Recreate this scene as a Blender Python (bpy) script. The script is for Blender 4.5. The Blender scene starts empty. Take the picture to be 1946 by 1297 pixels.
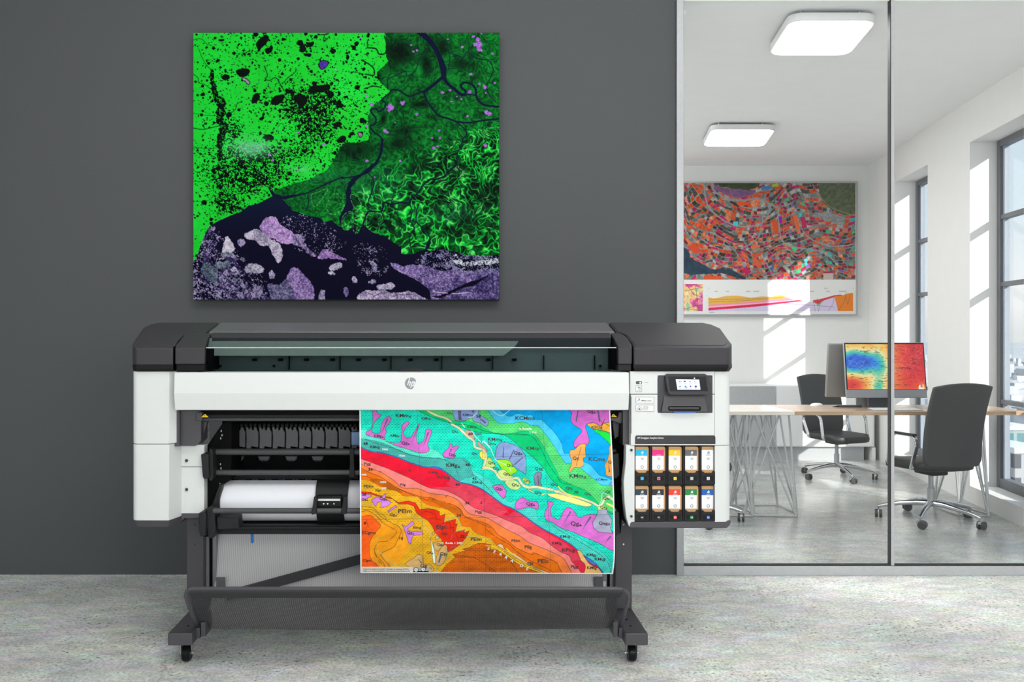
import bpy, bmesh, math, random
import numpy as np
from mathutils import Vector, Matrix

# ------------------------------------------------------------------ camera, sky, sun, lights, exposure
SC = bpy.context.scene
COL = SC.collection
F, CX, CY, EYE = 1584.0, 860.0, 635.0, 1.425        # focal length in px, principal point, eye height

def P(px, py, d):
    return Vector(((px - CX) * d / F, d, EYE + (CY - py) * d / F))

cam = bpy.data.cameras.new('camera')
cam.sensor_width = 36.0
cam.lens = F / 1946.0 * 36.0
cam.shift_x = (973.0 - CX) / 1946.0
cam.shift_y = (CY - 648.5) / 1946.0
cam.clip_end = 20000
cam_ob = bpy.data.objects.new('camera', cam)
cam_ob.location = (0, 0, EYE)
cam_ob.rotation_euler = (math.pi / 2, 0, 0)
COL.objects.link(cam_ob)
SC.camera = cam_ob

SC.view_settings.view_transform = 'Standard'
SC.view_settings.look = 'None'
SC.view_settings.exposure = 0.0
SC.view_settings.gamma = 1.0
SC.view_settings.use_curve_mapping = False

world = bpy.data.worlds.new('world')
SC.world = world
world.use_nodes = True
wn, wl = world.node_tree.nodes, world.node_tree.links
wn.clear()
w_out = wn.new('ShaderNodeOutputWorld')
w_bg = wn.new('ShaderNodeBackground')
w_tc = wn.new('ShaderNodeTexCoord')
w_sep = wn.new('ShaderNodeSeparateXYZ')
w_rmp = wn.new('ShaderNodeValToRGB')
w_rmp.color_ramp.elements[0].position = 0.0
w_rmp.color_ramp.elements[0].color = (0.80, 0.82, 0.84, 1)
w_rmp.color_ramp.elements[1].position = 0.62
w_rmp.color_ramp.elements[1].color = (0.62, 0.78, 0.93, 1)
e = w_rmp.color_ramp.elements.new(0.03); e.color = (0.97, 0.98, 0.985, 1)
e = w_rmp.color_ramp.elements.new(0.13); e.color = (0.74, 0.88, 0.97, 1)
wl.new(w_tc.outputs['Generated'], w_sep.inputs[0])
wl.new(w_sep.outputs['Z'], w_rmp.inputs[0])
wl.new(w_rmp.outputs[0], w_bg.inputs['Color'])
w_bg.inputs['Strength'].default_value = 0.98
wl.new(w_bg.outputs[0], w_out.inputs[0])

def light(name, kind, loc, aim, energy, color=(1, 1, 1), **kw):
    L = bpy.data.lights.new(name, kind)
    L.energy = energy
    L.color = color
    for k, v in kw.items():
        setattr(L, k, v)
    o = bpy.data.objects.new(name, L)
    o.location = loc
    o.rotation_euler = (Vector(aim) - Vector(loc)).to_track_quat('-Z', 'Y').to_euler()
    COL.objects.link(o)
    return o

SUN_DIR = Vector((-1.0, 1.5, -0.85))
light('sun', 'SUN', (6, -4, 9), Vector((6, -4, 9)) + SUN_DIR, 6.0, (1.0, 0.96, 0.9), angle=0.012)
light('overhead_fill_light', 'AREA', (0.3, 1.9, 4.2), (0.5, 3.4, 0.0), 84.0, (1, 0.99, 0.97), shape='RECTANGLE', size=3.6, size_y=1.6)  # added soft light from above, no fixture built, brightens the floor
light('front_fill_light', 'AREA', (1.6, -1.2, 2.3), (1.1, 4.2, 0.6), 78.0, (1, 0.99, 0.98), shape='RECTANGLE', size=2.8, size_y=1.6)  # added unseen light from the front, reaches into the printer
light('office_fill_light', 'AREA', (-0.3, 7.3, 3.3), (0.6, 7.6, 0.0), 340.0, (1, 0.985, 0.96), shape='RECTANGLE', size=3.0, size_y=3.6)  # added light hidden behind the dark wall to brighten the office

# ------------------------------------------------------------------ helpers
def lin(c):
    c = c / 255.0
    return c / 12.92 if c <= 0.04045 else ((c + 0.055) / 1.055) ** 2.4

def rgb(r, g, b):
    return (lin(r), lin(g), lin(b), 1.0)

MATS = {}
def mat(name, col=(200, 200, 200), rough=0.5, metal=0.0, emit=None, estr=1.0, vary=0.04, scale=40.0, bump=0.0, spec=None, coat=0.0):
    """principled material with a faint noise in colour and, if asked, a noise bump"""
    if name in MATS:
        return MATS[name]
    m = bpy.data.materials.new(name)
    m.use_nodes = True
    n, l = m.node_tree.nodes, m.node_tree.links
    b = n['Principled BSDF']
    c = rgb(*col)
    tc = n.new('ShaderNodeTexCoord')
    nz = n.new('ShaderNodeTexNoise'); nz.inputs['Scale'].default_value = scale; nz.inputs['Detail'].default_value = 3
    l.new(tc.outputs['Object'], nz.inputs['Vector'])
    rp = n.new('ShaderNodeValToRGB')
    rp.color_ramp.elements[0].position = 0.3; rp.color_ramp.elements[1].position = 0.7
    rp.color_ramp.elements[0].color = tuple(x * (1 - vary) for x in c[:3]) + (1,)
    rp.color_ramp.elements[1].color = tuple(min(1, x * (1 + vary)) for x in c[:3]) + (1,)
    l.new(nz.outputs['Fac'], rp.inputs[0])
    l.new(rp.outputs[0], b.inputs['Base Color'])
    b.inputs['Roughness'].default_value = rough
    b.inputs['Metallic'].default_value = metal
    if spec is not None:
        b.inputs['Specular IOR Level'].default_value = spec
    if coat:
        b.inputs['Coat Weight'].default_value = coat
    if emit:
        b.inputs['Emission Color'].default_value = rgb(*emit)
        b.inputs['Emission Strength'].default_value = estr
    if bump:
        bp = n.new('ShaderNodeBump'); bp.inputs['Strength'].default_value = bump; bp.inputs['Distance'].default_value = 0.002
        l.new(nz.outputs['Fac'], bp.inputs['Height']); l.new(bp.outputs[0], b.inputs['Normal'])
    MATS[name] = m
    return m

def glass_mat(name, tint=(1, 1, 1), refl=1.0, ior=1.45):
    m = bpy.data.materials.new(name); m.use_nodes = True
    n, l = m.node_tree.nodes, m.node_tree.links
    n.clear()
    o = n.new('ShaderNodeOutputMaterial'); mx = n.new('ShaderNodeMixShader')
    t = n.new('ShaderNodeBsdfTransparent'); t.inputs[0].default_value = tuple(tint) + (1,)
    g = n.new('ShaderNodeBsdfGlossy'); g.inputs['Roughness'].default_value = 0.01
    fr = n.new('ShaderNodeFresnel'); fr.inputs['IOR'].default_value = ior
    # the same share of reflection from either side of the pane
    ge = n.new('ShaderNodeNewGeometry'); mr = n.new('ShaderNodeMapRange')
    mr.inputs['To Min'].default_value = ior; mr.inputs['To Max'].default_value = 1.0 / ior
    l.new(ge.outputs['Backfacing'], mr.inputs['Value']); l.new(mr.outputs[0], fr.inputs['IOR'])
    ml = n.new('ShaderNodeMath'); ml.operation = 'MULTIPLY'; ml.inputs[1].default_value = refl
    l.new(fr.outputs[0], ml.inputs[0]); l.new(ml.outputs[0], mx.inputs[0])
    l.new(t.outputs[0], mx.inputs[1]); l.new(g.outputs[0], mx.inputs[2]); l.new(mx.outputs[0], o.inputs[0])
    MATS[name] = m
    return m

def root_loc(o):
    while o.parent:
        o = o.parent
    return Vector(o.location)

class MB:
    def __init__(self):
        self.bm = bmesh.new()
    def poly(self, pts):
        return self.bm.faces.new([self.bm.verts.new(p) for p in pts])
    def prism(self, pts, vec):
        """closed solid: polygon pts swept by vec"""
        vec = Vector(vec)
        a = [self.bm.verts.new(p) for p in pts]
        b = [self.bm.verts.new(Vector(p) + vec) for p in pts]
        n = len(a)
        self.bm.faces.new(a); self.bm.faces.new(b[::-1])
        for i in range(n):
            self.bm.faces.new((a[i], b[i], b[(i + 1) % n], a[(i + 1) % n]))
        return self
    def loft(self, rings, closed=True, caps=True):
        vs = [[self.bm.verts.new(p) for p in r] for r in rings]
        n = len(vs[0])
        for r in range(len(vs) - 1):
            for i in range(n if closed else n - 1):
                j = (i + 1) % n
                self.bm.faces.new((vs[r][i], vs[r][j], vs[r + 1][j], vs[r + 1][i]))
        if caps:
            self.bm.faces.new(vs[0][::-1]); self.bm.faces.new(vs[-1])
        return self
    def box(self, a, b):
        x0, y0, z0 = a; x1, y1, z1 = b
        return self.prism([(x0, y0, z0), (x1, y0, z0), (x1, y0, z1), (x0, y0, z1)], (0, y1 - y0, 0))
    def pbox(self, px0, py0, px1, py1, d, depth):
        """box whose front face covers the pixel rectangle at depth d"""
        a, b = P(px0, py1, d), P(px1, py0, d)
        return self.box(a, (b.x, d + depth, b.z))
    def ppoly(self, pts, d, depth):
        return self.prism([P(x, y, d) for x, y in pts], (0, depth, 0))
    def tube(self, path, r, n=10, caps=True):
        path = [Vector(p) for p in path]
        k = len(path)
        rs = r if isinstance(r, (list, tuple)) else [r] * k
        tang = []
        for i in range(k):
            t = (path[min(i + 1, k - 1)] - path[max(i - 1, 0)]).normalized()
            tang.append(t)
        up = Vector((0, 0, 1)) if abs(tang[0].z) < 0.9 else Vector((1, 0, 0))
        s = tang[0].cross(up).normalized()
        rings = []
        for i in range(k):
            s = (s - tang[i] * s.dot(tang[i])).normalized()
            u = tang[i].cross(s)
            rings.append([path[i] + (s * math.cos(a) + u * math.sin(a)) * rs[i] for a in [2 * math.pi * j / n for j in range(n)]])
        return self.loft(rings, True, caps)
    def cyl(self, p0, p1, r, n=20, r1=None):
        return self.tube([p0, p1], [r, r if r1 is None else r1], n)
    def bar(self, p0, p1, w, h, up=(0, 0, 1)):
        p0, p1 = Vector(p0), Vector(p1)
        t = (p1 - p0).normalized(); s = t.cross(Vector(up)).normalized(); u = s.cross(t)
        q = [s * w / 2 + u * h / 2, -s * w / 2 + u * h / 2, -s * w / 2 - u * h / 2, s * w / 2 - u * h / 2]
        return self.prism([p0 + v for v in q], p1 - p0)
    def lathe(self, prof, centre=(0, 0, 0), axis='Z', n=24):
        c = Vector(centre); rings = []
        for r, h in prof:
            ring = []
            for j in range(n):
                a = 2 * math.pi * j / n
                u, v = r * math.cos(a), r * math.sin(a)
                ring.append(c + (Vector((u, v, h)) if axis == 'Z' else Vector((h, u, v)) if axis == 'X' else Vector((u, h, v))))
            rings.append(ring)
        return self.loft(rings)
    def text(self, s, fn, size=1.0, align='CENTER'):
        """letters; fn maps (x, y) in units of the text size to a point"""
        vs, fs = letters(s, align)
        b = [self.bm.verts.new(fn(x * size, y * size)) for x, y in vs]
        for f in fs:
            try:
                self.bm.faces.new([b[i] for i in f])
            except ValueError:
                pass
        return self
    def build_split(self, name, m, parent=None, **kw):
        """every separate piece becomes an object of its own"""
        left = set(self.bm.faces); out = []
        while left:
            f0 = next(iter(left)); comp = {f0}; st = [f0]
            while st:
                f = st.pop()
                for v in f.verts:
                    for g in v.link_faces:
                        if g not in comp:
                            comp.add(g); st.append(g)
            left -= comp
            q = MB(); mp = {}
            for f in sorted(comp, key=lambda g: g.index):
                vs = []
                for v in f.verts:
                    if v not in mp:
                        mp[v] = q.bm.verts.new(v.co)
                    vs.append(mp[v])
                q.bm.faces.new(vs)
            out.append(q.build(name, m, parent, **kw))
        self.bm.free()
        return out
    def build(self, name, m, parent=None, bevel=0.0, seg=2, smooth=True, angle=35, kind=None, label=None):
        bm = self.bm
        bmesh.ops.recalc_face_normals(bm, faces=bm.faces[:])
        if parent is not None:
            off = root_loc(parent)
            for v in bm.verts:
                v.co -= off
        me = bpy.data.meshes.new(name)
        bm.to_mesh(me); bm.free()
        if smooth:
            me.polygons.foreach_set('use_smooth', [True] * len(me.polygons))
            me.set_sharp_from_angle(angle=math.radians(angle))
        me.materials.append(m)
        o = bpy.data.objects.new(name, me)
        COL.objects.link(o)
        if parent is not None:
            o.parent = parent
        if bevel:
            b = o.modifiers.new('bevel', 'BEVEL'); b.width = bevel; b.segments = seg; b.limit_method = 'ANGLE'; b.angle_limit = math.radians(40)
        if kind:
            o['kind'] = kind
        if label:
            o['label'] = label
        return o

_LET = {}
def letters(s, align='CENTER'):
    if (s, align) in _LET:
        return _LET[(s, align)]
    cu = bpy.data.curves.new('lettering', 'FONT'); cu.body = s; cu.align_x = align; cu.resolution_u = 2; cu.offset = 0.016
    o = bpy.data.objects.new('lettering', cu); COL.objects.link(o)
    dg = bpy.context.evaluated_depsgraph_get()
    me = bpy.data.meshes.new_from_object(o.evaluated_get(dg))
    vs = [(v.co.x, v.co.y) for v in me.vertices]; fs = [tuple(p.vertices) for p in me.polygons]
    bpy.data.objects.remove(o); bpy.data.curves.remove(cu); bpy.data.meshes.remove(me)
    _LET[(s, align)] = (vs, fs)
    return vs, fs

def ptext(mb, s, px, py, h, dep, align='CENTER', rot=0.0, squash=1.0):
    """letters at a pixel spot; h = cap height in px; dep = depth or depth function of (px, py)"""
    df = dep if callable(dep) else (lambda x, y: dep)
    c, sn = math.cos(rot), math.sin(rot)
    k = h / 0.7
    def fn(x, y):
        x *= squash
        X = px + k * (x * c + y * sn); Y = py - k * (y * c - x * sn)
        return P(X, Y, df(X, Y))
    mb.text(s, fn, 1.0, align)
    return mb

def tag(o, label, cat, group=None, kind=None):
    o['label'] = label; o['category'] = cat
    if group:
        o['group'] = group
    if kind:
        o['kind'] = kind
    return o

def empty(name, loc, label, cat, group=None):
    o = bpy.data.objects.new(name, None); COL.objects.link(o)
    o.location = loc; o.empty_display_size = 0.1
    return tag(o, label, cat, group)

def copy_tree(o, parent=None):
    c = o.copy(); COL.objects.link(c)
    if parent is not None:
        c.parent = parent
    for ch in list(o.children):
        copy_tree(ch, c)
    return c

def struct(o):
    o['kind'] = 'structure'
    return o

def rrect(x0, y0, x1, y1, r, n=5):
    """rounded rectangle outline in px"""
    pts = []
    for cx, cy, a0 in ((x1 - r, y0 + r, -90), (x1 - r, y1 - r, 0), (x0 + r, y1 - r, 90), (x0 + r, y0 + r, 180)):
        for i in range(n + 1):
            a = math.radians(a0 + 90 * i / n)
            pts.append((cx + r * math.cos(a), cy + r * math.sin(a)))
    return pts
# ------------------------------------------------------------------ the setting
WALL_Y = 4.93            # plane of the dark wall and the glass partition
FAR_Y = 9.77
CEIL = EYE + 1.974
def rwx(y):              # the window wall runs slightly askew
    return 4.879 - 0.1857 * (FAR_Y - y)
RW_IN = Vector((-1, 0.1857, 0)).normalized()        # its normal, into the office
RW_T = Vector((0.1857, 1, 0)).normalized()          # along it, away from the eye

def concrete(name, rough_lo, rough_hi, light, dark, warm, speck, bump, hue_amt=0.3):
    m = bpy.data.materials.new(name); m.use_nodes = True
    n, l = m.node_tree.nodes, m.node_tree.links
    b = n['Principled BSDF']
    tc = n.new('ShaderNodeTexCoord')
    def noise(scale, detail=5, rough=0.6, sx=1.0, sy=1.0, rot=0.0):
        mp = n.new('ShaderNodeMapping'); mp.inputs['Scale'].default_value = (sx, sy, 1); mp.inputs['Rotation'].default_value = (0, 0, rot)
        l.new(tc.outputs['Object'], mp.inputs[0])
        t = n.new('ShaderNodeTexNoise'); t.inputs['Scale'].default_value = scale; t.inputs['Detail'].default_value = detail; t.inputs['Roughness'].default_value = rough
        l.new(mp.outputs[0], t.inputs['Vector'])
        return t
    def ramp(src, p0, p1, c0, c1):
        r = n.new('ShaderNodeValToRGB'); e = r.color_ramp.elements
        e[0].position = p0; e[1].position = p1; e[0].color = c0; e[1].color = c1
        l.new(src, r.inputs[0]); return r.outputs[0]
    def mixc(fac, a, bb, mode='MIX'):
        x = n.new('ShaderNodeMix'); x.data_type = 'RGBA'; x.blend_type = mode
        if isinstance(fac, float): x.inputs['Factor'].default_value = fac
        else: l.new(fac, x.inputs['Factor'])
        for s, v in ((6, a), (7, bb)):
            if isinstance(v, tuple): x.inputs[s].default_value = v
            else: l.new(v, x.inputs[s])
        return x.outputs[2]
    big = noise(0.75, 5, 0.6, 1.0, 1.9, 0.35)
    c = ramp(big.outputs['Fac'], 0.32, 0.66, rgb(*dark), rgb(*light))
    hue = noise(2.3, 4, 0.6, 1, 1.5)
    c = mixc(ramp(hue.outputs['Fac'], 0.45, 0.7, (0, 0, 0, 1), (0.5, 0.5, 0.5, 1)), c, rgb(*warm))
    mid = noise(9, 6, 0.7)
    c = mixc(0.5, c, ramp(mid.outputs['Fac'], 0.3, 0.7, (0.66, 0.68, 0.68, 1), (1.0, 1.0, 1.0, 1)), 'MULTIPLY')
    fine = noise(75, 3, 0.75, 1, 0.7)
    c = mixc(0.8, c, ramp(fine.outputs['Fac'], 0.34, 0.58, (0.50, 0.52, 0.50, 1), (1.0, 1.0, 1.0, 1)), 'MULTIPLY')
    pit = noise(46, 2, 0.5, 1.0, 1.5, -0.5)
    patch = noise(3.1, 3, 0.6)
    pm = n.new('ShaderNodeMath'); pm.operation = 'MULTIPLY'
    l.new(ramp(pit.outputs['Fac'], 0.61, 0.66, (0, 0, 0, 1), (1, 1, 1, 1)), pm.inputs[0])
    l.new(ramp(patch.outputs['Fac'], 0.40, 0.62, (0, 0, 0, 1), (speck, speck, speck, 1)), pm.inputs[1])
    c = mixc(pm.outputs[0], c, rgb(84, 82, 72))
    # hairline cracks: the edges of a large distorted cell pattern, kept only here and there
    vo = n.new('ShaderNodeTexVoronoi'); vo.feature = 'DISTANCE_TO_EDGE'; vo.inputs['Scale'].default_value = 0.55
    wob = n.new('ShaderNodeMix'); wob.data_type = 'VECTOR'; wob.inputs['Factor'].default_value = 0.12
    l.new(tc.outputs['Object'], wob.inputs[4]); l.new(mid.outputs['Color'], wob.inputs[5])
    l.new(wob.outputs[1], vo.inputs['Vector'])
    cm = n.new('ShaderNodeMath'); cm.operation = 'MULTIPLY'
    l.new(ramp(vo.outputs['Distance'], 0.0, 0.0045, (1, 1, 1, 1), (0, 0, 0, 1)), cm.inputs[0])
    l.new(ramp(patch.outputs['Fac'], 0.45, 0.6, (0, 0, 0, 1), (0.55, 0.55, 0.55, 1)), cm.inputs[1])
    c = mixc(cm.outputs[0], c, rgb(95, 95, 90))
    # faint blue, green, pink and tan clouds, drawn out along one slant
    hz = noise(5.5, 5, 0.65, 1.0, 2.2, -0.55)
    hs = n.new('ShaderNodeHueSaturation'); hs.inputs['Saturation'].default_value = hue_amt; hs.inputs['Value'].default_value = 2.25
    l.new(hz.outputs['Color'], hs.inputs['Color'])
    c = mixc(0.85, c, hs.outputs[0], 'MULTIPLY')
    l.new(c, b.inputs['Base Color'])
    rr = n.new('ShaderNodeMapRange'); rr.inputs['To Min'].default_value = rough_lo; rr.inputs['To Max'].default_value = rough_hi
    l.new(mid.outputs['Fac'], rr.inputs['Value']); l.new(rr.outputs[0], b.inputs['Roughness'])
    bp = n.new('ShaderNodeBump'); bp.inputs['Strength'].default_value = bump; bp.inputs['Distance'].default_value = 0.004
    l.new(fine.outputs['Fac'], bp.inputs['Height']); l.new(bp.outputs[0], b.inputs['Normal'])
    MATS[name] = m
    return m

M_FLOOR = concrete('worn_concrete', 0.5, 0.75, (244, 244, 241), (196, 199, 199), (222, 218, 206), 0.95, 0.6)
M_FLOOR2 = concrete('polished_concrete', 0.16, 0.30, (196, 198, 197), (140, 145, 147), (178, 176, 168), 0.7, 0.06)
M_DARKWALL = mat('dark_grey_paint', (88, 90, 92), 0.75, vary=0.03, scale=160, bump=0.08, spec=0.2)
M_WHITEWALL = mat('white_wall_paint', (226, 227, 226), 0.8, vary=0.01, scale=8, spec=0.2)
M_CEIL = mat('ceiling_paint', (240, 241, 242), 0.85, vary=0.01, scale=6, spec=0.1)
M_ALU = mat('brushed_aluminium', (176, 178, 181), 0.38, 0.55, vary=0.05, scale=60)
M_ALU_DK = mat('dark_frame_metal', (92, 95, 100), 0.4, 0.3)
M_GLASS = glass_mat('clear_glass', (0.97, 0.98, 0.98), 0.9)

# floors (front room, office)
b = MB(); b.box((-6.0, -2.5, -0.12), (4.4, WALL_Y, 0.0)); struct(b.build('floor', M_FLOOR, smooth=False))
b = MB(); b.prism([(-3.0, WALL_Y, -0.12), (rwx(WALL_Y) + 0.5, WALL_Y, -0.12), (rwx(FAR_Y) + 0.5, FAR_Y + 0.2, -0.12), (-3.0, FAR_Y + 0.2, -0.12)], (0, 0, 0.12))
struct(b.build('floor_office', M_FLOOR2, smooth=False))
# dark wall that carries the picture
xe = P(1283, 0, WALL_Y).x
b = MB(); b.box((-6.0, WALL_Y, 0), (xe, WALL_Y + 0.14, 4.4)); struct(b.build('wall_front', M_DARKWALL, smooth=False))
# unseen rest of the front room, shutting out sun: walls, ceiling, added rear beam
b = MB(); b.box((4.2, -2.5, 0), (4.4, WALL_Y - 0.04, 4.4)); struct(b.build('wall_front_right', M_WHITEWALL, smooth=False))
b = MB(); b.box((-6.2, -2.5, 0), (-6.0, WALL_Y, 4.4)); struct(b.build('wall_front_left', M_WHITEWALL, smooth=False))
b = MB(); b.box((-6.2, -2.7, 4.4), (4.4, WALL_Y, 4.6)); struct(b.build('ceiling_front', M_CEIL, smooth=False))
b = MB(); b.box((-6.2, -2.7, 2.6), (4.4, -2.5, 4.4)); struct(b.build('wall_sun_block_rear', M_WHITEWALL, smooth=False))
# far office wall, left office wall, ceiling
b = MB(); b.box((-3.0, FAR_Y, 0), (rwx(FAR_Y) + 0.45, FAR_Y + 0.2, CEIL + 0.2)); struct(b.build('wall_back', M_WHITEWALL, smooth=False))
b = MB(); b.box((-3.2, WALL_Y + 0.14, 0), (-3.0, FAR_Y, CEIL)); struct(b.build('wall_left', M_WHITEWALL, smooth=False))
b = MB(); b.prism([(-3.2, WALL_Y + 0.001, CEIL), (rwx(WALL_Y) + 0.5, WALL_Y + 0.001, CEIL), (rwx(FAR_Y) + 0.5, FAR_Y + 0.2, CEIL), (-3.2, FAR_Y + 0.2, CEIL)], (0, 0, 0.25))
struct(b.build('ceiling', M_CEIL, smooth=False))

# window wall with two tall openings
WIN = [(6.13, 7.047), (7.974, 8.894)]
WZ0, WZ1 = 0.14, 3.045
TH = 0.275
b = MB()
def wseg(y0, y1, z0, z1):
    a, c = Vector((rwx(y0), y0, 0)), Vector((rwx(y1), y1, 0))
    o = RW_IN * -TH
    b.prism([a + Vector((0, 0, z0)), c + Vector((0, 0, z0)), c + o + Vector((0, 0, z0)), a + o + Vector((0, 0, z0))], (0, 0, z1 - z0))
edges = [WALL_Y + 0.05] + [v for w in WIN for v in w] + [FAR_Y]
for i in range(0, len(edges), 2):
    wseg(edges[i], edges[i + 1], 0, CEIL)
for y0, y1 in WIN:
    wseg(y0, y1, 0, WZ0); wseg(y0, y1, WZ1, CEIL)
struct(b.build('wall_right', M_WHITEWALL, smooth=False))

M_WFRAME = mat('window_frame_grey', (98, 102, 108), 0.45, 0.2)
M_WSEAL = mat('window_seal', (150, 160, 172), 0.4)
for k, (y0, y1) in enumerate(WIN):
    off = RW_IN * -0.24
    def W(y, z, o=0.0):
        return Vector((rwx(y), y, z)) + off + RW_IN * o
    fr = MB()
    t = 0.055
    L = (y1 - y0)
    def fbar(ya, yb, za, zb, o0=-0.035, o1=0.035):
        fr.prism([W(ya, za, o0), W(yb, za, o0), W(yb, za, o1), W(ya, za, o1)], (0, 0, zb - za))
    fbar(y0, y0 + t, WZ0, WZ1); fbar(y1 - t, y1, WZ0, WZ1)
    fbar(y0 + t, y1 - t, WZ0, WZ0 + t * 1.5); fbar(y0 + t, y1 - t, WZ1 - t, WZ1)
    root = struct(fr.build('window_%d' % (k + 2), M_WFRAME, bevel=0.004))
    fr = MB()
    for z in (2.40, 1.84, 0.86):
        fbar(y0 + t, y1 - t, z - 0.018, z + 0.018, -0.028, 0.028)
    fr.build('mullion', M_WFRAME, root, kind='structure')
    fr = MB()
    fbar(y0 + t, y0 + t + 0.03, WZ0 + t * 1.5, WZ1 - t, -0.03, 0.01); fbar(y1 - t - 0.03, y1 - t, WZ0 + t * 1.5, WZ1 - t, -0.03, 0.01)
    fr.build('window_seal', M_WSEAL, root, kind='structure')
    fr = MB()
    fr.poly([W(y0 + t, WZ0 + t), W(y1 - t, WZ0 + t), W(y1 - t, WZ1 - t), W(y0 + t, WZ1 - t)])
    fr.build('window_pane', M_GLASS, root, kind='structure')

# glass partition beside the dark wall
b = MB()
b.box((P(1283.5, 0, WALL_Y).x, WALL_Y - 0.03, 0.0), (P(1297, 0, WALL_Y).x, WALL_Y + 0.09, 4.4))
part = struct(b.build('window_1', M_ALU, bevel=0.003))
b = MB(); b.box((P(1297, 0, WALL_Y).x, WALL_Y - 0.02, 0.0), (rwx(WALL_Y) + 0.6, WALL_Y + 0.06, EYE - (1075.5 - CY) * WALL_Y / F))
b.build('bottom_rail', mat('rail_grey', (196, 198, 200), 0.45, 0.1), part, bevel=0.002, kind='structure')
b = MB(); b.pbox(1693.5, -30, 1699.5, 1075.5, WALL_Y - 0.01, 0.04)
b.build('glass_mullion', mat('mullion_grey', (192, 194, 197), 0.45, 0.1), part, kind='structure')
b = MB(); b.pbox(1691.8, -30, 1693.5, 1075.5, WALL_Y - 0.008, 0.03); b.pbox(1297, 1073.7, 1691.8, 1075.5, WALL_Y - 0.008, 0.03); b.pbox(1699.5, 1073.7, 2130, 1075.5, WALL_Y - 0.008, 0.03)
b.build('gasket', mat('black_gasket', (48, 48, 50), 0.6), part, kind='structure')
zg0, zg1 = EYE - (1074 - CY) * WALL_Y / F, 3.42
for xa, xb in ((1297, 1692.5), (1699, 2135)):
    b = MB(); b.poly([(P(xa, 0, WALL_Y).x, WALL_Y + 0.01, zg0), (P(xb, 0, WALL_Y).x, WALL_Y + 0.01, zg0), (P(xb, 0, WALL_Y).x, WALL_Y + 0.01, zg1), (P(xa, 0, WALL_Y).x, WALL_Y + 0.01, zg1)])
    b.build('glass_pane', M_GLASS, part, kind='structure')
# ------------------------------------------------------------------ the large format printer
D0 = 3.60
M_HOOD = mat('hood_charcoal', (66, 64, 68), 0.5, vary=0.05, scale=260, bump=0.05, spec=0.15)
M_HOODTOP = mat('lightened_bar_grey', (104, 102, 106), 0.34, vary=0.05, scale=260, bump=0.05)  # the top bar's highlight put into a paler grey
M_BLACK = mat('black_plastic', (34, 34, 36), 0.5, vary=0.08, spec=0.25)
M_BLACKG = mat('black_gloss_plastic', (13, 13, 14), 0.35, vary=0.08, spec=0.25)
M_INNER = mat('inner_black', (13, 13, 14), 0.7, spec=0.08)
M_PWHITE = mat('printer_white', (219, 222, 221), 0.55, vary=0.006, scale=20)
M_STAND = mat('stand_charcoal', (74, 72, 77), 0.45, vary=0.04, scale=300, bump=0.05)
M_STANDL = mat('stand_light_grey', (140, 138, 142), 0.4, 0.2)
M_ROLLER = mat('roller_dark', (70, 70, 72), 0.45, vary=0.05)
M_FIN = mat('fin_grey', (96, 96, 98), 0.5)
M_TEAL = mat('cavity_teal_grey', (98, 110, 112), 0.5)
M_RAIL = mat('rail_reflection_grey', (150, 158, 152), 0.5)
M_TINT = glass_mat('tinted_window', (0.56, 0.63, 0.63), 0.03)
M_CHROME = mat('chrome', (205, 207, 210), 0.18, 0.95, vary=0.02)
M_ZINC = mat('zinc_plate', (190, 195, 198), 0.3, 0.8)
M_YELLOW = mat('warning_yellow', (245, 205, 20), 0.5)
M_INKW = mat('white_lettering', (235, 235, 235), 0.5)
M_INKG = mat('grey_lettering', (110, 112, 115), 0.5)
M_INKK = mat('black_lettering', (28, 28, 30), 0.5)
M_BLUE = mat('blue_plastic', (30, 120, 205), 0.4)

PR = empty('large_format_printer', (P(785, 0, 3.85).x, 3.85, 0.0),
           'wide white and charcoal floor-standing printer on two wheeled feet with a mesh basket', 'printer')

HS, HZ = 0.235, EYE - 25 * D0 / F
def T(px, py, lift=0.0):
    """point on the sloping top of the hood seen at that pixel"""
    d = (EYE - HZ - lift + D0 * HS) / (HS - (CY - py) / F)
    return P(px, py, d)
def zpx(py, d=D0):
    return EYE + (CY - py) * d / F
def xpx(px, d=D0):
    return (px - CX) * d / F
def hood_block(pts, zb, name, m, bevel=0.007, lift=0.0, parent=PR, grow=None):
    top = [T(x, y, lift) for x, y in pts]
    mb = MB(); mb.loft([top, [Vector((v.x, v.y, zb)) for v in top]])
    return mb.build(name, m, parent, bevel=bevel, seg=3)

capL = [(329, 661.5), (330, 655), (338, 644), (346, 636.5), (353, 633), (363, 631.8), (393, 631.3), (416, 613), (300, 613.2), (284, 617), (271.5, 623.5), (256, 646), (252, 653), (252.5, 658), (259, 661.8)]
capR = [(1204, 661.5), (1203, 655), (1196, 645), (1190, 637.5), (1182, 633), (1174, 631.8), (1172, 631.3), (1157, 613), (1336, 613.2), (1353, 617), (1369, 624), (1384, 645), (1390.5, 653), (1390.5, 658), (1384, 661.8)]
hl = hood_block(capL, zpx(698), 'hood_end_cap', M_HOOD)
hr = hood_block(capR, zpx(698), 'hood_end_cap', M_HOOD)
def inset(pts, k):
    c = sum((Vector((x, y)) for x, y in pts), Vector((0, 0))) / len(pts)
    return [tuple(c + (Vector(p) - c) * k) for p in pts]
lidL = [(333, 656), (340, 645.5), (350, 636), (362, 633.5), (391, 632.6), (407, 617), (304, 617), (289, 620), (277, 626), (262, 648), (259, 653), (264, 656.5)]
lidR = [(1208, 656), (1200, 646), (1192, 637), (1182, 633), (1175, 631), (1164, 617), (1333, 617), (1348, 620), (1363, 626), (1377, 646), (1381, 652), (1376, 656.5)]
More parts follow.
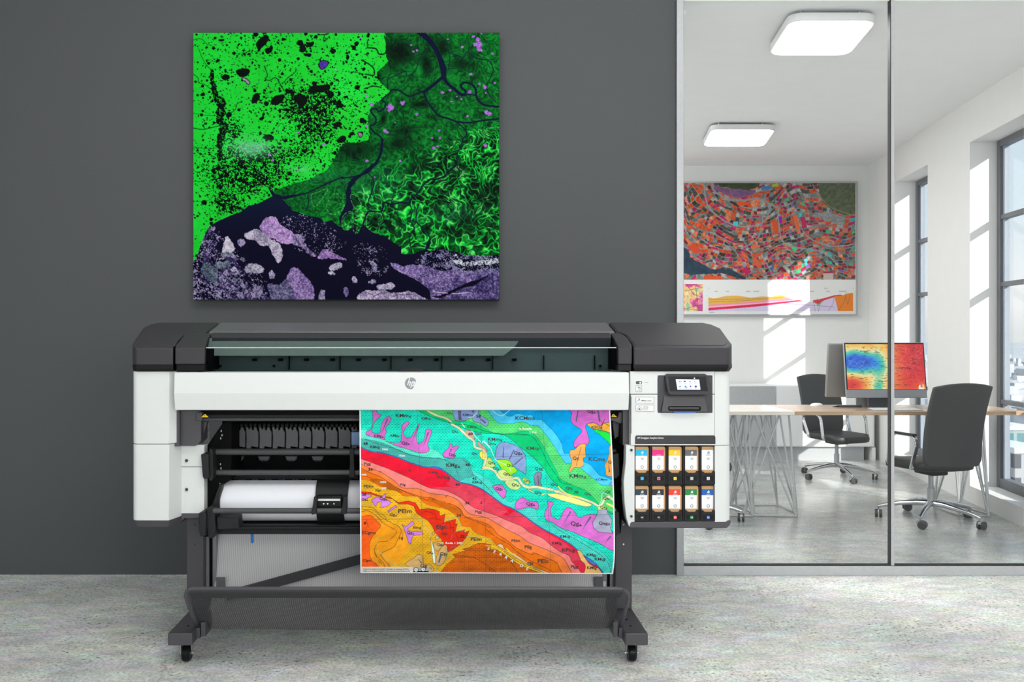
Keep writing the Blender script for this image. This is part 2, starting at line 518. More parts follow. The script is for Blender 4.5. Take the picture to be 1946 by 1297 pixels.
for pts, par in ((lidL, hl), (lidR, hr)):
    top = [T(x, y, 0.0022) for x, y in pts]
    mb = MB(); mb.loft([top, [v - Vector((0, 0, 0.008)) for v in top]]); mb.build('hood_lid', M_HOOD, par, bevel=0.0015)
# dark lower band of the hood ends
for pts, par in ((capL, hl), (capR, hr)):
    v0 = [T(x, y) for x, y in pts]; c = sum(v0, Vector()) / len(v0)
    def lvl(z, grow):
        return [Vector((v.x + (grow if v.x > c.x else -grow) * (abs(v.x - c.x) > 0.13), v.y + (grow if v.y > c.y else -grow), z)) for v in v0]
    mb = MB(); mb.loft([lvl(zpx(692.8), 0.001), lvl(zpx(699), 0.001), lvl(zpx(705.8), -0.007)]); mb.build('hood_band', M_BLACKG, par)
# window cheeks at both sides of the glass
ckL = [(333, 661.5), (334, 656), (348, 638.5), (356, 634.5), (366, 633.2), (402, 633), (391, 655), (389, 661.5)]
ckR = [(1175, 661.5), (1173, 655), (1160.5, 633), (1178, 633.2), (1186, 637), (1192, 642), (1200, 655), (1200.8, 661.5)]
for pts, (x0, x1) in ((ckL, (334, 388.5)), (ckR, (1174, 1200.5))):
    o = hood_block(pts, zpx(692.5), 'window_cheek', M_HOOD, 0.005)
    mb = MB(); mb.box((xpx(x0), D0 + 0.003, zpx(705.5)), (xpx(x1), 3.8, zpx(692.5))); mb.build('cheek_band', M_BLACKG, o, bevel=0.003)
# long rear top bar and hinge strip
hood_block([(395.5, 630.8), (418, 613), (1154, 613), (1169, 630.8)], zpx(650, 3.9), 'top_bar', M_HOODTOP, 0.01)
hood_block([(403, 641.5), (404, 632.4), (1159, 632.4), (1161, 641.5)], zpx(660, 3.8), 'hinge_strip', M_HOOD, 0.002)
# black core under the hood seams
mb = MB()
for x0, x1, y0, y1 in ((300, 392, 3.66, 4.0), (1172, 1340, 3.66, 4.0)):
    mb.box((xpx(x0), y0, zpx(705)), (xpx(x1), y1, zpx(664)))
mb.build_split('hood_core', M_INNER, PR)
# cavity behind the window
mb = MB()
mb.box((xpx(386), 3.80, zpx(709)), (xpx(1176), 3.83, zpx(644)))
mb.box((xpx(386), 3.62, zpx(712)), (xpx(1176), 3.80, zpx(708)))
mb.build('cavity_panel', M_TEAL, PR)
mb = MB()
for i in range(11):
    x = 483 + i * 49.5
    mb.pbox(x - 4, 682, x + 4, 686.5, 3.775, 0.02)
for i in range(7):
    x = 549 + i * 97
    mb.pbox(x - 0.5, 676, x + 0.5, 703, 3.775, 0.02)
for x in (419, 521, 1141):
    mb.cyl(P(x, 696, 3.78), P(x, 696, 3.80), 0.006, 12)
mb.build_split('cavity_clip', M_INNER, PR)
mb = MB()
a = [P(396, 662, 3.72), P(975, 662, 3.72), P(957, 676.5, 3.72), P(396, 676.5, 3.72)]  # lower band: reflection in the window built as a pale solid
mb.prism(a, (0, 0.03, 0))
mb.prism([P(396, 643, 3.80), P(990, 643, 3.80), P(975, 662, 3.72), P(396, 662, 3.72)], (0, 0.01, -0.008))
mb.build_split('rail_and_reflection', M_RAIL, PR)
# the glass itself
mb = MB()
gx = [(395, 642.2), (391.5, 661), (391.5, 706), (1171.5, 706), (1171.5, 661), (1166, 642.2)]
p = [T(*gx[0]), T(gx[1][0], gx[1][1]), P(391.5, 706, D0 - 0.002), P(1171.5, 706, D0 - 0.002), T(*gx[4]), T(*gx[5])]
mb.poly([p[0], p[1], p[4], p[5]]); mb.poly([p[1], p[2], p[3], p[4]])
win = mb.build('window', M_TINT, PR, smooth=False)
mb = MB(); mb.tube([T(392, 661.2), T(1171, 661.2)], 0.0016, 6)
mb.build('window_edge', mat('edge_highlight', (215, 222, 220), 0.2), win)  # highlight along the glass edge, made as a pale strip
mb = MB(); mb.prism([P(758, 706, D0 - 0.008), P(763, 701, D0 - 0.008), P(801, 701, D0 - 0.008), P(806, 706, D0 - 0.008)], (0, 0.012, 0))
mb.build('window_handle', M_BLACK, win, bevel=0.002)

# white front cover with a crease
def xz_profile(name, x0, x1, prof, m, bevel, parent=PR):
    mb = MB()
    ring = [Vector((0, y, z)) for y, z in prof]
    mb.prism([Vector((x0, v.y, v.z)) for v in ring], (x1 - x0, 0, 0))
    return mb.build(name, m, parent, bevel=bevel, angle=6)
cov = xz_profile('front_cover', xpx(331.5, 3.57), xpx(1195, 3.57), [(3.567, zpx(708.3, 3.567)), (3.56, zpx(748, 3.56)), (3.574, zpx(780, 3.574)), (3.66, zpx(780, 3.574)), (3.66, zpx(708.3, 3.567))], M_PWHITE, 0.003)
# round badge on the cover
bd = 3.5625
mb = MB(); mb.cyl(P(781, 729, bd), P(781, 729, bd + 0.01), 11.3 * bd / F, 40)
badge = mb.build('round_badge', mat('badge_silver', (132, 134, 138), 0.3, 0.35), PR, bevel=0.001)
mb = MB()
def bl(pts):
    mb.prism([P(781 + x, 729 + y, bd - 0.0012) for x, y in pts], (0, 0.003, 0))
bl([(-3.2, -10.5), (-1.6, -10.5), (-3.6, -3.6), (-1.2, -3.6), (0.0, -2.6), (-2.2, 5.2), (-3.8, 5.2), (-2.0, -1.9), (-4.2, -1.9), (-6.3, 5.2), (-7.9, 5.2)])
bl([(2.2, -3.6), (6.6, -3.6), (7.4, -2.4), (5.6, 4.2), (4.6, 5.2), (1.4, 5.2), (1.9, 3.5), (4.0, 3.5), (5.4, -1.9), (3.4, -1.9), (-0.4, 10.4), (-2.0, 10.4)])
mb.build('badge_letters', M_INKW, badge)

# chassis behind cover, void back plate
mb = MB()
mb.box((xpx(333), 3.665, zpx(792)), (xpx(1194), 4.05, zpx(712)))
mb.build('chassis', M_INNER, PR)
mb = MB()
mb.box((xpx(376), 3.98, zpx(1004, 3.98)), (xpx(1150, 3.98), 4.02, zpx(770, 3.98)))
mb.build('rear_plate', M_INNER, PR)

# ---- left tower
def plan_prism(mb, plan, z0, z1):
    return mb.prism([Vector((x, y, z0)) for x, y in plan], (0, 0, z1 - z0))
def corner(x, y, r, a0, n=5):
    return [(x + r * math.cos(math.radians(a0 + 90 * i / n)), y + r * math.sin(math.radians(a0 + 90 * i / n))) for i in range(n + 1)]
xl, xr, xi = xpx(249.6), xpx(321), xpx(330.5)
planL = corner(xl + 0.03, D0 + 0.03, 0.03, 180) + [(xr, D0), (xi, D0 + 0.03), (xi, 4.12), (xl, 4.12)]
mb = MB(); plan_prism(mb, planL, zpx(844), zpx(706.5)); mb.build('side_tower_upper', M_PWHITE, PR, bevel=0.002, angle=22)
planL2 = corner(xl + 0.03, D0 + 0.03, 0.03, 180) + [(xr, D0), (xpx(345, 3.69), 3.69), (xpx(345, 3.69), 4.12), (xl, 4.12)]
mb = MB()
mb.prism([Vector((x, y, zpx(845.3))) for x, y in planL2], (0, 0, zpx(990) - zpx(845.3)))
mb.build('side_tower_lower', M_PWHITE, PR, bevel=0.002, angle=22)
mb = MB(); mb.ppoly([(343, 846), (388, 846), (388, 976.5), (343, 976.5)], 3.69, 0.06)
rp = mb.build('tower_recess_panel', M_PWHITE, PR, bevel=0.002)
mb = MB()
for y in (876, 931):
    mb.cyl(P(354.5, y, 3.685), P(354.5, y, 3.70), 0.0068, 14)
mb.build_split('screw', M_INKK, rp)
mb = MB(); mb.tube([P(331, 899, 3.66), P(343.5, 887.5, 3.6885), P(387, 887.5, 3.6885)], 0.0012, 6); mb.build('panel_seam', M_INKG, rp)
mb = MB()
mb.loft([[Vector((x, y, zpx(990.2))) for x, y in planL2], [Vector((min(max(x, xl + 0.018), xpx(318)) if y < 3.65 else x, y + 0.012 if y < 3.65 else y, zpx(1003))) for x, y in planL2]])
mb.ppoly([(343, 976.8), (378, 976.8), (378, 986), (350, 986), (338, 998)], 3.69, 0.06)
mb.build('tower_base_trim', M_STAND, PR, bevel=0.002)
# dark panel under the cover, left
mb = MB(); mb.ppoly([(331.5, 781), (382, 781), (382, 838), (371, 848), (331.5, 848)], 3.66, 0.1)
mb.ppoly([(331.5, 781), (341, 781), (341, 849), (331.5, 849)], 3.64, 0.03)
mb.build('inner_side_panel', M_STAND, PR, bevel=0.002)

# ---- right tower
xa, xb = xpx(1358.5), xpx(1391)
planR = [(xa, D0 + 0.002)] + [(x, y) for x, y in corner(xb - 0.035, D0 + 0.037, 0.035, 270)] + [(xb, 4.12), (xa, 4.12)]
mb = MB(); plan_prism(mb, planR, zpx(847), zpx(706.5)); plan_prism(mb, planR, zpx(993), zpx(847.8)); mb.build_split('side_tower_column', M_PWHITE, PR, bevel=0.002)
def rect_hole(mb, outer, hole, d, depth):
    """flat frame: outer rectangle with a rectangular hole, px"""
    x0, y0, x1, y1 = outer; a0, b0, a1, b1 = hole
    if b0 > y0: mb.pbox(x0, y0, x1, b0, d, depth)
    if b1 < y1: mb.pbox(x0, b1, x1, y1, d, depth)
    mb.pbox(x0, max(b0, y0), a0, min(b1, y1), d, depth); mb.pbox(a1, max(b0, y0), x1, min(b1, y1), d, depth)
mb = MB(); rect_hole(mb, (1197.5, 706.5, 1357.6, 749), (1250, 714, 1354, 760), D0, 0.04); door = mb.build('tower_door', M_PWHITE, PR, smooth=False)
mb = MB(); rect_hole(mb, (1199, 750.5, 1357.6, 846.5), (1250, 740, 1354, 785.3), D0, 0.04); low = mb.build('tower_front_panel', M_PWHITE, PR, smooth=False)
mb = MB(); mb.pbox(1200, 749, 1356, 751, D0 + 0.004, 0.02); mb.pbox(1357.4, 708, 1358.8, 990, D0 + 0.004, 0.02); mb.build_split('tower_seam', mat('seam_grey', (70, 72, 74), 0.6), PR)
mb = MB(); mb.ppoly([(1190, 847), (1206.3, 847), (1206.3, 993), (1200, 993), (1196, 1003), (1190, 985), (1186.5, 955), (1185, 915), (1189, 880)], D0 + 0.004, 0.05); flank = mb.build('tower_flank', M_PWHITE, PR, bevel=0.003)
mb = MB(); mb.pbox(1198.5, 754, 1200, 825, D0 - 0.003, 0.006); mb.build('door_edge', M_INKG, low)
mb = MB()
for y in (856, 982):
    mb.cyl(P(1200, y, D0 - 0.002), P(1200, y, D0 + 0.006), 0.0055, 14)
mb.build_split('screw', M_INKK, flank)
mb = MB()
bt = [(1196, 993), (1390, 990), (1388, 998), (1382, 1004.5), (1196, 1004.5)]
mb.ppoly(bt, D0 + 0.004, 0.5); mb.build('tower_base_trim', M_STAND, PR, bevel=0.004)
mb = MB(); mb.pbox(1197.5, 706, 1250, 1000, 3.90, 0.2); mb.pbox(1250, 700, 1357, 1000, 3.92, 0.18); mb.build('tower_core', M_INNER, PR)
# dark bracket right of the void
mb = MB(); mb.ppoly([(1183.5, 781), (1196.5, 781), (1196.5, 847), (1183.5, 847)], 3.64, 0.12); mb.build('inner_side_panel', M_STAND, PR, bevel=0.002)

# black strip with lettering
mb = MB(); mb.prism([P(x, y, D0 - 0.002) for x, y in [(1207, 846.2), (1207, 831), (1209.5, 828.2), (1357, 828.2), (1359.6, 831), (1359.6, 846.2)]][::-1], (0, 0.006, 0))
strip = mb.build('name_strip', mat('strip_black', (46, 45, 47), 0.3, vary=0.12, scale=30), low)
mb = MB(); ptext(mb, 'HP DesignJet Graphics Series', 1211, 834.4, 3.2, D0 - 0.003, 'LEFT', squash=0.92); mb.build('strip_lettering', M_INKW, low)
mb = MB(); mb.pbox(1206.5, 844.6, 1360, 846.6, D0 - 0.003, 0.006); mb.build('strip_edge', M_PWHITE, low)
# plate on the hood
mb = MB(); rect_hole(mb, (1309.5, 673, 1351.5, 683), (1310, 673.5, 1351, 682.5), D0 - 0.0015, 0.003)
plate = mb.build('model_plate', M_BLACKG, hr)
mb = MB(); ptext(mb, 'HP DesignJet Z9⁺ Pro', 1330.5, 679.6, 3.0, D0 - 0.0016, squash=0.92); mb.build('plate_lettering', M_INKW, hr)

# stickers
M_STICK = mat('sticker_white', (240, 241, 241), 0.45)
def outline_box(mb, x0, y0, x1, y1, d, w=0.45):
    rect_hole(mb, (x0, y0, x1, y1), (x0 + w, y0 + w, x1 - w, y1 - w), d, 0.0008)
mb = MB(); mb.prism([P(x, y, D0 - 0.001) for x, y in rrect(1208.5, 725, 1220, 730.2, 1.5)], (0, 0.002, 0)); pb = mb.build('power_button', mat('button_grey', (72, 73, 76), 0.4), door)
mb = MB(); mb.cyl(P(1216.8, 727.8, D0 - 0.002), P(1216.8, 727.8, D0), 0.0042, 14); mb.build('button_light', M_INKW, pb)
mb = MB(); mb.pbox(1208.5, 733.3, 1220, 744.6, D0 - 0.001, 0.002); s1 = mb.build('door_sticker', M_STICK, door)
mb = MB(); outline_box(mb, 1208.5, 733.3, 1220, 744.6, D0 - 0.002)
mb.prism([P(x, y, D0 - 0.002) for x, y in ((1212, 735.3), (1214, 735.3), (1214, 739), (1213, 739.6), (1213, 736.4), (1212, 736.4))], (0, 0.001, 0))
mb.prism([P(x, y, D0 - 0.002) for x, y in ((1215, 735.8), (1216.8, 735.8), (1216.8, 740.4), (1215.8, 740.4), (1215.8, 737), (1215, 737))], (0, 0.001, 0))
mb.pbox(1211, 741.6, 1218, 742.3, D0 - 0.002, 0.001); mb.build('sticker_print', M_INKG, s1)
mb = MB(); mb.pbox(1225.5, 727.2, 1231.8, 727.7, D0 - 0.001, 0.001); mb.build('door_print', M_INKG, door)
mb = MB(); mb.pbox(1208.3, 755, 1242.8, 766.6, D0 - 0.001, 0.002); s2 = mb.build('pixel_sticker', M_STICK, low)
mb = MB(); outline_box(mb, 1208.3, 755, 1242.8, 766.6, D0 - 0.002); mb.build('sticker_border', M_INKG, s2)
mb = MB(); ptext(mb, 'HP', 1218, 763.2, 2.6, D0 - 0.002, 'LEFT', squash=0.9); ptext(mb, 'Pixel Control', 1222.2, 763.2, 2.6, D0 - 0.002, 'LEFT', squash=0.78); mb.build('sticker_lettering', M_INKK, s2)
for nm, col, pts in (('red_chip', (225, 70, 50), ((1213, 758.4), (1215.6, 757.2), (1215.6, 760))), ('green_chip', (40, 160, 80), ((1213.4, 759.4), (1216.6, 760.4), (1214.2, 762.4))), ('blue_chip', (70, 120, 210), ((1210, 761.2), (1212, 763.4), (1213.4, 762)))):
    mb = MB(); mb.prism([P(x, y, D0 - 0.002) for x, y in pts], (0, 0.001, 0)); mb.build(nm, mat(nm, col, 0.5), s2)
mb = MB(); mb.pbox(1208.3, 770.3, 1242.8, 782.4, D0 - 0.001, 0.002); s3 = mb.build('cloud_sticker', M_STICK, low)
mb = MB(); outline_box(mb, 1208.3, 770.3, 1242.8, 782.4, D0 - 0.002)
def ringpx(mb, pts, w, d):
    n = len(pts)
    for i in range(n):
        a, c = Vector(pts[i]), Vector(pts[(i + 1) % n]); t = (c - a).normalized() * w / 2; q = Vector((-t.y, t.x))
        mb.prism([P(*(a - t + q), d), P(*(c + t + q), d), P(*(c + t - q), d), P(*(a - t - q), d)], (0, 0.0008, 0))
ringpx(mb, [(1211, 779.6), (1210.4, 776.6), (1213, 775.6), (1215.4, 772.4), (1218.4, 775), (1220.6, 776.4), (1220, 779.6)], 0.5, D0 - 0.002)
mb.cyl(P(1215.3, 777.8, D0 - 0.002), P(1215.3, 777.8, D0 - 0.001), 0.004, 12)
ptext(mb, 'HP Design', 1222.4, 774.6, 1.7, D0 - 0.002, 'LEFT'); ptext(mb, 'Print App', 1222.4, 777.2, 1.7, D0 - 0.002, 'LEFT'); mb.pbox(1222.4, 779.2, 1231, 779.7, D0 - 0.002, 0.001)
mb.build('sticker_print', M_INKG, s3)

# control recess with the tilted touch panel
M_RECESS = mat('recess_charcoal', (54, 53, 57), 0.4)
mb = MB()
mb.prism([P(x, y, D0 - 0.002) for x, y in rrect(1249.6, 713.8, 1354.2, 785.5, 5)], (0, 0.04, 0))
rec = mb.build('control_recess', M_RECESS, PR, bevel=0.002)
mb = MB()
mb.prism([P(1262, 750, D0 - 0.003), P(1340, 750, D0 - 0.003), P(1346, 783.5, D0 - 0.016), P(1257, 783.5, D0 - 0.016)], (0, 0.016, 0))
tray = mb.build('control_tray', M_RECESS, rec, bevel=0.002)
mb = MB(); mb.prism([P(x, y, D0 - 0.0168) for x, y in rrect(1270.5, 772.5, 1332, 781, 3)], (0, 0.008, 0)); mb.build('tray_slot', M_INNER, rec)
mb = MB(); mb.prism([P(x, y, D0 - 0.024) for x, y in rrect(1271.5, 774, 1330, 779, 2)], (0, 0.012, 0)); mb.build('tray_handle', M_RECESS, rec, bevel=0.003, seg=3)
mb = MB(); mb.pbox(1281, 783.4, 1322, 784.8, D0 - 0.017, 0.008); mb.build('status_light', mat('status_blue', (60, 105, 190), 0.4, emit=(60, 110, 200), estr=0.25), rec)
TA, TB = D0 - 0.012, D0 - 0.05       # touch panel: top and bottom depth
def tp(x, y):
    return P(x, y, TA + (TB - TA) * (y - 711) / 41.0)
def tpoly(mb, pts, off, th):
    mb.prism([tp(x, y) + Vector((0, off, 0)) for x, y in pts], (0, th, 0))
mb = MB(); tpoly(mb, [(1268, 711.3), (1340, 711.3), (1345, 714), (1350.5, 735), (1352.5, 748), (1349, 751), (1275, 751), (1270.5, 748), (1265.5, 724), (1264, 714)], 0, 0.02); tpn = mb.build('touch_panel', M_HOOD, rec, bevel=0.003, seg=3)
mb = MB(); tpoly(mb, [(1270, 716), (1341, 716), (1345.5, 743.5), (1273.5, 743.5)], -0.001, 0.006); mb.build('panel_glass', mat('panel_black', (24, 24, 27), 0.12), tpn)
mb = MB(); tpoly(mb, [(1284, 721.3), (1328.5, 721.8), (1330.8, 741), (1287.3, 741)], -0.0016, 0.002); scr = mb.build('touch_screen', mat('screen_pale_blue', (205, 214, 240), 0.3, emit=(196, 206, 238), estr=0.42), tpn)
for nm, col, spots in (('screen_icon', (50, 60, 110), [(1301, 725.2, 2.2, 1.2), (1291, 725.2, 0.9, 0.9), (1293.8, 725.6, 0.8, 0.8), (1292, 735, 1.3, 1.5), (1322, 735, 2.1, 2.1), (1320, 725, 1.2, 0.6)]), ('screen_icon', (40, 150, 220), [(1302.5, 735, 1.9, 2.0), (1304.8, 736.6, 1.2, 0.8)]), ('screen_icon', (30, 90, 210), [(1312, 734.8, 1.6, 1.6)]), ('screen_icon', (210, 60, 60), [(1311, 725.6, 1.4, 1.0)])):
    mb = MB()
    for x, y, a, c in spots:
        tpoly(mb, [(x + a * math.cos(t * math.pi / 5), y + c * math.sin(t * math.pi / 5)) for t in range(10)], -0.0024, 0.0012)
    mb.build_split(nm, mat('icon_%d_%d_%d' % col, col, 0.4), tpn)
mb = MB()
for x in (1292, 1302, 1312, 1322):
    for y in (728.6, 739.2):
        tpoly(mb, [(x - 2.4, y - 0.25), (x + 2.4, y - 0.25), (x + 2.4, y + 0.25), (x - 2.4, y + 0.25)], -0.0024, 0.001)
mb.build_split('screen_caption', M_INKG, tpn)
mb = MB(); tpoly(mb, [(1319.5 + 1.4 * math.cos(t * 0.628), 719.4 + 1.4 * math.sin(t * 0.628)) for t in range(10)], -0.002, 0.001); mb.build('home_button', M_INKW, tpn)

# ---- cartridge bay
BX = [(1207.8, 1233), (1239.2, 1264.6), (1270.6, 1295.6), (1302, 1327.4), (1333.4, 1358.6)]
BROW = [(849.4, 899.6), (924.2, 973.6)]
mb = MB()
mb.pbox(1206.4, 846.8, 1357.6, 993, 3.88, 0.02)
div = [1206.4, 1236.2, 1267.6, 1299, 1330.4]
for x in div[1:]:
    mb.pbox(x - 1.6, 847.5, x + 1.6, 993, D0 + 0.008, 0.25)
mb.pbox(1206.4, 846.8, 1357.6, 848.6, D0 + 0.008, 0.25); mb.pbox(1206.4, 921.0, 1357.6, 923.6, D0 + 0.008, 0.25); mb.pbox(1206.4, 991, 1357.6, 993, D0 + 0.008, 0.25)
bay = mb.build('cartridge_bay', M_BLACK, PR)
TAGS = [[((50, 190, 235), ''), ((240, 130, 175), 'M'), ((250, 215, 60), 'Y'), ((185, 195, 200), ''), ((225, 232, 240), 'E')], [((48, 48, 50), 'MK'), ((48, 48, 50), 'PK'), ((238, 90, 90), 'CR'), ((20, 150, 80), 'CG'), ((40, 110, 210), 'CB')]]
for r, (y0, y1) in enumerate(((900.4, 921.0), (974.4, 991.2))):
    for c, (x0, x1) in enumerate(BX):
        mb = MB()
        mb.ppoly([(x0 - 1.0, y0 - 4.6), (x0 + 3.2, y0 - 3.4), (x0 + 4.6, y0), (x1 - 4.6, y0), (x1 - 3.2, y0 - 3.4), (x1 + 0.6, y0 - 4.6), (x1 + 0.9, y0 + 0.4), (x1 + 0.9, y1), (x0 - 1.0, y1), (x0 - 1.0, y0 + 0.4)], D0 + 0.002, 0.03)
        lat = mb.build('slot_latch', M_BLACK, bay, bevel=0.0012)
        mb = MB(); mb.pbox(x0 + 3, y0 + 5.4, x1 - 3, y0 + 13, D0 + 0.0005, 0.003); mb.build('latch_pad', M_BLACKG, lat)
        cx = (x0 + x1) / 2; ty = y0 + 9.6
        col, s = TAGS[r][c]
        mb = MB(); mb.pbox(cx - 2.8, ty - 2.8, cx + 2.8, ty + 2.8, D0 - 0.0005, 0.002); mb.build('slot_tag', mat('tag_%d_%d_%d' % col, col, 0.5), lat)
        if s:
            mb = MB(); ptext(mb, s, cx, ty + 1.3, 2.6, D0 - 0.0012, squash=0.9); mb.build('tag_letters', M_INKW if r else M_INKK, lat)

# ---- void: bars, fins, rollers, wheels
def xtube(mb, px0, px1, py, d, r, n=16):
    a = P(px0, py, d); c = P(px1, py, d); mb.cyl(a, c, r, n)
mb = MB(); mb.pbox(382, 779, 1184, 794, 3.68, 0.12); mb.build('output_bar', M_BLACK, PR)
mb = MB(); xtube(mb, 381, 1184, 797.5, 3.68, 0.008); mb.build('output_rod', M_ROLLER, PR)
for i in range(11):
    x0 = 442.5 + i * 25.1
    mb = MB()
    t = 3.88
    mb.ppoly([(x0 - 1.5, 811), (x0 + 3, 811), (x0 + 4, 816), (x0 + 7, 816), (x0 + 7.6, 811.5), (x0 + 10, 811.5), (x0 + 11, 818), (x0 + 14, 818), (x0 + 15, 812), (x0 + 19, 812), (x0 + 20.5, 818), (x0 + 23.2, 822), (x0 + 23, 845), (x0 + 22.6, 851), (x0 + 9, 848.6), (x0 + 9, 853), (x0, 853), (x0 + 0.6, 832), (x0, 820)], t, 0.02)
    mb.build('guide_flap', M_FIN, PR, bevel=0.002)
mb = MB()
for i in range(30):
    mb.cyl(P(440 + i * 8.6, 808.5, 3.86), P(445 + i * 8.6, 808.5, 3.86), 0.010, 10)
mb.build_split('feed_wheel', M_BLACK, PR)
mb = MB(); xtube(mb, 399, 1170, 859.2, 3.74, 0.0145); mb.build('upper_roller', M_ROLLER, PR)
mb = MB(); xtube(mb, 404, 1170, 898.6, 3.74, 0.0125); mb.build('lower_roller', M_ROLLER, PR)
mb = MB()
for x in (451, 501, 553, 603):
    mb.ppoly([(x - 11, 868), (x + 11, 868), (x + 9, 875), (x - 7, 875)], 3.92, 0.03)
    mb.tube([P(x - 9, 874, 3.915), P(x - 3, 876.5, 3.915), (P(x + 7, 876, 3.915)), P(x + 11, 870, 3.915)], 0.0018, 6)
mb.build_split('roller_clip', M_FIN, PR)
mb = MB(); mb.ppoly([(664, 853), (673, 853), (673, 880), (675, 908), (663, 908), (665, 880)], 3.72, 0.03); mb.build('roller_bracket', M_BLACK, PR, bevel=0.003)
mb = MB()
for i in range(13):
    x = 430 + i * 25.3
    for k in (0, 6):
        mb.cyl(P(x + k, 914, 3.86), P(x + k + 3, 914, 3.86), 0.011, 12)
    mb.ppoly([(x - 4, 916), (x + 13, 916), (x + 10, 922), (x - 2, 922)], 3.87, 0.02)
mb.build_split('pinch_wheel', M_FIN, PR)
mb = MB(); mb.ppoly([(395, 905), (680, 905), (680, 911), (395, 911)], 3.84, 0.03); mb.build('wheel_shaft_cover', M_BLACK, PR)
# roll bar, rails and brackets around the paper roll
mb = MB(); xtube(mb, 406, 1170, 971.3, 3.66, 0.0125); mb.build('roll_bar', M_ROLLER, PR)
mb = MB(); mb.pbox(412, 998.5, 1165, 1006, 3.70, 0.03); mb.pbox(414, 1006, 1165, 1016, 3.73, 0.05); xtube(mb, 455, 1165, 1004, 3.69, 0.005)
mb.build('lower_rail', M_BLACK, PR, bevel=0.002)
mb = MB(); mb.ppoly([(411, 983.5), (452, 983.5), (452.5, 996), (455, 1006), (413, 1008)], 3.66, 0.08); mb.build('rail_end_box', M_BLACK, PR, bevel=0.004)
mb = MB(); mb.ppoly([(440, 800), (424, 803), (400, 838), (390, 852), (383, 866), (386, 905), (391, 930), (384, 962), (377, 980), (379, 1015), (391, 1022), (412, 1016), (416, 985), (414, 950), (420, 925), (438, 912), (440, 870)], 3.74, 0.22)
mb.build('side_plate', M_INNER, PR, bevel=0.004)
mb = MB(); mb.ppoly([(381.5, 864.5), (386, 863), (396, 864), (397, 909), (388, 911.5), (385, 907)], 3.66, 0.09)
mb.ppoly([(398, 852), (404, 856), (405, 908), (401, 916), (397, 912)], 3.68, 0.07)
mb.build_split('upper_arm', M_BLACK, PR, bevel=0.003)
mb = MB(); mb.ppoly([(377, 976), (388, 974), (391, 978), (391, 1019), (381, 1021), (378, 1012)], 3.63, 0.12)
mb.ppoly([(393, 968), (400, 962), (407, 968), (410, 1010), (405, 1024), (396, 1024), (392, 1000)], 3.65, 0.12)
mb.ppoly([(402, 962), (417, 920), (421, 922), (416, 950), (416, 985), (408, 990)], 3.70, 0.05)
mb.build_split('lower_arm', M_BLACK, PR, bevel=0.004)
mb = MB()
for x, y in ((419.5, 818), (421, 826), (418.5, 832), (418, 881), (419, 889), (417, 919)):
    mb.pbox(x, y, x + 1.6, y + 3.5, 3.735, 0.005)  # pale blocks built for glints on the side plate
mb.build_split('plate_glint', M_ZINC, PR)
mb = MB(); mb.ppoly([(371, 800), (374, 784), (384, 784), (384, 800), (375, 801)], 3.645, 0.05); mb.ppoly([(380, 801), (394, 801), (384, 835), (380, 832)], 3.70, 0.03); mb.build_split('bar_bracket', M_ROLLER, PR, bevel=0.003)
for pts in ([(382.5, 793.5), (389.5, 787.2), (396, 793.5)], [(1161.8, 793), (1165, 786.8), (1172.5, 793)]):
    mb = MB(); mb.prism([P(x, y, 3.64) for x, y in pts][::-1], (0, 0.004, 0)); w = mb.build('warning_label', M_YELLOW, PR)
    c = (sum(p[0] for p in pts) / 3, 791); mb = MB(); mb.pbox(c[0] - 0.5, 789, c[0] + 0.5, 792, 3.6392, 0.001); mb.build('warning_mark', M_INKK, w)
# right hand side parts by the sheet edge
mb = MB(); mb.ppoly([(1160, 794), (1174, 794), (1176, 784), (1185, 782), (1187, 796), (1180, 806), (1160, 800)], 3.66, 0.08); mb.ppoly([(1163, 801), (1178, 801), (1176, 830), (1168, 835)], 3.70, 0.05); mb.build_split('bar_bracket', M_ROLLER, PR, bevel=0.003)
mb = MB(); mb.ppoly([(1150, 805), (1170, 812), (1184, 850), (1188, 890), (1180, 930), (1184, 962), (1180, 1014), (1166, 1020), (1150, 1010)], 3.74, 0.22); mb.build('side_plate', M_INNER, PR, bevel=0.004)
mb = MB(); mb.ppoly([(1163, 865), (1176, 862), (1178, 904), (1171, 911), (1163, 908)], 3.66, 0.09); mb.build_split('upper_arm', M_BLACK, PR, bevel=0.003)
mb = MB(); mb.ppoly([(1163, 975), (1177, 973), (1178, 1015), (1168, 1021), (1163, 1018)], 3.64, 0.12); mb.build_split('lower_arm', M_BLACK, PR, bevel=0.004)
# paper clamp on the roll
RC = Vector((0, 3.81, EYE - (959 - CY) * 3.72 / F)); RR = 0.0905
def around(px, a, r):
    v = RC + Vector((0, -math.cos(a) * r, math.sin(a) * r)); v.x = (px - CX) * 3.70 / F
    return v
mb = MB()
arc = [math.radians(t) for t in range(78, -60, -8)]
for xa_, xb_ in ((597, 660),):
    rings = []
    for a in arc:
        f = (math.degrees(a) + 60) / 138
        l_ = xa_ + (1 - f) * 3 if math.degrees(a) > -12 else 600
        r_ = xb_ if math.degrees(a) > -12 else 652
        rings.append([around(l_, a, RR + 0.003), around(r_, a, RR + 0.003), around(r_, a, RR + 0.013), around(l_, a, RR + 0.013)])
    mb.loft(rings)
clamp = mb.build('roll_clamp', M_BLACK, PR, bevel=0.001)
mb = MB()
for x0, x1 in ((591.5, 602), (647.5, 658.5)):
    mb.ppoly([(x0, 975), (x0 + 3, 960), (x0 + 5, 945), (x1, 945), (x1, 977), (x0 + 1, 979.5)], 3.642, 0.05)
mb.build_split('clamp_jaw', M_BLACK, clamp, bevel=0.003)
mb = MB(); mb.pbox(603, 943.5, 649, 964, 3.672, 0.04); mb.build('clamp_panel', M_BLACKG, clamp, bevel=0.002)
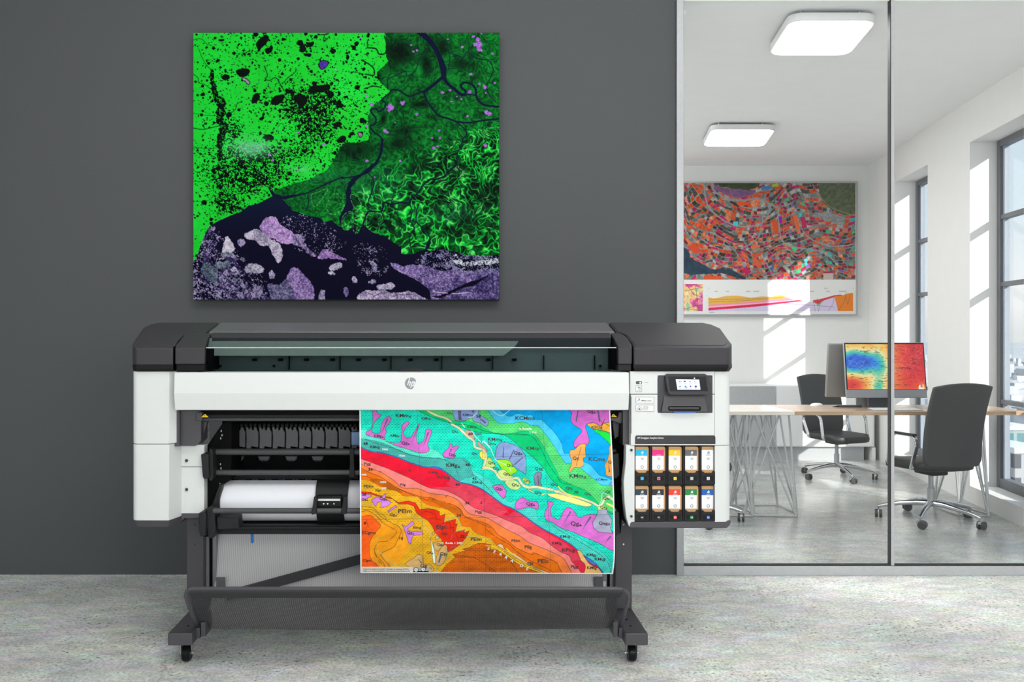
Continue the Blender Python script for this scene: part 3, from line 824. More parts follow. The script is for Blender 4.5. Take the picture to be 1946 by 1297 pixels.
mb = MB(); mb.pbox(604.5, 948.8, 646.5, 952.6, 3.668, 0.004); mb.build('clamp_window', M_PWHITE, clamp)
mb = MB()
for x, w in ((615, 1.6), (622.5, 1.6), (634.5, 1.3)):
    mb.ppoly([(x - w, 957.3), (x + w, 957.3), (x + w * 0.4, 959.6), (x - w * 0.4, 959.6)], 3.668, 0.004)
mb.build_split('clamp_mark', M_INKW, clamp)

# ---- stand
def slab_x(px0, px1, d):
    return xpx(px0, d), xpx(px1, d)
def foot(fx0, fx1, bx0, bx1, side):
    """beam foot from its front face (px at depth 3.55) to its rear"""
    z0, z1 = EYE - (1228 - CY) * 3.55 / F, EYE - (1204.5 - CY) * 3.55 / F
    a0, a1 = xpx(fx0, 3.55), xpx(fx1, 3.55)
    b0, b1 = a0, a1
    mb = MB(); mb.prism([(a0, 3.55, z0), (a1, 3.55, z0), (a1, 3.55, z1), (a0, 3.55, z1)], (0, 0.80, 0))
    ft = mb.build('foot', M_STAND, PR, bevel=0.005, seg=3)
    mb = MB()
    xs = (a0 + a1) / 2 + side * 0.012
    for y in (3.64, 3.72):
        mb.cyl((xs - 0.02 * side, y, z1 - 0.001), (xs - 0.02 * side, y, z1 + 0.0008), 0.006, 10)
    mb.build_split('foot_hole', M_INNER, ft)
    xi_ = a1 if side < 0 else a0
    mb = MB()
    mb.box((min(xi_, xi_ - side * 0.018), 3.60, z0 + 0.012), (max(xi_, xi_ - side * 0.018), 3.72, z1 + 0.004))
    mb.box((min(xi_ - side * 0.022, xi_ - side * 0.042), 3.60, z0 + 0.02), (max(xi_ - side * 0.022, xi_ - side * 0.042), 3.70, z1 + 0.03))
    mb.build_split('basket_bracket', M_STAND, ft, bevel=0.002)
    for y in (3.625, 4.27):
        mb = MB(); cx = (a0 + a1) / 2 - side * 0.005
        mb.box((cx - 0.032, y - 0.03, z0 - 0.006), (cx + 0.032, y + 0.035, z0)); 
        mb.cyl((cx, y, z0 - 0.012), (cx, y, z0 - 0.006), 0.024, 18)
        cs = mb.build('caster_plate', M_ZINC, PR, bevel=0.001)
        mb = MB()
        r = 0.036; wy = y + 0.006
        hood = []
        for k in range(-20, 111, 10):
            a = math.radians(k + 45)
            hood.append((wy - math.cos(a) * (r + 0.007), r + 0.006 + math.sin(a) * (r + 0.006)))
        for xo in (-0.023, 0.023):
            mb.prism([(cx + xo - 0.0015, wy - 0.02, z0 - 0.01), (cx + xo - 0.0015, wy + 0.022, z0 - 0.01), (cx + xo - 0.0015, wy + 0.010, r - 0.006), (cx + xo - 0.0015, wy - 0.008, r - 0.006)], (0.003, 0, 0))
        mb.box((cx - 0.023, wy - 0.02, z0 - 0.014), (cx + 0.023, wy + 0.022, z0 - 0.01))
        mb.cyl((cx - 0.03, wy, r), (cx + 0.03, wy, r), 0.007, 12)
        mb.build('caster_fork', M_ZINC, cs, bevel=0.001)
        mb = MB()
        mb.lathe([(0.012, -0.017), (r - 0.006, -0.017), (r - 0.001, -0.012), (r, -0.004), (r, 0.004), (r - 0.001, 0.012), (r - 0.006, 0.017), (0.012, 0.017)], (cx, wy, r), 'X', 32)
        mb.build('caster_wheel', M_BLACKG, cs)
    return ft
foot(318.5, 365, 352, 390, -1)
foot(1188.5, 1231.7, 1166, 1201, 1)
DP = 3.86
zf = EYE - (1204.5 - CY) * 3.55 / F
for x0, x1 in ((354.5, 387), (1169, 1201)):
    mb = MB(); mb.box((xpx(x0, DP), DP, zf), (xpx(x1, DP), DP + 0.13, zpx(985, DP))); pl = mb.build('stand_post', M_STAND, PR, bevel=0.004)
    mb = MB()
    for y in (998, 1035):
        mb.cyl(P((x0 + x1) / 2, y, DP - 0.001), P((x0 + x1) / 2, y, DP + 0.004), 0.004, 10)
    mb.build_split('post_screw', M_INKK if x0 < 800 else M_ZINC, pl)
mb = MB(); mb.pbox(389, 1000, 396.6, 1122, 3.90, 0.08); mb.pbox(403.4, 1012, 410.5, 1122, 3.92, 0.05); mb.build_split('post_profile', M_STANDL, PR)
mb = MB(); mb.pbox(396.6, 1000, 403.4, 1122, 3.915, 0.05); mb.build('post_groove', M_INNER, PR)
mb = MB(); mb.pbox(1159.5, 1012, 1167, 1122, 3.90, 0.08); mb.pbox(1146, 1012, 1154, 1122, 3.92, 0.05); mb.build_split('post_profile', M_STANDL, PR)
mb = MB(); mb.pbox(1154, 1000, 1159.5, 1122, 3.915, 0.05); mb.build('post_groove', M_INNER, PR)
# cross brace in front of the rear sheet
mb = MB()
a, c = P(430, 1133, 3.88), P(1120, 945, 3.88)
mb.bar(a, c, 0.02, 0.042, (0, 0, 1)); mb.build('cross_brace', mat('brace_charcoal', (62, 62, 64), 0.5), PR, bevel=0.002)
mb = MB(); mb.ppoly([(476, 1016), (481.5, 1016), (482, 1032), (479, 1034), (476.5, 1031)], 3.80, 0.006); mb.build('blue_tab', M_BLUE, PR, bevel=0.001)
mb = MB(); mb.pbox(668, 822, 684, 846, 3.84, 0.02); mb.build('blue_core_tab', mat('pale_blue_tab', (150, 185, 235), 0.5), PR)

# ---- basket
def mesh_cloth(name, thread, alpha, freq, contrast, axis='X'):
    m = bpy.data.materials.new(name); m.use_nodes = True
    n, l = m.node_tree.nodes, m.node_tree.links
    b = n['Principled BSDF']; b.inputs['Roughness'].default_value = 0.7
    o = n['Material Output']
    tc = n.new('ShaderNodeTexCoord')
    w1 = n.new('ShaderNodeTexWave'); w1.wave_type = 'BANDS'; w1.bands_direction = 'X'; w1.inputs['Scale'].default_value = freq; w1.inputs['Distortion'].default_value = 0.3; w1.inputs['Detail'].default_value = 1
    w2 = n.new('ShaderNodeTexWave'); w2.wave_type = 'BANDS'; w2.bands_direction = 'Z'; w2.inputs['Scale'].default_value = freq * 1.7
    for w in (w1, w2):
        l.new(tc.outputs['Object'], w.inputs['Vector'])
    ad = n.new('ShaderNodeMath'); ad.operation = 'MULTIPLY_ADD'; ad.inputs[1].default_value = 0.35
    l.new(w2.outputs['Fac'], ad.inputs[0]); l.new(w1.outputs['Fac'], ad.inputs[2])
    mr = n.new('ShaderNodeMapRange'); mr.inputs['From Max'].default_value = 1.35; mr.inputs['To Min'].default_value = max(0, alpha - contrast); mr.inputs['To Max'].default_value = min(1, alpha + contrast)
    l.new(ad.outputs[0], mr.inputs['Value'])
    rp = n.new('ShaderNodeValToRGB'); c = rgb(*thread)
    rp.color_ramp.elements[0].color = tuple(x * 0.7 for x in c[:3]) + (1,); rp.color_ramp.elements[1].color = c
    l.new(w1.outputs['Fac'], rp.inputs[0]); l.new(rp.outputs[0], b.inputs['Base Color'])
    t = n.new('ShaderNodeBsdfTransparent'); mx = n.new('ShaderNodeMixShader')
    l.new(mr.outputs[0], mx.inputs[0]); l.new(t.outputs[0], mx.inputs[1]); l.new(b.outputs[0], mx.inputs[2]); l.new(mx.outputs[0], o.inputs['Surface'])
    return m
M_NETD = mesh_cloth('dark_mesh_cloth', (58, 58, 60), 0.88, 36, 0.12)
M_NETL = mesh_cloth('lit_mesh_cloth', (236, 233, 234), 0.95, 36, 0.05)  # same cloth as the front, its lit look put into the colour
DBAR, DLOW = 3.46, 3.66
def cloth_sheet(rows, name, m, parent, n=60, sag=0.0):
    """rows: (px0, px1, py, d) down the sheet"""
    mb = MB(); rings = []
    for px0, px1, py, d in rows:
        rings.append([P(px0 + (px1 - px0) * i / n, py + sag * math.sin(math.pi * i / n), d) for i in range(n + 1)])
    mb.loft(rings, closed=False, caps=False)
    return mb.build(name, m, parent, angle=80)
rows = [(364, 1180, 1123, DBAR), (362, 1176, 1135, DBAR + 0.02), (366, 1174, 1150, DBAR + 0.05), (372, 1170, 1172, DBAR + 0.11), (379, 1164, 1195, DLOW)]
bk = cloth_sheet(rows, 'basket_front_sheet', M_NETD, PR, sag=3.0)
hem = [(357, 1186, 1116.8, DBAR + 0.004), (356, 1187, 1121, DBAR - 0.007), (360, 1183, 1128, DBAR - 0.006), (362, 1178, 1137, DBAR + 0.018)]
cloth_sheet(hem, 'basket_hem', mat('dark_hem_cloth', (46, 46, 48), 0.7, vary=0.12, scale=500), PR)
rows = [(379, 1164, 1195, DLOW), (392, 1152, 1176, 3.80), (400, 1150, 1150, 3.88), (410, 1152, 1100, 3.925), (415, 1156, 1014, 3.965)]
cloth_sheet(rows, 'basket_rear_sheet', M_NETL, PR, sag=2.0)
mb = MB(); mb.pbox(411, 1098, 428, 1116, 3.90, 0.004); mb.pbox(1130, 1097, 1146, 1116, 3.90, 0.004); mb.build_split('sheet_tab', mat('tab_grey', (100, 100, 101), 0.7), PR)
def arcpts(a, b_, c, n=6):
    a, b_, c = Vector(a), Vector(b_), Vector(c)
    return [a * (1 - t) ** 2 + b_ * 2 * t * (1 - t) + c * t * t for t in [i / n for i in range(n + 1)]]
path = [P(379, 1205, 3.66)] + [P(372, 1189, 3.62)] + arcpts(P(355, 1140, DBAR + 0.02), P(349, 1122, DBAR), P(366, 1119.5, DBAR)) + arcpts(P(1172, 1119.5, DBAR), P(1198, 1119.5, DBAR), P(1193.5, 1142, DBAR + 0.02)) + [P(1180, 1190, 3.62), P(1176, 1205, 3.66)]
mb = MB(); mb.tube(path, 0.0085, 10); mb.build('basket_rod', M_STAND, PR)

# ---- white paper roll on its spindle
ROLLX0, ROLLX1 = (417.5 - CX) * 3.74 / F, (1160 - CX) * 3.74 / F
rl = empty('paper_roll', (0, RC.y, RC.z - RR), 'long white paper roll lying in the lower bay, partly behind the printed map', 'paper roll')
mb = MB()
mb.lathe([(0.03, ROLLX0 + 0.004), (RR, ROLLX0 + 0.004), (RR, ROLLX1), (0.03, ROLLX1)], (0, RC.y, RC.z), 'X', 64); mb.build('paper', mat('roll_paper', (236, 237, 243), 0.7, vary=0.005), rl)
mb = MB(); mb.lathe([(0.02, ROLLX0), (RR + 0.0015, ROLLX0), (RR + 0.0015, ROLLX0 + 0.005), (0.02, ROLLX0 + 0.005)], (0, RC.y, RC.z), 'X', 64); mb.build('end_flange', M_BLUE, rl, label='blue end flange')
mb = MB(); mb.cyl((ROLLX0 - 0.03, RC.y, RC.z), (ROLLX1 + 0.02, RC.y, RC.z), 0.018, 20); mb.build('spindle', M_BLACK, rl)

# ---- ten ink cartridges
INK = [[('cyan', (0, 178, 224), 'CYAN'), ('magenta', (236, 28, 130), 'MAGENTA'), ('yellow', (250, 203, 22), 'YELLOW'), ('mid grey', (96, 99, 104), 'GRAY'), ('white', (246, 247, 247), 'ENHANCER')],
       [('slate blue', (32, 54, 70), 'MATTE BLACK'), ('black', (34, 30, 38), 'PHOTO BLACK'), ('red', (238, 54, 46), 'CHROMATIC RED'), ('green', (8, 134, 66), 'CHROMATIC GREEN'), ('cobalt blue', (0, 92, 178), 'CHROMATIC BLUE')]]
M_CARD = mat('cardboard_tan', (205, 160, 112), 0.7, vary=0.05, scale=90)
DC = D0 + 0.014
for r, (y0, y1) in enumerate(BROW):
    for c, (x0, x1) in enumerate(BX):
        nm, col, word = INK[r][c]
        row = 'upper row' if r == 0 else 'lower row'
        rt = empty('ink_cartridge', P((x0 + x1) / 2, y1, DC + 0.1), 'tan ink cartridge with %s label band, %s of printer bay' % (nm, row), 'ink cartridge', 'ink cartridges in the printer bay')
        mb = MB(); mb.ppoly([(x0, y0), (x1 - 3.2, y0), (x1 - 1, y0 + 0.9), (x1, y0 + 3), (x1, y1 - 3.2), (x1 - 2.4, y1 - 2.6), (x1 - 5, y1), (x0 + 5.5, y1), (x0 + 3, y1 - 2.6), (x0, y1 - 3.2)], DC, 0.2); mb.build('carton', M_CARD, rt, bevel=0.001)
        ly0, ly1, lb = y0 + 6.2, y1 - 6.2, y0 + 17.6
        mb = MB(); mb.pbox(x0 + 0.1, lb, x1 - 3.2, ly1, DC - 0.001, 0.002); lab = mb.build('label', mat('label_white', (244, 244, 245), 0.5), rt)
        mb = MB(); mb.pbox(x0 + 0.1, ly0, x1 - 3.2, lb, DC - 0.0012, 0.0022); mb.build('label_band', mat('band_%d_%d_%d' % col, col, 0.45), rt, label='%s label band' % nm)
        cx = (x0 + x1) / 2
        if word != 'MAGENTA':
            mb = MB(); mb.cyl(P(cx, ly0 + 5, DC - 0.0022), P(cx, ly0 + 5, DC - 0.001), 2.5 * DC / F, 18); lg = mb.build('label_logo', M_INKW if nm != 'white' else mat('logo_blue', (20, 140, 205), 0.5), rt)
            mb = MB(); ptext(mb, 'hp', cx, ly0 + 5.8, 1.7, DC - 0.0028); mb.build('logo_letters', mat('band_%d_%d_%d' % col, col, 0.45), rt)
        mb = MB(); ptext(mb, word, cx, lb - 1.1, 1.3, DC - 0.002, squash=min(1.0, 8 / len(word)) * 0.9); mb.build('band_lettering', M_INKW if nm != 'white' else M_INKK, rt)
        mb = MB(); ptext(mb, 'DesignJet', cx, lb + 4.6, 1.3, DC - 0.002); ptext(mb, '774', cx, lb + 7.8, 2.2, DC - 0.002)
        for k in range(16):
            a0_, a1_ = 2 * math.pi * k / 16, 2 * math.pi * (k + 1) / 16
            q = [(cx + rr * math.cos(a), ly1 - 5.2 + rr * math.sin(a)) for rr, a in ((2.1, a0_), (2.9, a0_), (2.9, a1_), (2.1, a1_))]
            mb.poly([P(x, y, DC - 0.002) for x, y in q])
        mb.build('label_print', M_INKG, rt)
# ------------------------------------------------------------------ the office behind the glass
# flat ceiling lamps: a skewed rounded tray with a glowing sheet, hung on two pairs of short rods
M_LAMP = mat('lamp_housing_white', (222, 223, 224), 0.5, vary=0.01)
M_GLOW = mat('lamp_diffuser', (250, 250, 248), 0.6, emit=(255, 253, 248), estr=14.0, vary=0.0)
def rounded_quad(c, r, n=6):
    """rounded corners for a planar quad given as four points"""
    out = []
    for i in range(4):
        p, a, q = c[i - 1], c[i], c[(i + 1) % 4]
        u, v = (p - a).normalized() * r, (q - a).normalized() * r
        for k in range(n + 1):
            t = k / n
            out.append((a + u) * (1 - t) ** 2 + a * 2 * t * (1 - t) + (a + v) * t * t)
    return out
def ceiling_lamp(nl, nr, fl, fr, yn, yf, label):
    zb = 3.325
    dn, df = (zb - EYE) * F / (CY - yn), (zb - EYE) * F / (CY - yf)
    c = [P(nl, yn, dn), P(nr, yn, dn), P(fr, yf, df), P(fl, yf, df)]
    mid = sum(c, Vector()) / 4
    rt = empty('ceiling_lamp', (mid.x, mid.y, CEIL), label, 'lamp', 'flat ceiling lamps in the office')
    ring = rounded_quad(c, 0.10)
    mb = MB(); mb.prism([v + Vector((0, 0, 0.004)) for v in ring], (0, 0, 0.05)); mb.build('lamp_housing', M_LAMP, rt, bevel=0.004)
    inner = [mid + (v - mid) * 0.965 for v in ring]
    mb = MB(); mb.prism([v for v in inner], (0, 0, 0.004)); mb.build('lamp_diffuser', M_GLOW, rt, bevel=0.001)
    for u, v in ((0.13, 0.05), (0.80, 0.05), (0.13, 0.95), (0.80, 0.95)):
        p = (c[0] * (1 - u) + c[1] * u) * (1 - v) + (c[3] * (1 - u) + c[2] * u) * v
        mb = MB(); mb.cyl((p.x, p.y, zb + 0.05), (p.x, p.y, CEIL), 0.003, 8); mb.cyl((p.x, p.y, CEIL - 0.022), (p.x, p.y, CEIL), 0.008, 12); mb.build('hanging_rod', M_ALU, rt)
    return rt
ceiling_lamp(1501, 1669, 1459, 1613, 40, 106, 'larger flat white lamp nearer the glass, hung at the ceiling edge')
ceiling_lamp(1351, 1475, 1335, 1452, 247, 279, 'smaller-looking flat white lamp deeper in the office, above the framed map poster')

# long white sideboard against the far wall
SB = empty('sideboard', (P(1500, 0, 9.4).x, 9.5, 0), 'low white sideboard along the far wall under the poster', 'sideboard')
M_SB = mat('sideboard_white', (235, 236, 236), 0.45, vary=0.01)
M_SBG = mat('sideboard_grey', (176, 179, 182), 0.45)
mb = MB(); mb.pbox(1240, 733, 1662, 850, 9.36, 0.38); mb.build('carcass', M_SB, SB, bevel=0.004)
mb = MB(); mb.pbox(1242, 734.5, 1474, 848.5, 9.345, 0.015); mb.build('sliding_door', M_SBG, SB, bevel=0.002, label='grey sliding door')
mb = MB(); mb.pbox(1475.5, 734.5, 1659, 848.5, 9.35, 0.01); mb.build('sliding_door', M_SB, SB, bevel=0.002)
mb = MB(); mb.box((xpx(1242, 9.36), 9.40, 0), (xpx(1645, 9.36), 9.72, zpx(849, 9.36))); mb.build('plinth', M_SBG, SB)
mb = MB(); mb.box((xpx(1658, 9.36), 9.36, 0), (xpx(1664, 9.36), 9.74, zpx(851, 9.36))); mb.build('end_panel', M_SB, SB)

# two desks on wire trestles
TZ = 0.83
YN, YF = 6.40, 7.0
def wood(name, c0, c1):
    m = bpy.data.materials.new(name); m.use_nodes = True
    n, l = m.node_tree.nodes, m.node_tree.links; b = n['Principled BSDF']
    tc = n.new('ShaderNodeTexCoord'); mp = n.new('ShaderNodeMapping'); mp.inputs['Scale'].default_value = (1.2, 16, 16)
    nz = n.new('ShaderNodeTexNoise'); nz.inputs['Scale'].default_value = 3; nz.inputs['Detail'].default_value = 5; nz.inputs['Distortion'].default_value = 0.4
    rp = n.new('ShaderNodeValToRGB'); rp.color_ramp.elements[0].position = 0.35; rp.color_ramp.elements[1].position = 0.65
    rp.color_ramp.elements[0].color = rgb(*c0); rp.color_ramp.elements[1].color = rgb(*c1)
    l.new(tc.outputs['Object'], mp.inputs[0]); l.new(mp.outputs[0], nz.inputs['Vector']); l.new(nz.outputs['Fac'], rp.inputs[0]); l.new(rp.outputs[0], b.inputs['Base Color'])
    b.inputs['Roughness'].default_value = 0.25
    return m
M_WOOD = wood('oak_top', (176, 146, 118), (206, 180, 152))
M_WOODL = wood('sun_washed_top', (228, 220, 210), (242, 237, 230))  # sun glare on the wood put into this paler colour
M_WIRE = mat('wire_grey', (196, 198, 200), 0.35, 0.25)
XJ = xpx(1511, YN)
def trestle(parent, x0, x1, lean=0.0):
    """a closed floor frame and leaning rods up to two short top bars"""
    r = 0.0075
    mb = MB()
    ya, yb = YN + 0.12, YF - 0.10
    base = [Vector((x0, ya, r)), Vector((x1 - 0.05, ya - 0.04, r)), Vector((x1, ya + 0.06, r)), Vector((x1 - 0.03, yb, r)), Vector((x0 + 0.03, yb, r)), Vector((x0 - 0.01, yb - 0.06, r))]
    mb.tube(base + [base[0]], r * 0.8, 8)
    w = x1 - x0
    tops = [Vector((x0 + w * t, y, TZ - 0.034)) for t, y in ((0.20, ya + 0.03), (0.42, ya + 0.03), (0.66, ya + 0.03), (0.84, ya + 0.05), (0.3, yb - 0.05), (0.55, yb - 0.05), (0.75, yb - 0.05))]
    for b_, t_ in ((0, 1), (0, 2), (1, 2), (1, 3), (2, 3), (2, 1), (3, 5), (3, 6), (4, 4), (4, 6), (5, 4), (5, 0), (1, 0)):
        mb.cyl(base[b_], tops[t_], r, 8)
    mb.box((x0 + w * 0.12, ya, TZ - 0.036), (x0 + w * 0.92, yb, TZ - 0.031))
    return mb.build('wire_trestle', M_WIRE, parent)
def desk(x0, x1, m, label, tx):
    d_ = empty('desk', ((x0 + x1) / 2, (YN + YF) / 2, 0), label, 'desk', 'desks on wire trestles')
    mb = MB(); mb.box((x0, YN, TZ - 0.030), (x1, YF, TZ)); mb.build('tabletop', m, d_, bevel=0.003)
    for a, c in tx:
        trestle(d_, a, c)
    return d_
desk(1.62, XJ - 0.001, M_WOODL, 'desk with sun glare painted into its top, on grey wire trestles, beside the printer', [(2.28, 2.72), (2.10, 2.38)])
desk(XJ + 0.001, 4.43, M_WOOD, 'wood-topped desk that carries the two monitors, by the tall windows', [(3.96, 4.22)])
# a second wire trestle of the sun-washed desk stands further back
# monitors
M_ALUG = mat('monitor_silver', (150, 155, 163), 0.35, 0.35, vary=0.02)
M_MBACK = mat('monitor_back_grey', (148, 146, 145), 0.4, 0.3, vary=0.02)
M_STDD = mat('monitor_stand_dark', (74, 78, 86), 0.35, 0.3)
def monitor(px0, px1, ytop, ychin, ybot, d, tilt, flip, label, name='monitor'):
    """panel as a slab leaning back by tilt; flip: it faces away"""
    zb, zt = EYE + (CY - ybot) * d / F, EYE + (CY - ytop) * (d + 0.03) / F
    x0, x1 = xpx(px0, d), xpx(px1, d)
    rt = empty(name, ((x0 + x1) / 2, d + 0.1, TZ), label, 'monitor', 'monitors on the wooden desk')
    s = -1 if flip else 1
    def pt(x, z, o):
        y = d + s * (z - zb) * tilt + o * s
        return Vector((x, y, z))
    return rt, pt, x0, x1, zb, zt
rt, pt, x0, x1, zb, zt = monitor(1609, 1763, 651.5, 741, 757, 6.62, 0.12, False, 'monitor showing a red, yellow and blue heat map, facing the glass')
def slab(mb, pt, xa, xb, za, zb_, o0, o1):
    mb.loft([[pt(xa, za, o0), pt(xb, za, o0), pt(xb, za, o1), pt(xa, za, o1)], [pt(xa, zb_, o0), pt(xb, zb_, o0), pt(xb, zb_, o1), pt(xa, zb_, o1)]])
MON = (rt, pt, x0, x1, zb, zt)
zc = EYE + (CY - 741) * 6.62 / F
mb = MB(); slab(mb, pt, x0, x1, zb, zt, 0.0, 0.022); mb.build('monitor_case', M_ALUG, rt, bevel=0.006, seg=3)
mb = MB(); slab(mb, pt, x0 + 0.004, x1 - 0.004, zc, zt - 0.004, -0.0015, 0.004); mb.build('bezel', M_BLACKG, rt)
xm = xpx(1668, 6.7)
mb = MB()
prof = [(6.655, zb + 0.12), (6.68, zb - 0.02), (6.675, TZ + 0.012), (6.64, TZ + 0.006), (6.56, TZ + 0.004), (6.56, TZ + 0.0005), (6.70, TZ + 0.0005), (6.705, zb - 0.02), (6.685, zb + 0.12)]
mb.prism([Vector((xm - 0.085, y, z)) for y, z in prof], (0.17, 0, 0)); mb.build('stand', M_STDD, rt, bevel=0.002)
rt2, pt2, a0, a1, b0, b1 = monitor(1567, 1722, 653, 741, 755, 6.86, 0.10, True, 'monitor seen from behind, its plain grey back beside the heat map monitor')
mb = MB(); slab(mb, pt2, a0, a1, b0, b1, -0.006, 0.018); mb.build('monitor_case', M_MBACK, rt2, bevel=0.012, seg=4)
mb = MB(); slab(mb, pt2, a0 + 0.01, a1 - 0.01, b0 + 0.07, b1 - 0.01, -0.008, 0.0); mb.build('bezel', M_BLACKG, rt2)
xm = xpx(1643, 6.8)
mb = MB()
prof = [(6.79, b0 + 0.14), (6.79, TZ + 0.012), (6.80, TZ + 0.005), (6.92, TZ + 0.004), (6.92, TZ + 0.0005), (6.775, TZ + 0.0005), (6.775, b0 + 0.14)]
mb.prism([Vector((xm - 0.08, y, z)) for y, z in prof], (0.16, 0, 0)); mb.build('stand', M_ALU, rt2, bevel=0.002)
# keyboard, mouse, stylus
kb = empty('keyboard', (xpx(1704, 6.47), 6.50, TZ), 'slim white keyboard lying before the heat map monitor', 'keyboard')
mb = MB(); k0, k1 = xpx(1660, 6.45), xpx(1752, 6.45)
mb.prism([Vector((k0, 6.43, TZ + 0.0005)), Vector((k0, 6.55, TZ + 0.0005)), Vector((k0, 6.55, TZ + 0.014)), Vector((k0, 6.43, TZ + 0.004))], (k1 - k0, 0, 0)); mb.build('keyboard_base', M_ALU, kb, bevel=0.001)
for r_ in range(4):
    mb = MB()
    n_ = 14
    for c_ in range(n_):
        xa = k0 + 0.006 + (k1 - k0 - 0.012) * c_ / n_
        ya = 6.437 + r_ * 0.027; za = TZ + 0.0045 + (ya - 6.43) * 0.083
        mb.box((xa, ya, za), (xa + (k1 - k0 - 0.012) / n_ - 0.003, ya + 0.023, za + 0.004))
    mb.build('key_row', mat('key_white', (238, 238, 238), 0.5), kb)
mb = MB(); q = P(1555, 769, 6.85)
rings = []
for t, s in ((0.0, 1.0), (0.35, 1.0), (0.7, 0.8), (0.95, 0.4)):
    rings.append([Vector((q.x + 0.052 * s * math.cos(a), 6.88 + 0.032 * s * math.sin(a), TZ + 0.0005 + 0.025 * t)) for a in [2 * math.pi * i / 20 for i in range(20)]])
mb.loft(rings); tag(mb.build('computer_mouse', mat('mouse_white', (240, 240, 240), 0.35), angle=80), 'white computer mouse on the wooden desk, left of the stylus', 'mouse')
st = empty('stylus', (xpx(1610, 6.7), 6.74, TZ), 'dark grey stylus lying on the desk behind the monitor stand', 'stylus')
mb = MB(); zz = TZ + 0.0095
mb.tube([(xpx(1594, 6.74), 6.74, zz), (xpx(1637, 6.74), 6.74, zz)], 0.009, 12); mb.build('barrel', M_STDD, st)
mb = MB(); mb.tube([(xpx(1582, 6.74), 6.74, zz - 0.004), (xpx(1594, 6.74), 6.74, zz)], [0.0015, 0.009], 12); mb.build('tip', M_BLACK, st)

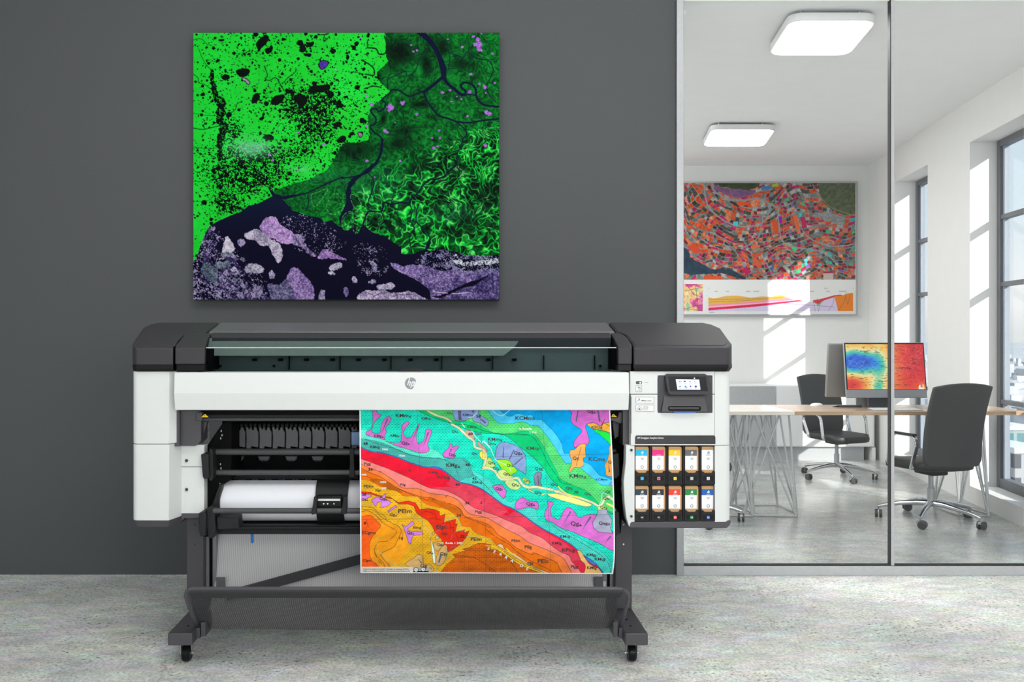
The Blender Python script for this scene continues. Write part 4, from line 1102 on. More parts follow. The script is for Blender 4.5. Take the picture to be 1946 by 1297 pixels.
# office chairs
M_LEATH = mat('chair_black', (50, 51, 54), 0.55, vary=0.03, scale=45)
M_LEATH2 = mat('chair_seat_black', (34, 34, 36), 0.5, vary=0.05, scale=200)
M_CASTER = mat('caster_dark', (58, 58, 60), 0.4)
def make_chair(label, start):
    """swivel chair at the origin facing +Y; start = angle of the first base leg"""
    ch = empty('office_chair', (0, 0, 0), label, 'chair', 'swivel chairs in the office')
    mb = MB(); rings = []
    # backrest: a slightly bowed panel, arched at the top
    nx, nz = 16, 14
    front, back = [], []
    for j in range(nz + 1):
        t = j / nz; z = 0.44 + 0.60 * t
        w = 0.250
        if t < 0.12: w -= 0.03 * (1 - t / 0.12) ** 2
        rf, rb = [], []
        for i in range(nx + 1):
            u = -1 + 2 * i / nx
            zz = z + (0.028 * (1 - u * u) if t > 0.99 else 0.028 * (1 - u * u) * t ** 4)
            y = -0.20 - 0.10 * t - 0.035 * (1 - u * u) + 0.03 * math.sin(t * math.pi)
            rf.append(Vector((u * w, y + 0.02, zz))); rb.append(Vector((u * w, y - 0.02, zz)))
        rings.append(rf + rb[::-1])
    mb.loft(rings); mb.build('backrest', M_LEATH, ch, bevel=0.012, seg=3, angle=50)
    mb = MB(); rings = []
    for z, s in ((0.405, 0.90), (0.415, 0.98), (0.445, 1.0), (0.468, 0.97), (0.474, 0.85)):
        rings.append([Vector((x * s, y * s + 0.02, z - (0.018 if y > 0.18 else 0))) for x, y in [(0.245 * math.copysign(abs(math.cos(a)) ** 0.45, math.cos(a)), 0.245 * math.copysign(abs(math.sin(a)) ** 0.45, math.sin(a))) for a in [2 * math.pi * i / 36 for i in range(36)]]])
    mb.loft(rings); mb.build('seat', M_LEATH2, ch, angle=60)
    for s in (-1, 1):
        mb = MB()
        x = s * 0.265
        pts = [(x - s * 0.02, 0.12, 0.42), (x + s * 0.01, 0.125, 0.44)] + [tuple(v) for v in arcpts((x + s * 0.012, 0.10, 0.60), (x + s * 0.012, 0.09, 0.665), (x + s * 0.012, 0.03, 0.668), 5)] + [tuple(v) for v in arcpts((x + s * 0.012, -0.10, 0.668), (x + s * 0.012, -0.17, 0.665), (x + s * 0.012, -0.165, 0.60), 5)] + [(x, -0.10, 0.43), (x - s * 0.02, -0.09, 0.42)]
        for k in range(len(pts) - 1):
            if (Vector(pts[k]) - Vector(pts[k + 1])).length > 1e-4:
                mb.bar(pts[k], pts[k + 1], 0.012, 0.030, (1, 0, 0))
        arm = mb.build('armrest', M_CHROME, ch, bevel=0.002)
        mb = MB(); mb.box((x + s * 0.012 - 0.022, -0.15, 0.668), (x + s * 0.012 + 0.022, 0.08, 0.684)); mb.build('arm_pad', M_BLACK, arm, bevel=0.006, seg=3)
    mb = MB(); mb.box((-0.075, -0.09, 0.355), (0.075, 0.09, 0.41)); mb.build('tilt_mechanism', M_BLACK, ch, bevel=0.012)
    mb = MB(); mb.cyl((0, 0, 0.20), (0, 0, 0.36), 0.018, 20); mb.cyl((0, 0, 0.12), (0, 0, 0.25), 0.026, 20); mb.build('gas_column', M_ALU, ch)
    for k in range(5):
        a = math.radians(start + 72 * k); c, s = math.cos(a), math.sin(a)
        R_ = 0.36
        mb = MB()
        pts = [Vector((c * r, s * r, z)) for r, z in ((0.0, 0.135), (0.10, 0.135), (0.22, 0.118), (0.33, 0.092), (R_, 0.082))]
        mb.tube(pts, [0.026, 0.022, 0.017, 0.014, 0.012], 10); mb.build('base_leg', M_CHROME, ch, angle=60)
        mb = MB()
        t = Vector((-s, c, 0)); o = Vector((c, s, 0))
        ctr = o * R_ + t * 0.018 + Vector((0, 0, 0.031))
        cst = MB(); cst.cyl(o * R_ + Vector((0, 0, 0.045)), o * R_ + Vector((0, 0, 0.085)), 0.007, 10)
        cst.bar(o * R_ + Vector((0, 0, 0.050)) - t * 0.022, o * R_ + Vector((0, 0, 0.050)) + t * 0.012, 0.02, 0.014)
        fork = cst.build('caster', M_CHROME, ch)
        for q in (-0.020, 0.010):
            mb = MB(); cc = o * R_ + t * 0.016 + Vector((0, 0, 0.031))
            mb.cyl(cc + o * (q - 0.006), cc + o * (q + 0.012), 0.031, 24); mb.build('caster_wheel', M_CASTER, fork, bevel=0.003)
    return ch
def place(ch, px, y, deg):
    ch.location = (xpx(px, y), y, 0); ch.rotation_euler = (0, 0, math.radians(deg))
c1 = make_chair('black swivel chair seen from behind, pushed towards the wooden desk', 0)
c2 = copy_tree(c1); c2['label'] = 'black swivel chair beyond the desks, facing the glass'
c3 = copy_tree(c1); c3['label'] = 'black swivel chair mostly hidden behind the printer, with only casters showing'
place(c1, 1769, 6.36, 13)
place(c2, 1590, 8.25, 196); c2.scale = (0.95, 0.95, 0.95)
place(c3, 1315, 6.43, -90)

# the city beyond the windows
def facade(name, wall, glass, sx, sz, fill=0.7):
    m = bpy.data.materials.new(name); m.use_nodes = True
    n, l = m.node_tree.nodes, m.node_tree.links; b = n['Principled BSDF']
    tc = n.new('ShaderNodeTexCoord'); sep = n.new('ShaderNodeSeparateXYZ'); l.new(tc.outputs['Object'], sep.inputs[0])
    def cells(out, size, f):
        a = n.new('ShaderNodeMath'); a.operation = 'MULTIPLY'; a.inputs[1].default_value = 1.0 / size; l.new(out, a.inputs[0])
        fr = n.new('ShaderNodeMath'); fr.operation = 'FRACT'; l.new(a.outputs[0], fr.inputs[0])
        lt = n.new('ShaderNodeMath'); lt.operation = 'LESS_THAN'; lt.inputs[1].default_value = f; l.new(fr.outputs[0], lt.inputs[0])
        return lt.outputs[0]
    ad = n.new('ShaderNodeMath'); ad.operation = 'ADD'; l.new(sep.outputs['X'], ad.inputs[0]); l.new(sep.outputs['Y'], ad.inputs[1])
    mu = n.new('ShaderNodeMath'); mu.operation = 'MULTIPLY'; l.new(cells(ad.outputs[0], sx, fill), mu.inputs[0]); l.new(cells(sep.outputs['Z'], sz, fill), mu.inputs[1])
    mx = n.new('ShaderNodeMix'); mx.data_type = 'RGBA'; mx.inputs[6].default_value = rgb(*wall); mx.inputs[7].default_value = rgb(*glass)
    l.new(mu.outputs[0], mx.inputs['Factor']); l.new(mx.outputs[2], b.inputs['Base Color']); b.inputs['Roughness'].default_value = 0.6
    return m
def tower(name, px, pw, ytop, d, depth, m, label, zbase=-90):
    c = P(px, ytop, d); w = pw * d / F
    rt = empty(name, (c.x, d + depth / 2, zbase), label, 'building')
    mb = MB(); mb.box((c.x - w / 2, d, zbase), (c.x + w / 2, d + depth, c.z)); mb.build('tower_walls', m, rt, smooth=False)
    mb = MB(); mb.box((c.x - w / 2 - 0.3, d - 0.3, c.z), (c.x + w / 2 + 0.3, d + depth + 0.3, c.z + 1.0)); mb.build('parapet', mat('parapet_grey', (215, 220, 222), 0.7), rt)
    return rt
tower('glass_tower', 1925, 84, 818, 210, 26, facade('teal_facade', (138, 158, 160), (70, 122, 130), 3.0, 3.2, 0.74), 'teal gridded glass tower outside the tall window')
tower('office_tower', 1962, 66, 862, 150, 20, facade('white_facade', (160, 161, 164), (58, 64, 78), 5.0, 4.2, 0.6), 'white tower with dark window bands, in front of the teal one')
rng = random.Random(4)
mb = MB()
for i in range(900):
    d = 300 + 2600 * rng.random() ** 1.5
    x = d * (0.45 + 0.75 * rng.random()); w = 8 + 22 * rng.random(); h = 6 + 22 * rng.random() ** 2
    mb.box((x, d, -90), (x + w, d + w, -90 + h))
city = mb.build('distant_city', mat('city_haze', (178, 182, 188), 0.9, vary=0.3, scale=0.012), smooth=False)  # haze painted as pale colour, here and on the ground
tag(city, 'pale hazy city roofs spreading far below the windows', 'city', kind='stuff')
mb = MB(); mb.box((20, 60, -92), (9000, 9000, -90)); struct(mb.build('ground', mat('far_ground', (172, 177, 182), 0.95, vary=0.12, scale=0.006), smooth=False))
# ------------------------------------------------------------------ printed pictures, drawn point by point into dense sheets
REG = {'W': (360, 55, 4.99), 'E': (650, 55, 4.987), 'F': (360, 310, 4.803), 'G': (650, 310, 4.803), 'M': (670, 770, 3.8157), 'A': (670, 770, 7.485), 'B': (920, 770, 7.485), 'C': (670, 930, 7.485), 'D': (920, 930, 7.485), 'S': (360, 55, 2.47), 'Q': (1280, 320, 4.324), 'K': (1560, 640, 8.105)}
def R(reg, *xy):
    x0, y0, s = REG[reg]
    return [(x0 + xy[i] / s, y0 + xy[i + 1] / s) for i in range(0, len(xy), 2)]

class Raster:
    def __init__(self, x0, y0, x1, y1, scale, base):
        self.x0, self.y0, self.s = x0, y0, scale
        self.W, self.H = int(round((x1 - x0) * scale)), int(round((y1 - y0) * scale))
        self.x1, self.y1 = x1, y1
        self.X, self.Y = np.meshgrid(x0 + (np.arange(self.W) + 0.5) / scale, y0 + (np.arange(self.H) + 0.5) / scale)
        self.img = np.empty((self.H, self.W, 3)); self.img[:] = np.array(base) / 255.0
    def win(self, pts, pad):
        xs = [p[0] for p in pts]; ys = [p[1] for p in pts]
        i0 = max(0, int((min(xs) - pad - self.x0) * self.s)); i1 = min(self.W, int((max(xs) + pad - self.x0) * self.s) + 2)
        j0 = max(0, int((min(ys) - pad - self.y0) * self.s)); j1 = min(self.H, int((max(ys) + pad - self.y0) * self.s) + 2)
        return slice(j0, max(j0, j1)), slice(i0, max(i0, i1))
    def mask(self, pts):
        w = self.win(pts, 1); X, Y = self.X[w], self.Y[w]
        m = np.zeros(X.shape, bool)
        n = len(pts)
        for i in range(n):
            xa, ya = pts[i]; xb, yb = pts[(i + 1) % n]
            if ya == yb:
                continue
            c = ((Y > ya) != (Y > yb)) & (X < (xb - xa) * (Y - ya) / (yb - ya) + xa)
            m ^= c
        return w, m
    def fill(self, pts, col, edge=None, ew=0.55, tex=None):
        w, m = self.mask(pts)
        c = np.array(col) / 255.0
        if tex is not None:
            c = tex[w][m] * c if tex.ndim == 3 else c * tex[w][m][:, None]
        self.img[w][m] = c
        if edge is not None:
            self.stroke(list(pts) + [pts[0]], ew, edge)
        return w, m
    def stroke(self, pts, width, col, dash=None, alpha=1.0):
        c = np.array(col) / 255.0
        run = 0.0
        for i in range(len(pts) - 1):
            (xa, ya), (xb, yb) = pts[i], pts[i + 1]
            w = self.win([pts[i], pts[i + 1]], width + 1)
            X, Y = self.X[w], self.Y[w]
            L2 = (xb - xa) ** 2 + (yb - ya) ** 2
            if L2 < 1e-9 or X.size == 0:
                continue
            t = np.clip(((X - xa) * (xb - xa) + (Y - ya) * (yb - ya)) / L2, 0, 1)
            d = np.hypot(X - xa - t * (xb - xa), Y - ya - t * (yb - ya))
            a = np.clip((width / 2 - d) * self.s + 0.5, 0, 1) * alpha
            if dash:
                s = run + t * math.sqrt(L2)
                a = a * ((s % (dash[0] + dash[1])) < dash[0])
            run += math.sqrt(L2)
            self.img[w] = self.img[w] * (1 - a[..., None]) + c * a[..., None]

def smooth(pts, n=4, closed=False):
    """Catmull-Rom through the points"""
    k = len(pts); out = []
    for i in range(k if closed else k - 1):
        g = (lambda j: pts[j % k]) if closed else (lambda j: pts[min(max(j, 0), k - 1)])
        p0, p1, p2, p3 = g(i - 1), g(i), g(i + 1), g(i + 2)
        for q in range(n):
            t = q / n
            out.append(tuple(0.5 * (2 * p1[a] + (p2[a] - p0[a]) * t + (2 * p0[a] - 5 * p1[a] + 4 * p2[a] - p3[a]) * t * t + (3 * p1[a] - p0[a] - 3 * p2[a] + p3[a]) * t ** 3) for a in (0, 1)))
    if not closed:
        out.append(pts[-1])
    return out

def vnoise(X, Y, seed):
    rs = np.random.RandomState(seed); g = rs.rand(256, 256)
    xi, yi = np.floor(X).astype(int), np.floor(Y).astype(int)
    fx, fy = X - xi, Y - yi
    fx = fx * fx * (3 - 2 * fx); fy = fy * fy * (3 - 2 * fy)
    a = g[yi % 256, xi % 256]; b_ = g[yi % 256, (xi + 1) % 256]; c = g[(yi + 1) % 256, xi % 256]; d = g[(yi + 1) % 256, (xi + 1) % 256]
    return (a * (1 - fx) + b_ * fx) * (1 - fy) + (c * (1 - fx) + d * fx) * fy
def fbm(X, Y, cell, seed, octv=4, gain=0.55):
    s = np.zeros(X.shape); amp, tot = 1.0, 0.0
    for o in range(octv):
        s += amp * vnoise(X / cell * 2 ** o + 17.3 * o, Y / cell * 2 ** o + 9.1 * o, seed + o); tot += amp; amp *= gain
    return s / tot
def cells(X, Y, cell, seed, jit=0.9):
    """nearest and second nearest point distance of a jittered grid, and the id hash"""
    rs = np.random.RandomState(seed); jx, jy, hh = rs.rand(128, 128), rs.rand(128, 128), rs.rand(128, 128)
    x, y = X / cell, Y / cell; xi, yi = np.floor(x).astype(int), np.floor(y).astype(int)
    f1 = np.full(X.shape, 9.0); f2 = np.full(X.shape, 9.0); h = np.zeros(X.shape)
    for a in (-1, 0, 1):
        for b_ in (-1, 0, 1):
            u, v = xi + a, yi + b_
            d = np.hypot(u + 0.5 + (jx[v % 128, u % 128] - 0.5) * jit - x, v + 0.5 + (jy[v % 128, u % 128] - 0.5) * jit - y)
            nr = d < f1
            f2 = np.where(nr, f1, np.minimum(f2, d)); h = np.where(nr, hh[v % 128, u % 128], h); f1 = np.where(nr, d, f1)
    return f1, f2, h

M_PRINT = bpy.data.materials.new('printed_colours'); M_PRINT.use_nodes = True
_n = M_PRINT.node_tree.nodes; _a = _n.new('ShaderNodeAttribute'); _a.attribute_name = 'ink'
M_PRINT.node_tree.links.new(_a.outputs['Color'], _n['Principled BSDF'].inputs['Base Color']); _n['Principled BSDF'].inputs['Roughness'].default_value = 0.7
_n['Principled BSDF'].inputs['Specular IOR Level'].default_value = 0.06
M_SCREEN = bpy.data.materials.new('lit_screen'); M_SCREEN.use_nodes = True
_n = M_SCREEN.node_tree.nodes; _a = _n.new('ShaderNodeAttribute'); _a.attribute_name = 'ink'; _b = _n['Principled BSDF']
_b.inputs['Base Color'].default_value = (0.01, 0.01, 0.01, 1); _b.inputs['Roughness'].default_value = 0.15
M_SCREEN.node_tree.links.new(_a.outputs['Color'], _b.inputs['Emission Color']); _b.inputs['Emission Strength'].default_value = 0.95

def sheet(ras, name, m, parent, pos):
    """a dense grid that carries the raster as colours; pos(px, py) -> arrays x, y, z"""
    H, W = ras.H, ras.W
    gx = ras.x0 + (ras.x1 - ras.x0) * np.arange(W) / (W - 1); gy = ras.y0 + (ras.y1 - ras.y0) * np.arange(H) / (H - 1)
    GX, GY = np.meshgrid(gx, gy)
    x, y, z = pos(GX, GY)
    off = root_loc(parent) if parent is not None else Vector((0, 0, 0))
    co = np.stack([x - off.x, y - off.y, z - off.z], -1).reshape(-1, 3).astype(np.float32)
    idx = np.arange(H * W).reshape(H, W)
    q = np.stack([idx[:-1, :-1], idx[1:, :-1], idx[1:, 1:], idx[:-1, 1:]], -1).reshape(-1, 4)
    me = bpy.data.meshes.new(name)
    me.vertices.add(H * W); me.vertices.foreach_set('co', co.ravel())
    me.loops.add(q.size); me.loops.foreach_set('vertex_index', q.ravel().astype(np.int32))
    me.polygons.add(len(q)); me.polygons.foreach_set('loop_start', (np.arange(len(q)) * 4).astype(np.int32))
    me.update(calc_edges=True)
    at = me.color_attributes.new('ink', 'BYTE_COLOR', 'POINT')
    col = np.ones((H * W, 4), np.float32); col[:, :3] = np.clip(ras.img.reshape(-1, 3), 0, 1)
    at.data.foreach_set('color_srgb', col.ravel())
    me.polygons.foreach_set('use_smooth', [True] * len(q))
    me.materials.append(m)
    o = bpy.data.objects.new(name, me); COL.objects.link(o)
    if parent is not None:
        o.parent = parent
    return o
def flat_at(d):
    return lambda px, py: ((px - CX) * d / F, np.full(px.shape, d), EYE + (CY - py) * d / F)

# ================= the geological map coming out of the printer
mp_ = Raster(683, 779, 1163.6, 1089.5, 1.6, (30, 218, 190))
X, Y = mp_.X, mp_.Y
def dash_tex(px, py, ln, dark, th=0.7):
    row = np.floor(Y / py); xs = X + (row % 2) * px / 2
    m = (np.abs(Y - (row + 0.5) * py) < th / 2 + 0.12) & ((xs % px) < ln)
    return np.where(m, dark, 1.0)
def dot_tex(p, dark, r=0.62):
    row = np.floor(Y / p); xs = X + (row % 2) * p / 2
    return np.where(np.hypot((xs % p) - p / 2, Y - (row + 0.5) * p) < r, dark, 1.0)
relief = 0.99 + 0.24 * (fbm(X + 0.6 * Y, Y * 1.3, 26, 3, 4) - 0.45)
rel2 = 1.0 + 0.14 * (fbm(X, Y * 1.6 + 0.5 * X, 9, 8, 3) - 0.45)
T_DASH = dash_tex(6.2, 2.9, 3.2, 0.70); T_DASH2 = dash_tex(6.6, 3.3, 3.4, 0.78)
T_DOT = dot_tex(3.6, 0.62); T_DOTR = dot_tex(3.4, 0.72)
BL = (38, 40, 46)
mp_.img *= T_DASH[..., None]
ext = lambda pts: list(pts)
TR, BRc = (1164, 778), (1164, 1090)
# green belts and blue ground at the top right
low = smooth(R('M', 455, 30, 560, 82, 640, 110, 740, 142, 860, 187, 960, 206, 1060, 212, 1130, 232, 1200, 292, 1300, 372, 1390, 470, 1440, 545, 1560, 642, 1640, 682, 1770, 722, 1830, 770, 1900, 800))
mp_.fill(low + [TR], (10, 196, 116), BL, 0.6)
mp_.stroke(smooth(R('M', 740, 140, 860, 150, 960, 190, 1080, 212, 1180, 212, 1280, 220)), 0.7, BL)
mp_.stroke(smooth(R('B', 540, 420, 640, 430, 720, 480, 790, 590, 840, 690, 890, 810, 960, 920, 1020, 1010, 1060, 1080, 1130, 1120, 1280, 1130, 1390, 1180, 1490, 1260)), 0.7, BL, (16, 2))
A_ = smooth(R('M', 480, 30, 590, 68, 700, 108, 760, 120, 840, 120, 900, 140, 1000, 190, 1040, 205, 1130, 210, 1250, 192, 1320, 215, 1390, 310, 1440, 412, 1480, 490, 1500, 535, 1600, 585, 1690, 625, 1750, 690, 1800, 745, 1900, 790))
mp_.fill(A_ + [TR], (84, 208, 116), (40, 120, 80), 0.5, T_DASH2)
B_ = smooth(R('B', 60, 70, 100, 130, 180, 230, 250, 270, 320, 265, 420, 265, 500, 245, 600, 250, 680, 290, 780, 300, 850, 380, 920, 470, 1000, 590, 1060, 690, 1130, 800, 1160, 830, 1240, 835, 1350, 890, 1480, 1000, 1560, 1060, 1640, 1130, 1720, 1140, 1800, 1140, 1900, 1170))
mp_.fill(B_ + [TR], (72, 196, 240), (20, 90, 120), 0.5)
C_ = smooth(R('B', 220, 60, 330, 150, 400, 162, 480, 125, 540, 130, 600, 152, 690, 145, 740, 203, 830, 212, 900, 280, 980, 360, 1050, 450, 1110, 560, 1120, 640, 1150, 690, 1220, 690, 1400, 800, 1500, 850, 1560, 920, 1620, 990, 1700, 1020, 1800, 1060, 1900, 1070))
mp_.fill(C_ + [TR], (6, 162, 228), (10, 80, 120), 0.5)
# the dark and light dotted strips along the fault
blue = smooth(R('M', 40, 300, 140, 340, 200, 345, 320, 380, 420, 420, 520, 450, 620, 460, 690, 500, 760, 555, 860, 580, 930, 610, 1000, 660, 1080, 720, 1140, 745, 1230, 800, 1310, 860, 1390, 910, 1470, 950, 1570, 1010, 1650, 1080, 1730, 1130, 1800, 1200, 1830, 1240))
mp_.fill(smooth(R('A', 90, 355, 200, 350, 300, 400, 460, 490, 700, 590, 940, 690, 1080, 620, 1200, 655, 1290, 740, 1340, 790, 1180, 780, 800, 720, 480, 600, 90, 500)), (92, 222, 196), (30, 120, 110), 0.35, T_DOT)
mp_.fill(smooth(R('M', 700, 380, 830, 400, 870, 470, 980, 540, 1090, 660, 1130, 700, 1190, 690, 1310, 750, 1335, 830, 1430, 855, 1530, 910, 1680, 990, 1800, 1070, 1860, 1150, 1880, 1240)) + R('M', 1700, 1240, 1300, 900, 900, 640, 700, 540), (70, 210, 196), (30, 120, 110), 0.4, T_DOT)
mp_.fill(smooth(R('A', 90, 480, 260, 500, 480, 560, 640, 640, 800, 700, 1000, 745, 1180, 760, 1330, 770, 1580, 760, 1660, 830, 1680, 920, 1710, 1010, 1600, 1040, 1480, 1100)) + R('A', 1420, 1080, 1200, 940, 900, 880, 400, 740, 90, 640), (66, 174, 164), (30, 110, 110), 0.45, T_DOT)
for ln in (R('M', 90, 250, 160, 275, 330, 325, 420, 365, 560, 385, 640, 390, 720, 430, 760, 500), R('M', 800, 400, 870, 445), R('M', 860, 500, 915, 540, 1010, 640), R('M', 1430, 865, 1500, 915, 1600, 970, 1700, 1030, 1790, 1090, 1850, 1160, 1862, 1225)):
    mp_.stroke(smooth(ln), 0.6, BL, (14, 1.5))
# bands below the fault
BOT = [(1164, 1091), (682, 1091)]
def band(pts, col, tex=None, reg='M', ec=BL, ew=0.6):
    c = smooth(R(reg, *pts)); mp_.fill(c + [(c[-1][0], 1091), (682, 1091)], col, None, 0, tex); mp_.stroke(c, ew, ec)
w_, m_ = mp_.fill(blue + [(682, 1091)], (226, 26, 52), None, 0, None)
mp_.fill(smooth(R('M', 690, 500, 780, 560, 860, 590, 1000, 660, 1060, 720, 1090, 742, 1120, 780, 1090, 775, 940, 720, 740, 600, 640, 590, 600, 590, 660, 570, 700, 560)) , (222, 62, 88), None, 0, T_DOTR)
mp_.fill(R('M', 60, 380, 200, 390, 420, 470, 640, 560, 700, 575, 620, 600, 480, 580, 240, 470, 60, 400), (226, 26, 52), None, 0, T_DOTR)
cr = smooth(R('M', 560, 605, 640, 595, 740, 600, 860, 650, 1000, 740, 1100, 800, 1180, 770, 1290, 850, 1420, 940, 1540, 1010, 1640, 1100, 1680, 1160, 1660, 1240))
mp_.fill(cr + R('M', 1500, 1240, 1300, 1000, 900, 760), (224, 62, 88), None, 0)
mp_.fill(smooth(R('M', 700, 590, 860, 660, 1000, 740, 1100, 770, 1060, 790, 930, 740, 800, 690, 700, 640)), (226, 70, 90), None, 0, T_DOTR)
band((40, 385, 245, 459, 408, 530, 484, 571, 561, 604, 660, 617, 760, 662, 810, 700, 870, 742, 954, 774, 1030, 799, 1097, 830, 1209, 876, 1270, 921, 1362, 962, 1423, 1013, 1489, 1059, 1556, 1090, 1576, 1130, 1640, 1180, 1670, 1240), (236, 128, 122))
band((40, 420, 140, 465, 220, 497, 300, 552, 360, 602, 470, 607, 560, 642, 680, 657, 760, 692, 810, 762, 850, 792, 954, 814, 1030, 855, 1097, 896, 1199, 947, 1260, 993, 1362, 1034, 1454, 1074, 1515, 1110, 1556, 1171, 1600, 1240), (240, 124, 62))
band((40, 450, 120, 490, 200, 522, 260, 562, 340, 612, 420, 642, 500, 668, 560, 672, 640, 702, 720, 722, 780, 762, 800, 802, 880, 832, 954, 857, 1005, 891, 1041, 937, 1107, 978, 1168, 1029, 1239, 1064, 1285, 1080, 1301, 1069, 1392, 1105, 1464, 1136, 1489, 1176, 1530, 1240), (226, 108, 20))
for ln in (R('M', 58, 510, 130, 530, 220, 560, 330, 610, 420, 650, 530, 690, 560, 680, 640, 705, 720, 722, 770, 760, 790, 800), R('M', 800, 810, 900, 850, 990, 890), R('M', 954, 897, 1030, 958, 1122, 1008, 1160, 1045, 1240, 1105, 1320, 1146, 1413, 1187, 1470, 1225)):
    mp_.stroke(smooth(ln), 0.6, BL, (22, 2))
mp_.fill(smooth(R('M', 120, 540, 200, 540, 290, 580, 360, 640, 300, 625, 200, 590), closed=True), (176, 90, 20), None)
mp_.fill(smooth(R('M', 560, 690, 660, 700, 760, 760, 790, 800, 740, 790, 640, 740), closed=True), (196, 96, 18), None)
band((40, 540, 130, 555, 190, 592, 250, 612, 316, 626, 367, 661, 459, 664, 510, 707, 551, 728, 663, 753, 724, 789, 765, 835, 785, 876, 846, 886, 867, 916, 930, 945, 989, 967, 1030, 1013, 1090, 1040, 1158, 1084, 1239, 1130, 1331, 1176, 1413, 1212, 1464, 1240), (228, 170, 36), T_DASH2, ec=(150, 90, 20), ew=0.4)
# brick ground
brick = R('C', 1220, 1205, 1310, 1080, 1450, 960, 1400, 925, 1590, 870, 1540, 850, 1650, 820, 1760, 765, 1860, 768, 1946, 790) + R('D', 60, 850, 160, 860, 280, 940, 420, 1030, 560, 1100, 700, 1150, 900, 1215)
rowh = 3.3; rr_ = np.floor(Y / rowh); bx = X + (rr_ % 2) * 4
T_BRK = np.where((np.abs(Y - rr_ * rowh) < 0.35) | (((bx % 8) < 0.55)), 0.62, 1.0)
mp_.fill(brick, (206, 98, 22), BL, 0.5, T_BRK)
mp_.stroke(smooth(R('C', 1420, 945, 1560, 950, 1700, 970, 1800, 1020, 1900, 1100, 1946, 1150)), 0.6, BL)
mp_.stroke(smooth(R('D', 0, 865, 160, 900, 300, 970, 400, 1080, 480, 1195)), 0.6, BL); mp_.stroke(R('D', 0, 1050, 180, 1195), 0.6, BL)
mp_.fill(smooth(R('D', 160, 800, 190, 775, 240, 790, 270, 850, 400, 910, 500, 970, 580, 1030, 720, 1110, 860, 1160, 960, 1200, 880, 1200, 700, 1110, 500, 1010, 350, 920, 220, 830), closed=True), (232, 190, 140), BL, 0.5)
mp_.stroke(smooth(R('D', 0, 800, 140, 820, 300, 930, 420, 1020, 560, 1090, 700, 1140, 860, 1195)), 1.6, (236, 200, 50)); mp_.stroke(smooth(R('D', 290, 840, 360, 900, 420, 920)), 1.8, (236, 200, 50))
mp_.stroke(smooth(R('D', 160, 822, 300, 915, 420, 1005, 560, 1078, 700, 1128, 860, 1185)), 0.5, BL, (5, 1.6))
# orange and amber ground at the lower left
amber = smooth(R('C', 110, 320, 200, 300, 290, 340, 360, 400, 440, 470, 540, 490, 640, 540, 720, 600, 760, 680, 800, 780, 740, 900, 690, 1000, 640, 1050, 540, 1075, 520, 1110)) + R('C', 110, 1110)
T_SP = dot_tex(3.0, 0.84, 0.5)
mp_.fill(amber, (234, 150, 28), None, 0, T_SP)
mp_.fill(smooth(R('C', 400, 910, 480, 870, 560, 830, 620, 740, 680, 660, 700, 600, 760, 680, 800, 780, 740, 900, 660, 1040, 540, 1070, 450, 1000), closed=True), (242, 160, 34), None)
orng = smooth(R('C', 110, 400, 200, 370, 270, 390, 330, 450, 390, 520, 330, 600, 240, 740, 230, 900, 260, 1010, 350, 1090, 360, 1200)) + R('C', 110, 1200)
mp_.fill(orng, (238, 92, 28), BL, 0.45)
for ln, ds in ((R('C', 115, 285, 200, 290, 290, 300, 370, 370, 450, 430, 540, 480, 640, 530, 680, 600, 640, 690, 600, 780, 560, 830, 440, 890, 395, 915, 400, 960, 520, 1100), None), (R('C', 115, 325, 210, 310, 330, 380, 420, 480, 530, 545, 615, 600, 560, 680, 480, 740, 370, 750, 320, 800, 300, 880, 340, 960, 430, 1060, 450, 1110), (24, 2)), (R('C', 115, 245, 180, 250, 290, 270, 350, 330, 430, 370, 470, 430), None), (R('C', 300, 900, 360, 1020, 450, 1105), (12, 3)), (R('C', 705, 620, 690, 740), None), (R('C', 185, 425, 215, 545), None)):
    mp_.stroke(smooth(ln), 0.6, BL, ds)
for ln in (R('C', 780, 360, 860, 380, 930, 430, 990, 490, 1040, 560, 1100, 640, 1090, 690), R('C', 1490, 400, 1500, 470, 1530, 520, 1480, 590), R('C', 1200, 660, 1300, 560, 1350, 430, 1400, 395, 1490, 400), R('C', 1540, 790, 1590, 690, 1700, 660, 1800, 690, 1940, 730), R('C', 350, 680, 340, 800, 350, 880, 420, 930, 500, 1010, 560, 1070, 700, 1100), R('C', 115, 215, 200, 210, 330, 225), R('C', 1190, 1195, 1190, 1100, 1320, 980, 1340, 900)):
    mp_.stroke(smooth(ln), 0.9, (140, 184, 140))
# the scarlet ridge
ridge = R('C', 108, 35, 250, 45, 340, 80, 420, 105, 520, 110, 590, 160, 640, 190, 780, 170, 880, 190, 910, 240, 940, 290, 1060, 275, 1160, 290, 1220, 320, 1220, 380, 1300, 355, 1280, 470, 1450, 425, 1440, 500, 1470, 490, 1440, 610, 1575, 575, 1560, 620, 1640, 590, 1590, 690, 1500, 790, 1400, 860, 1340, 890, 1330, 830, 1280, 790, 1240, 700, 1200, 660, 1160, 620, 1120, 530, 1060, 450, 980, 400, 900, 340, 880, 300, 860, 240, 780, 215, 650, 215, 560, 140, 430, 118, 340, 98, 240, 68, 108, 55)
mp_.fill(ridge, (226, 46, 22), BL, 0.6)
for ln in (R('C', 1000, 310, 1080, 325, 1170, 360, 1170, 430, 1250, 440), R('C', 1250, 490, 1370, 480, 1370, 550, 1420, 545, 1410, 640), R('C', 1450, 650, 1480, 690, 1480, 770)):
    mp_.stroke(ln, 0.6, BL)
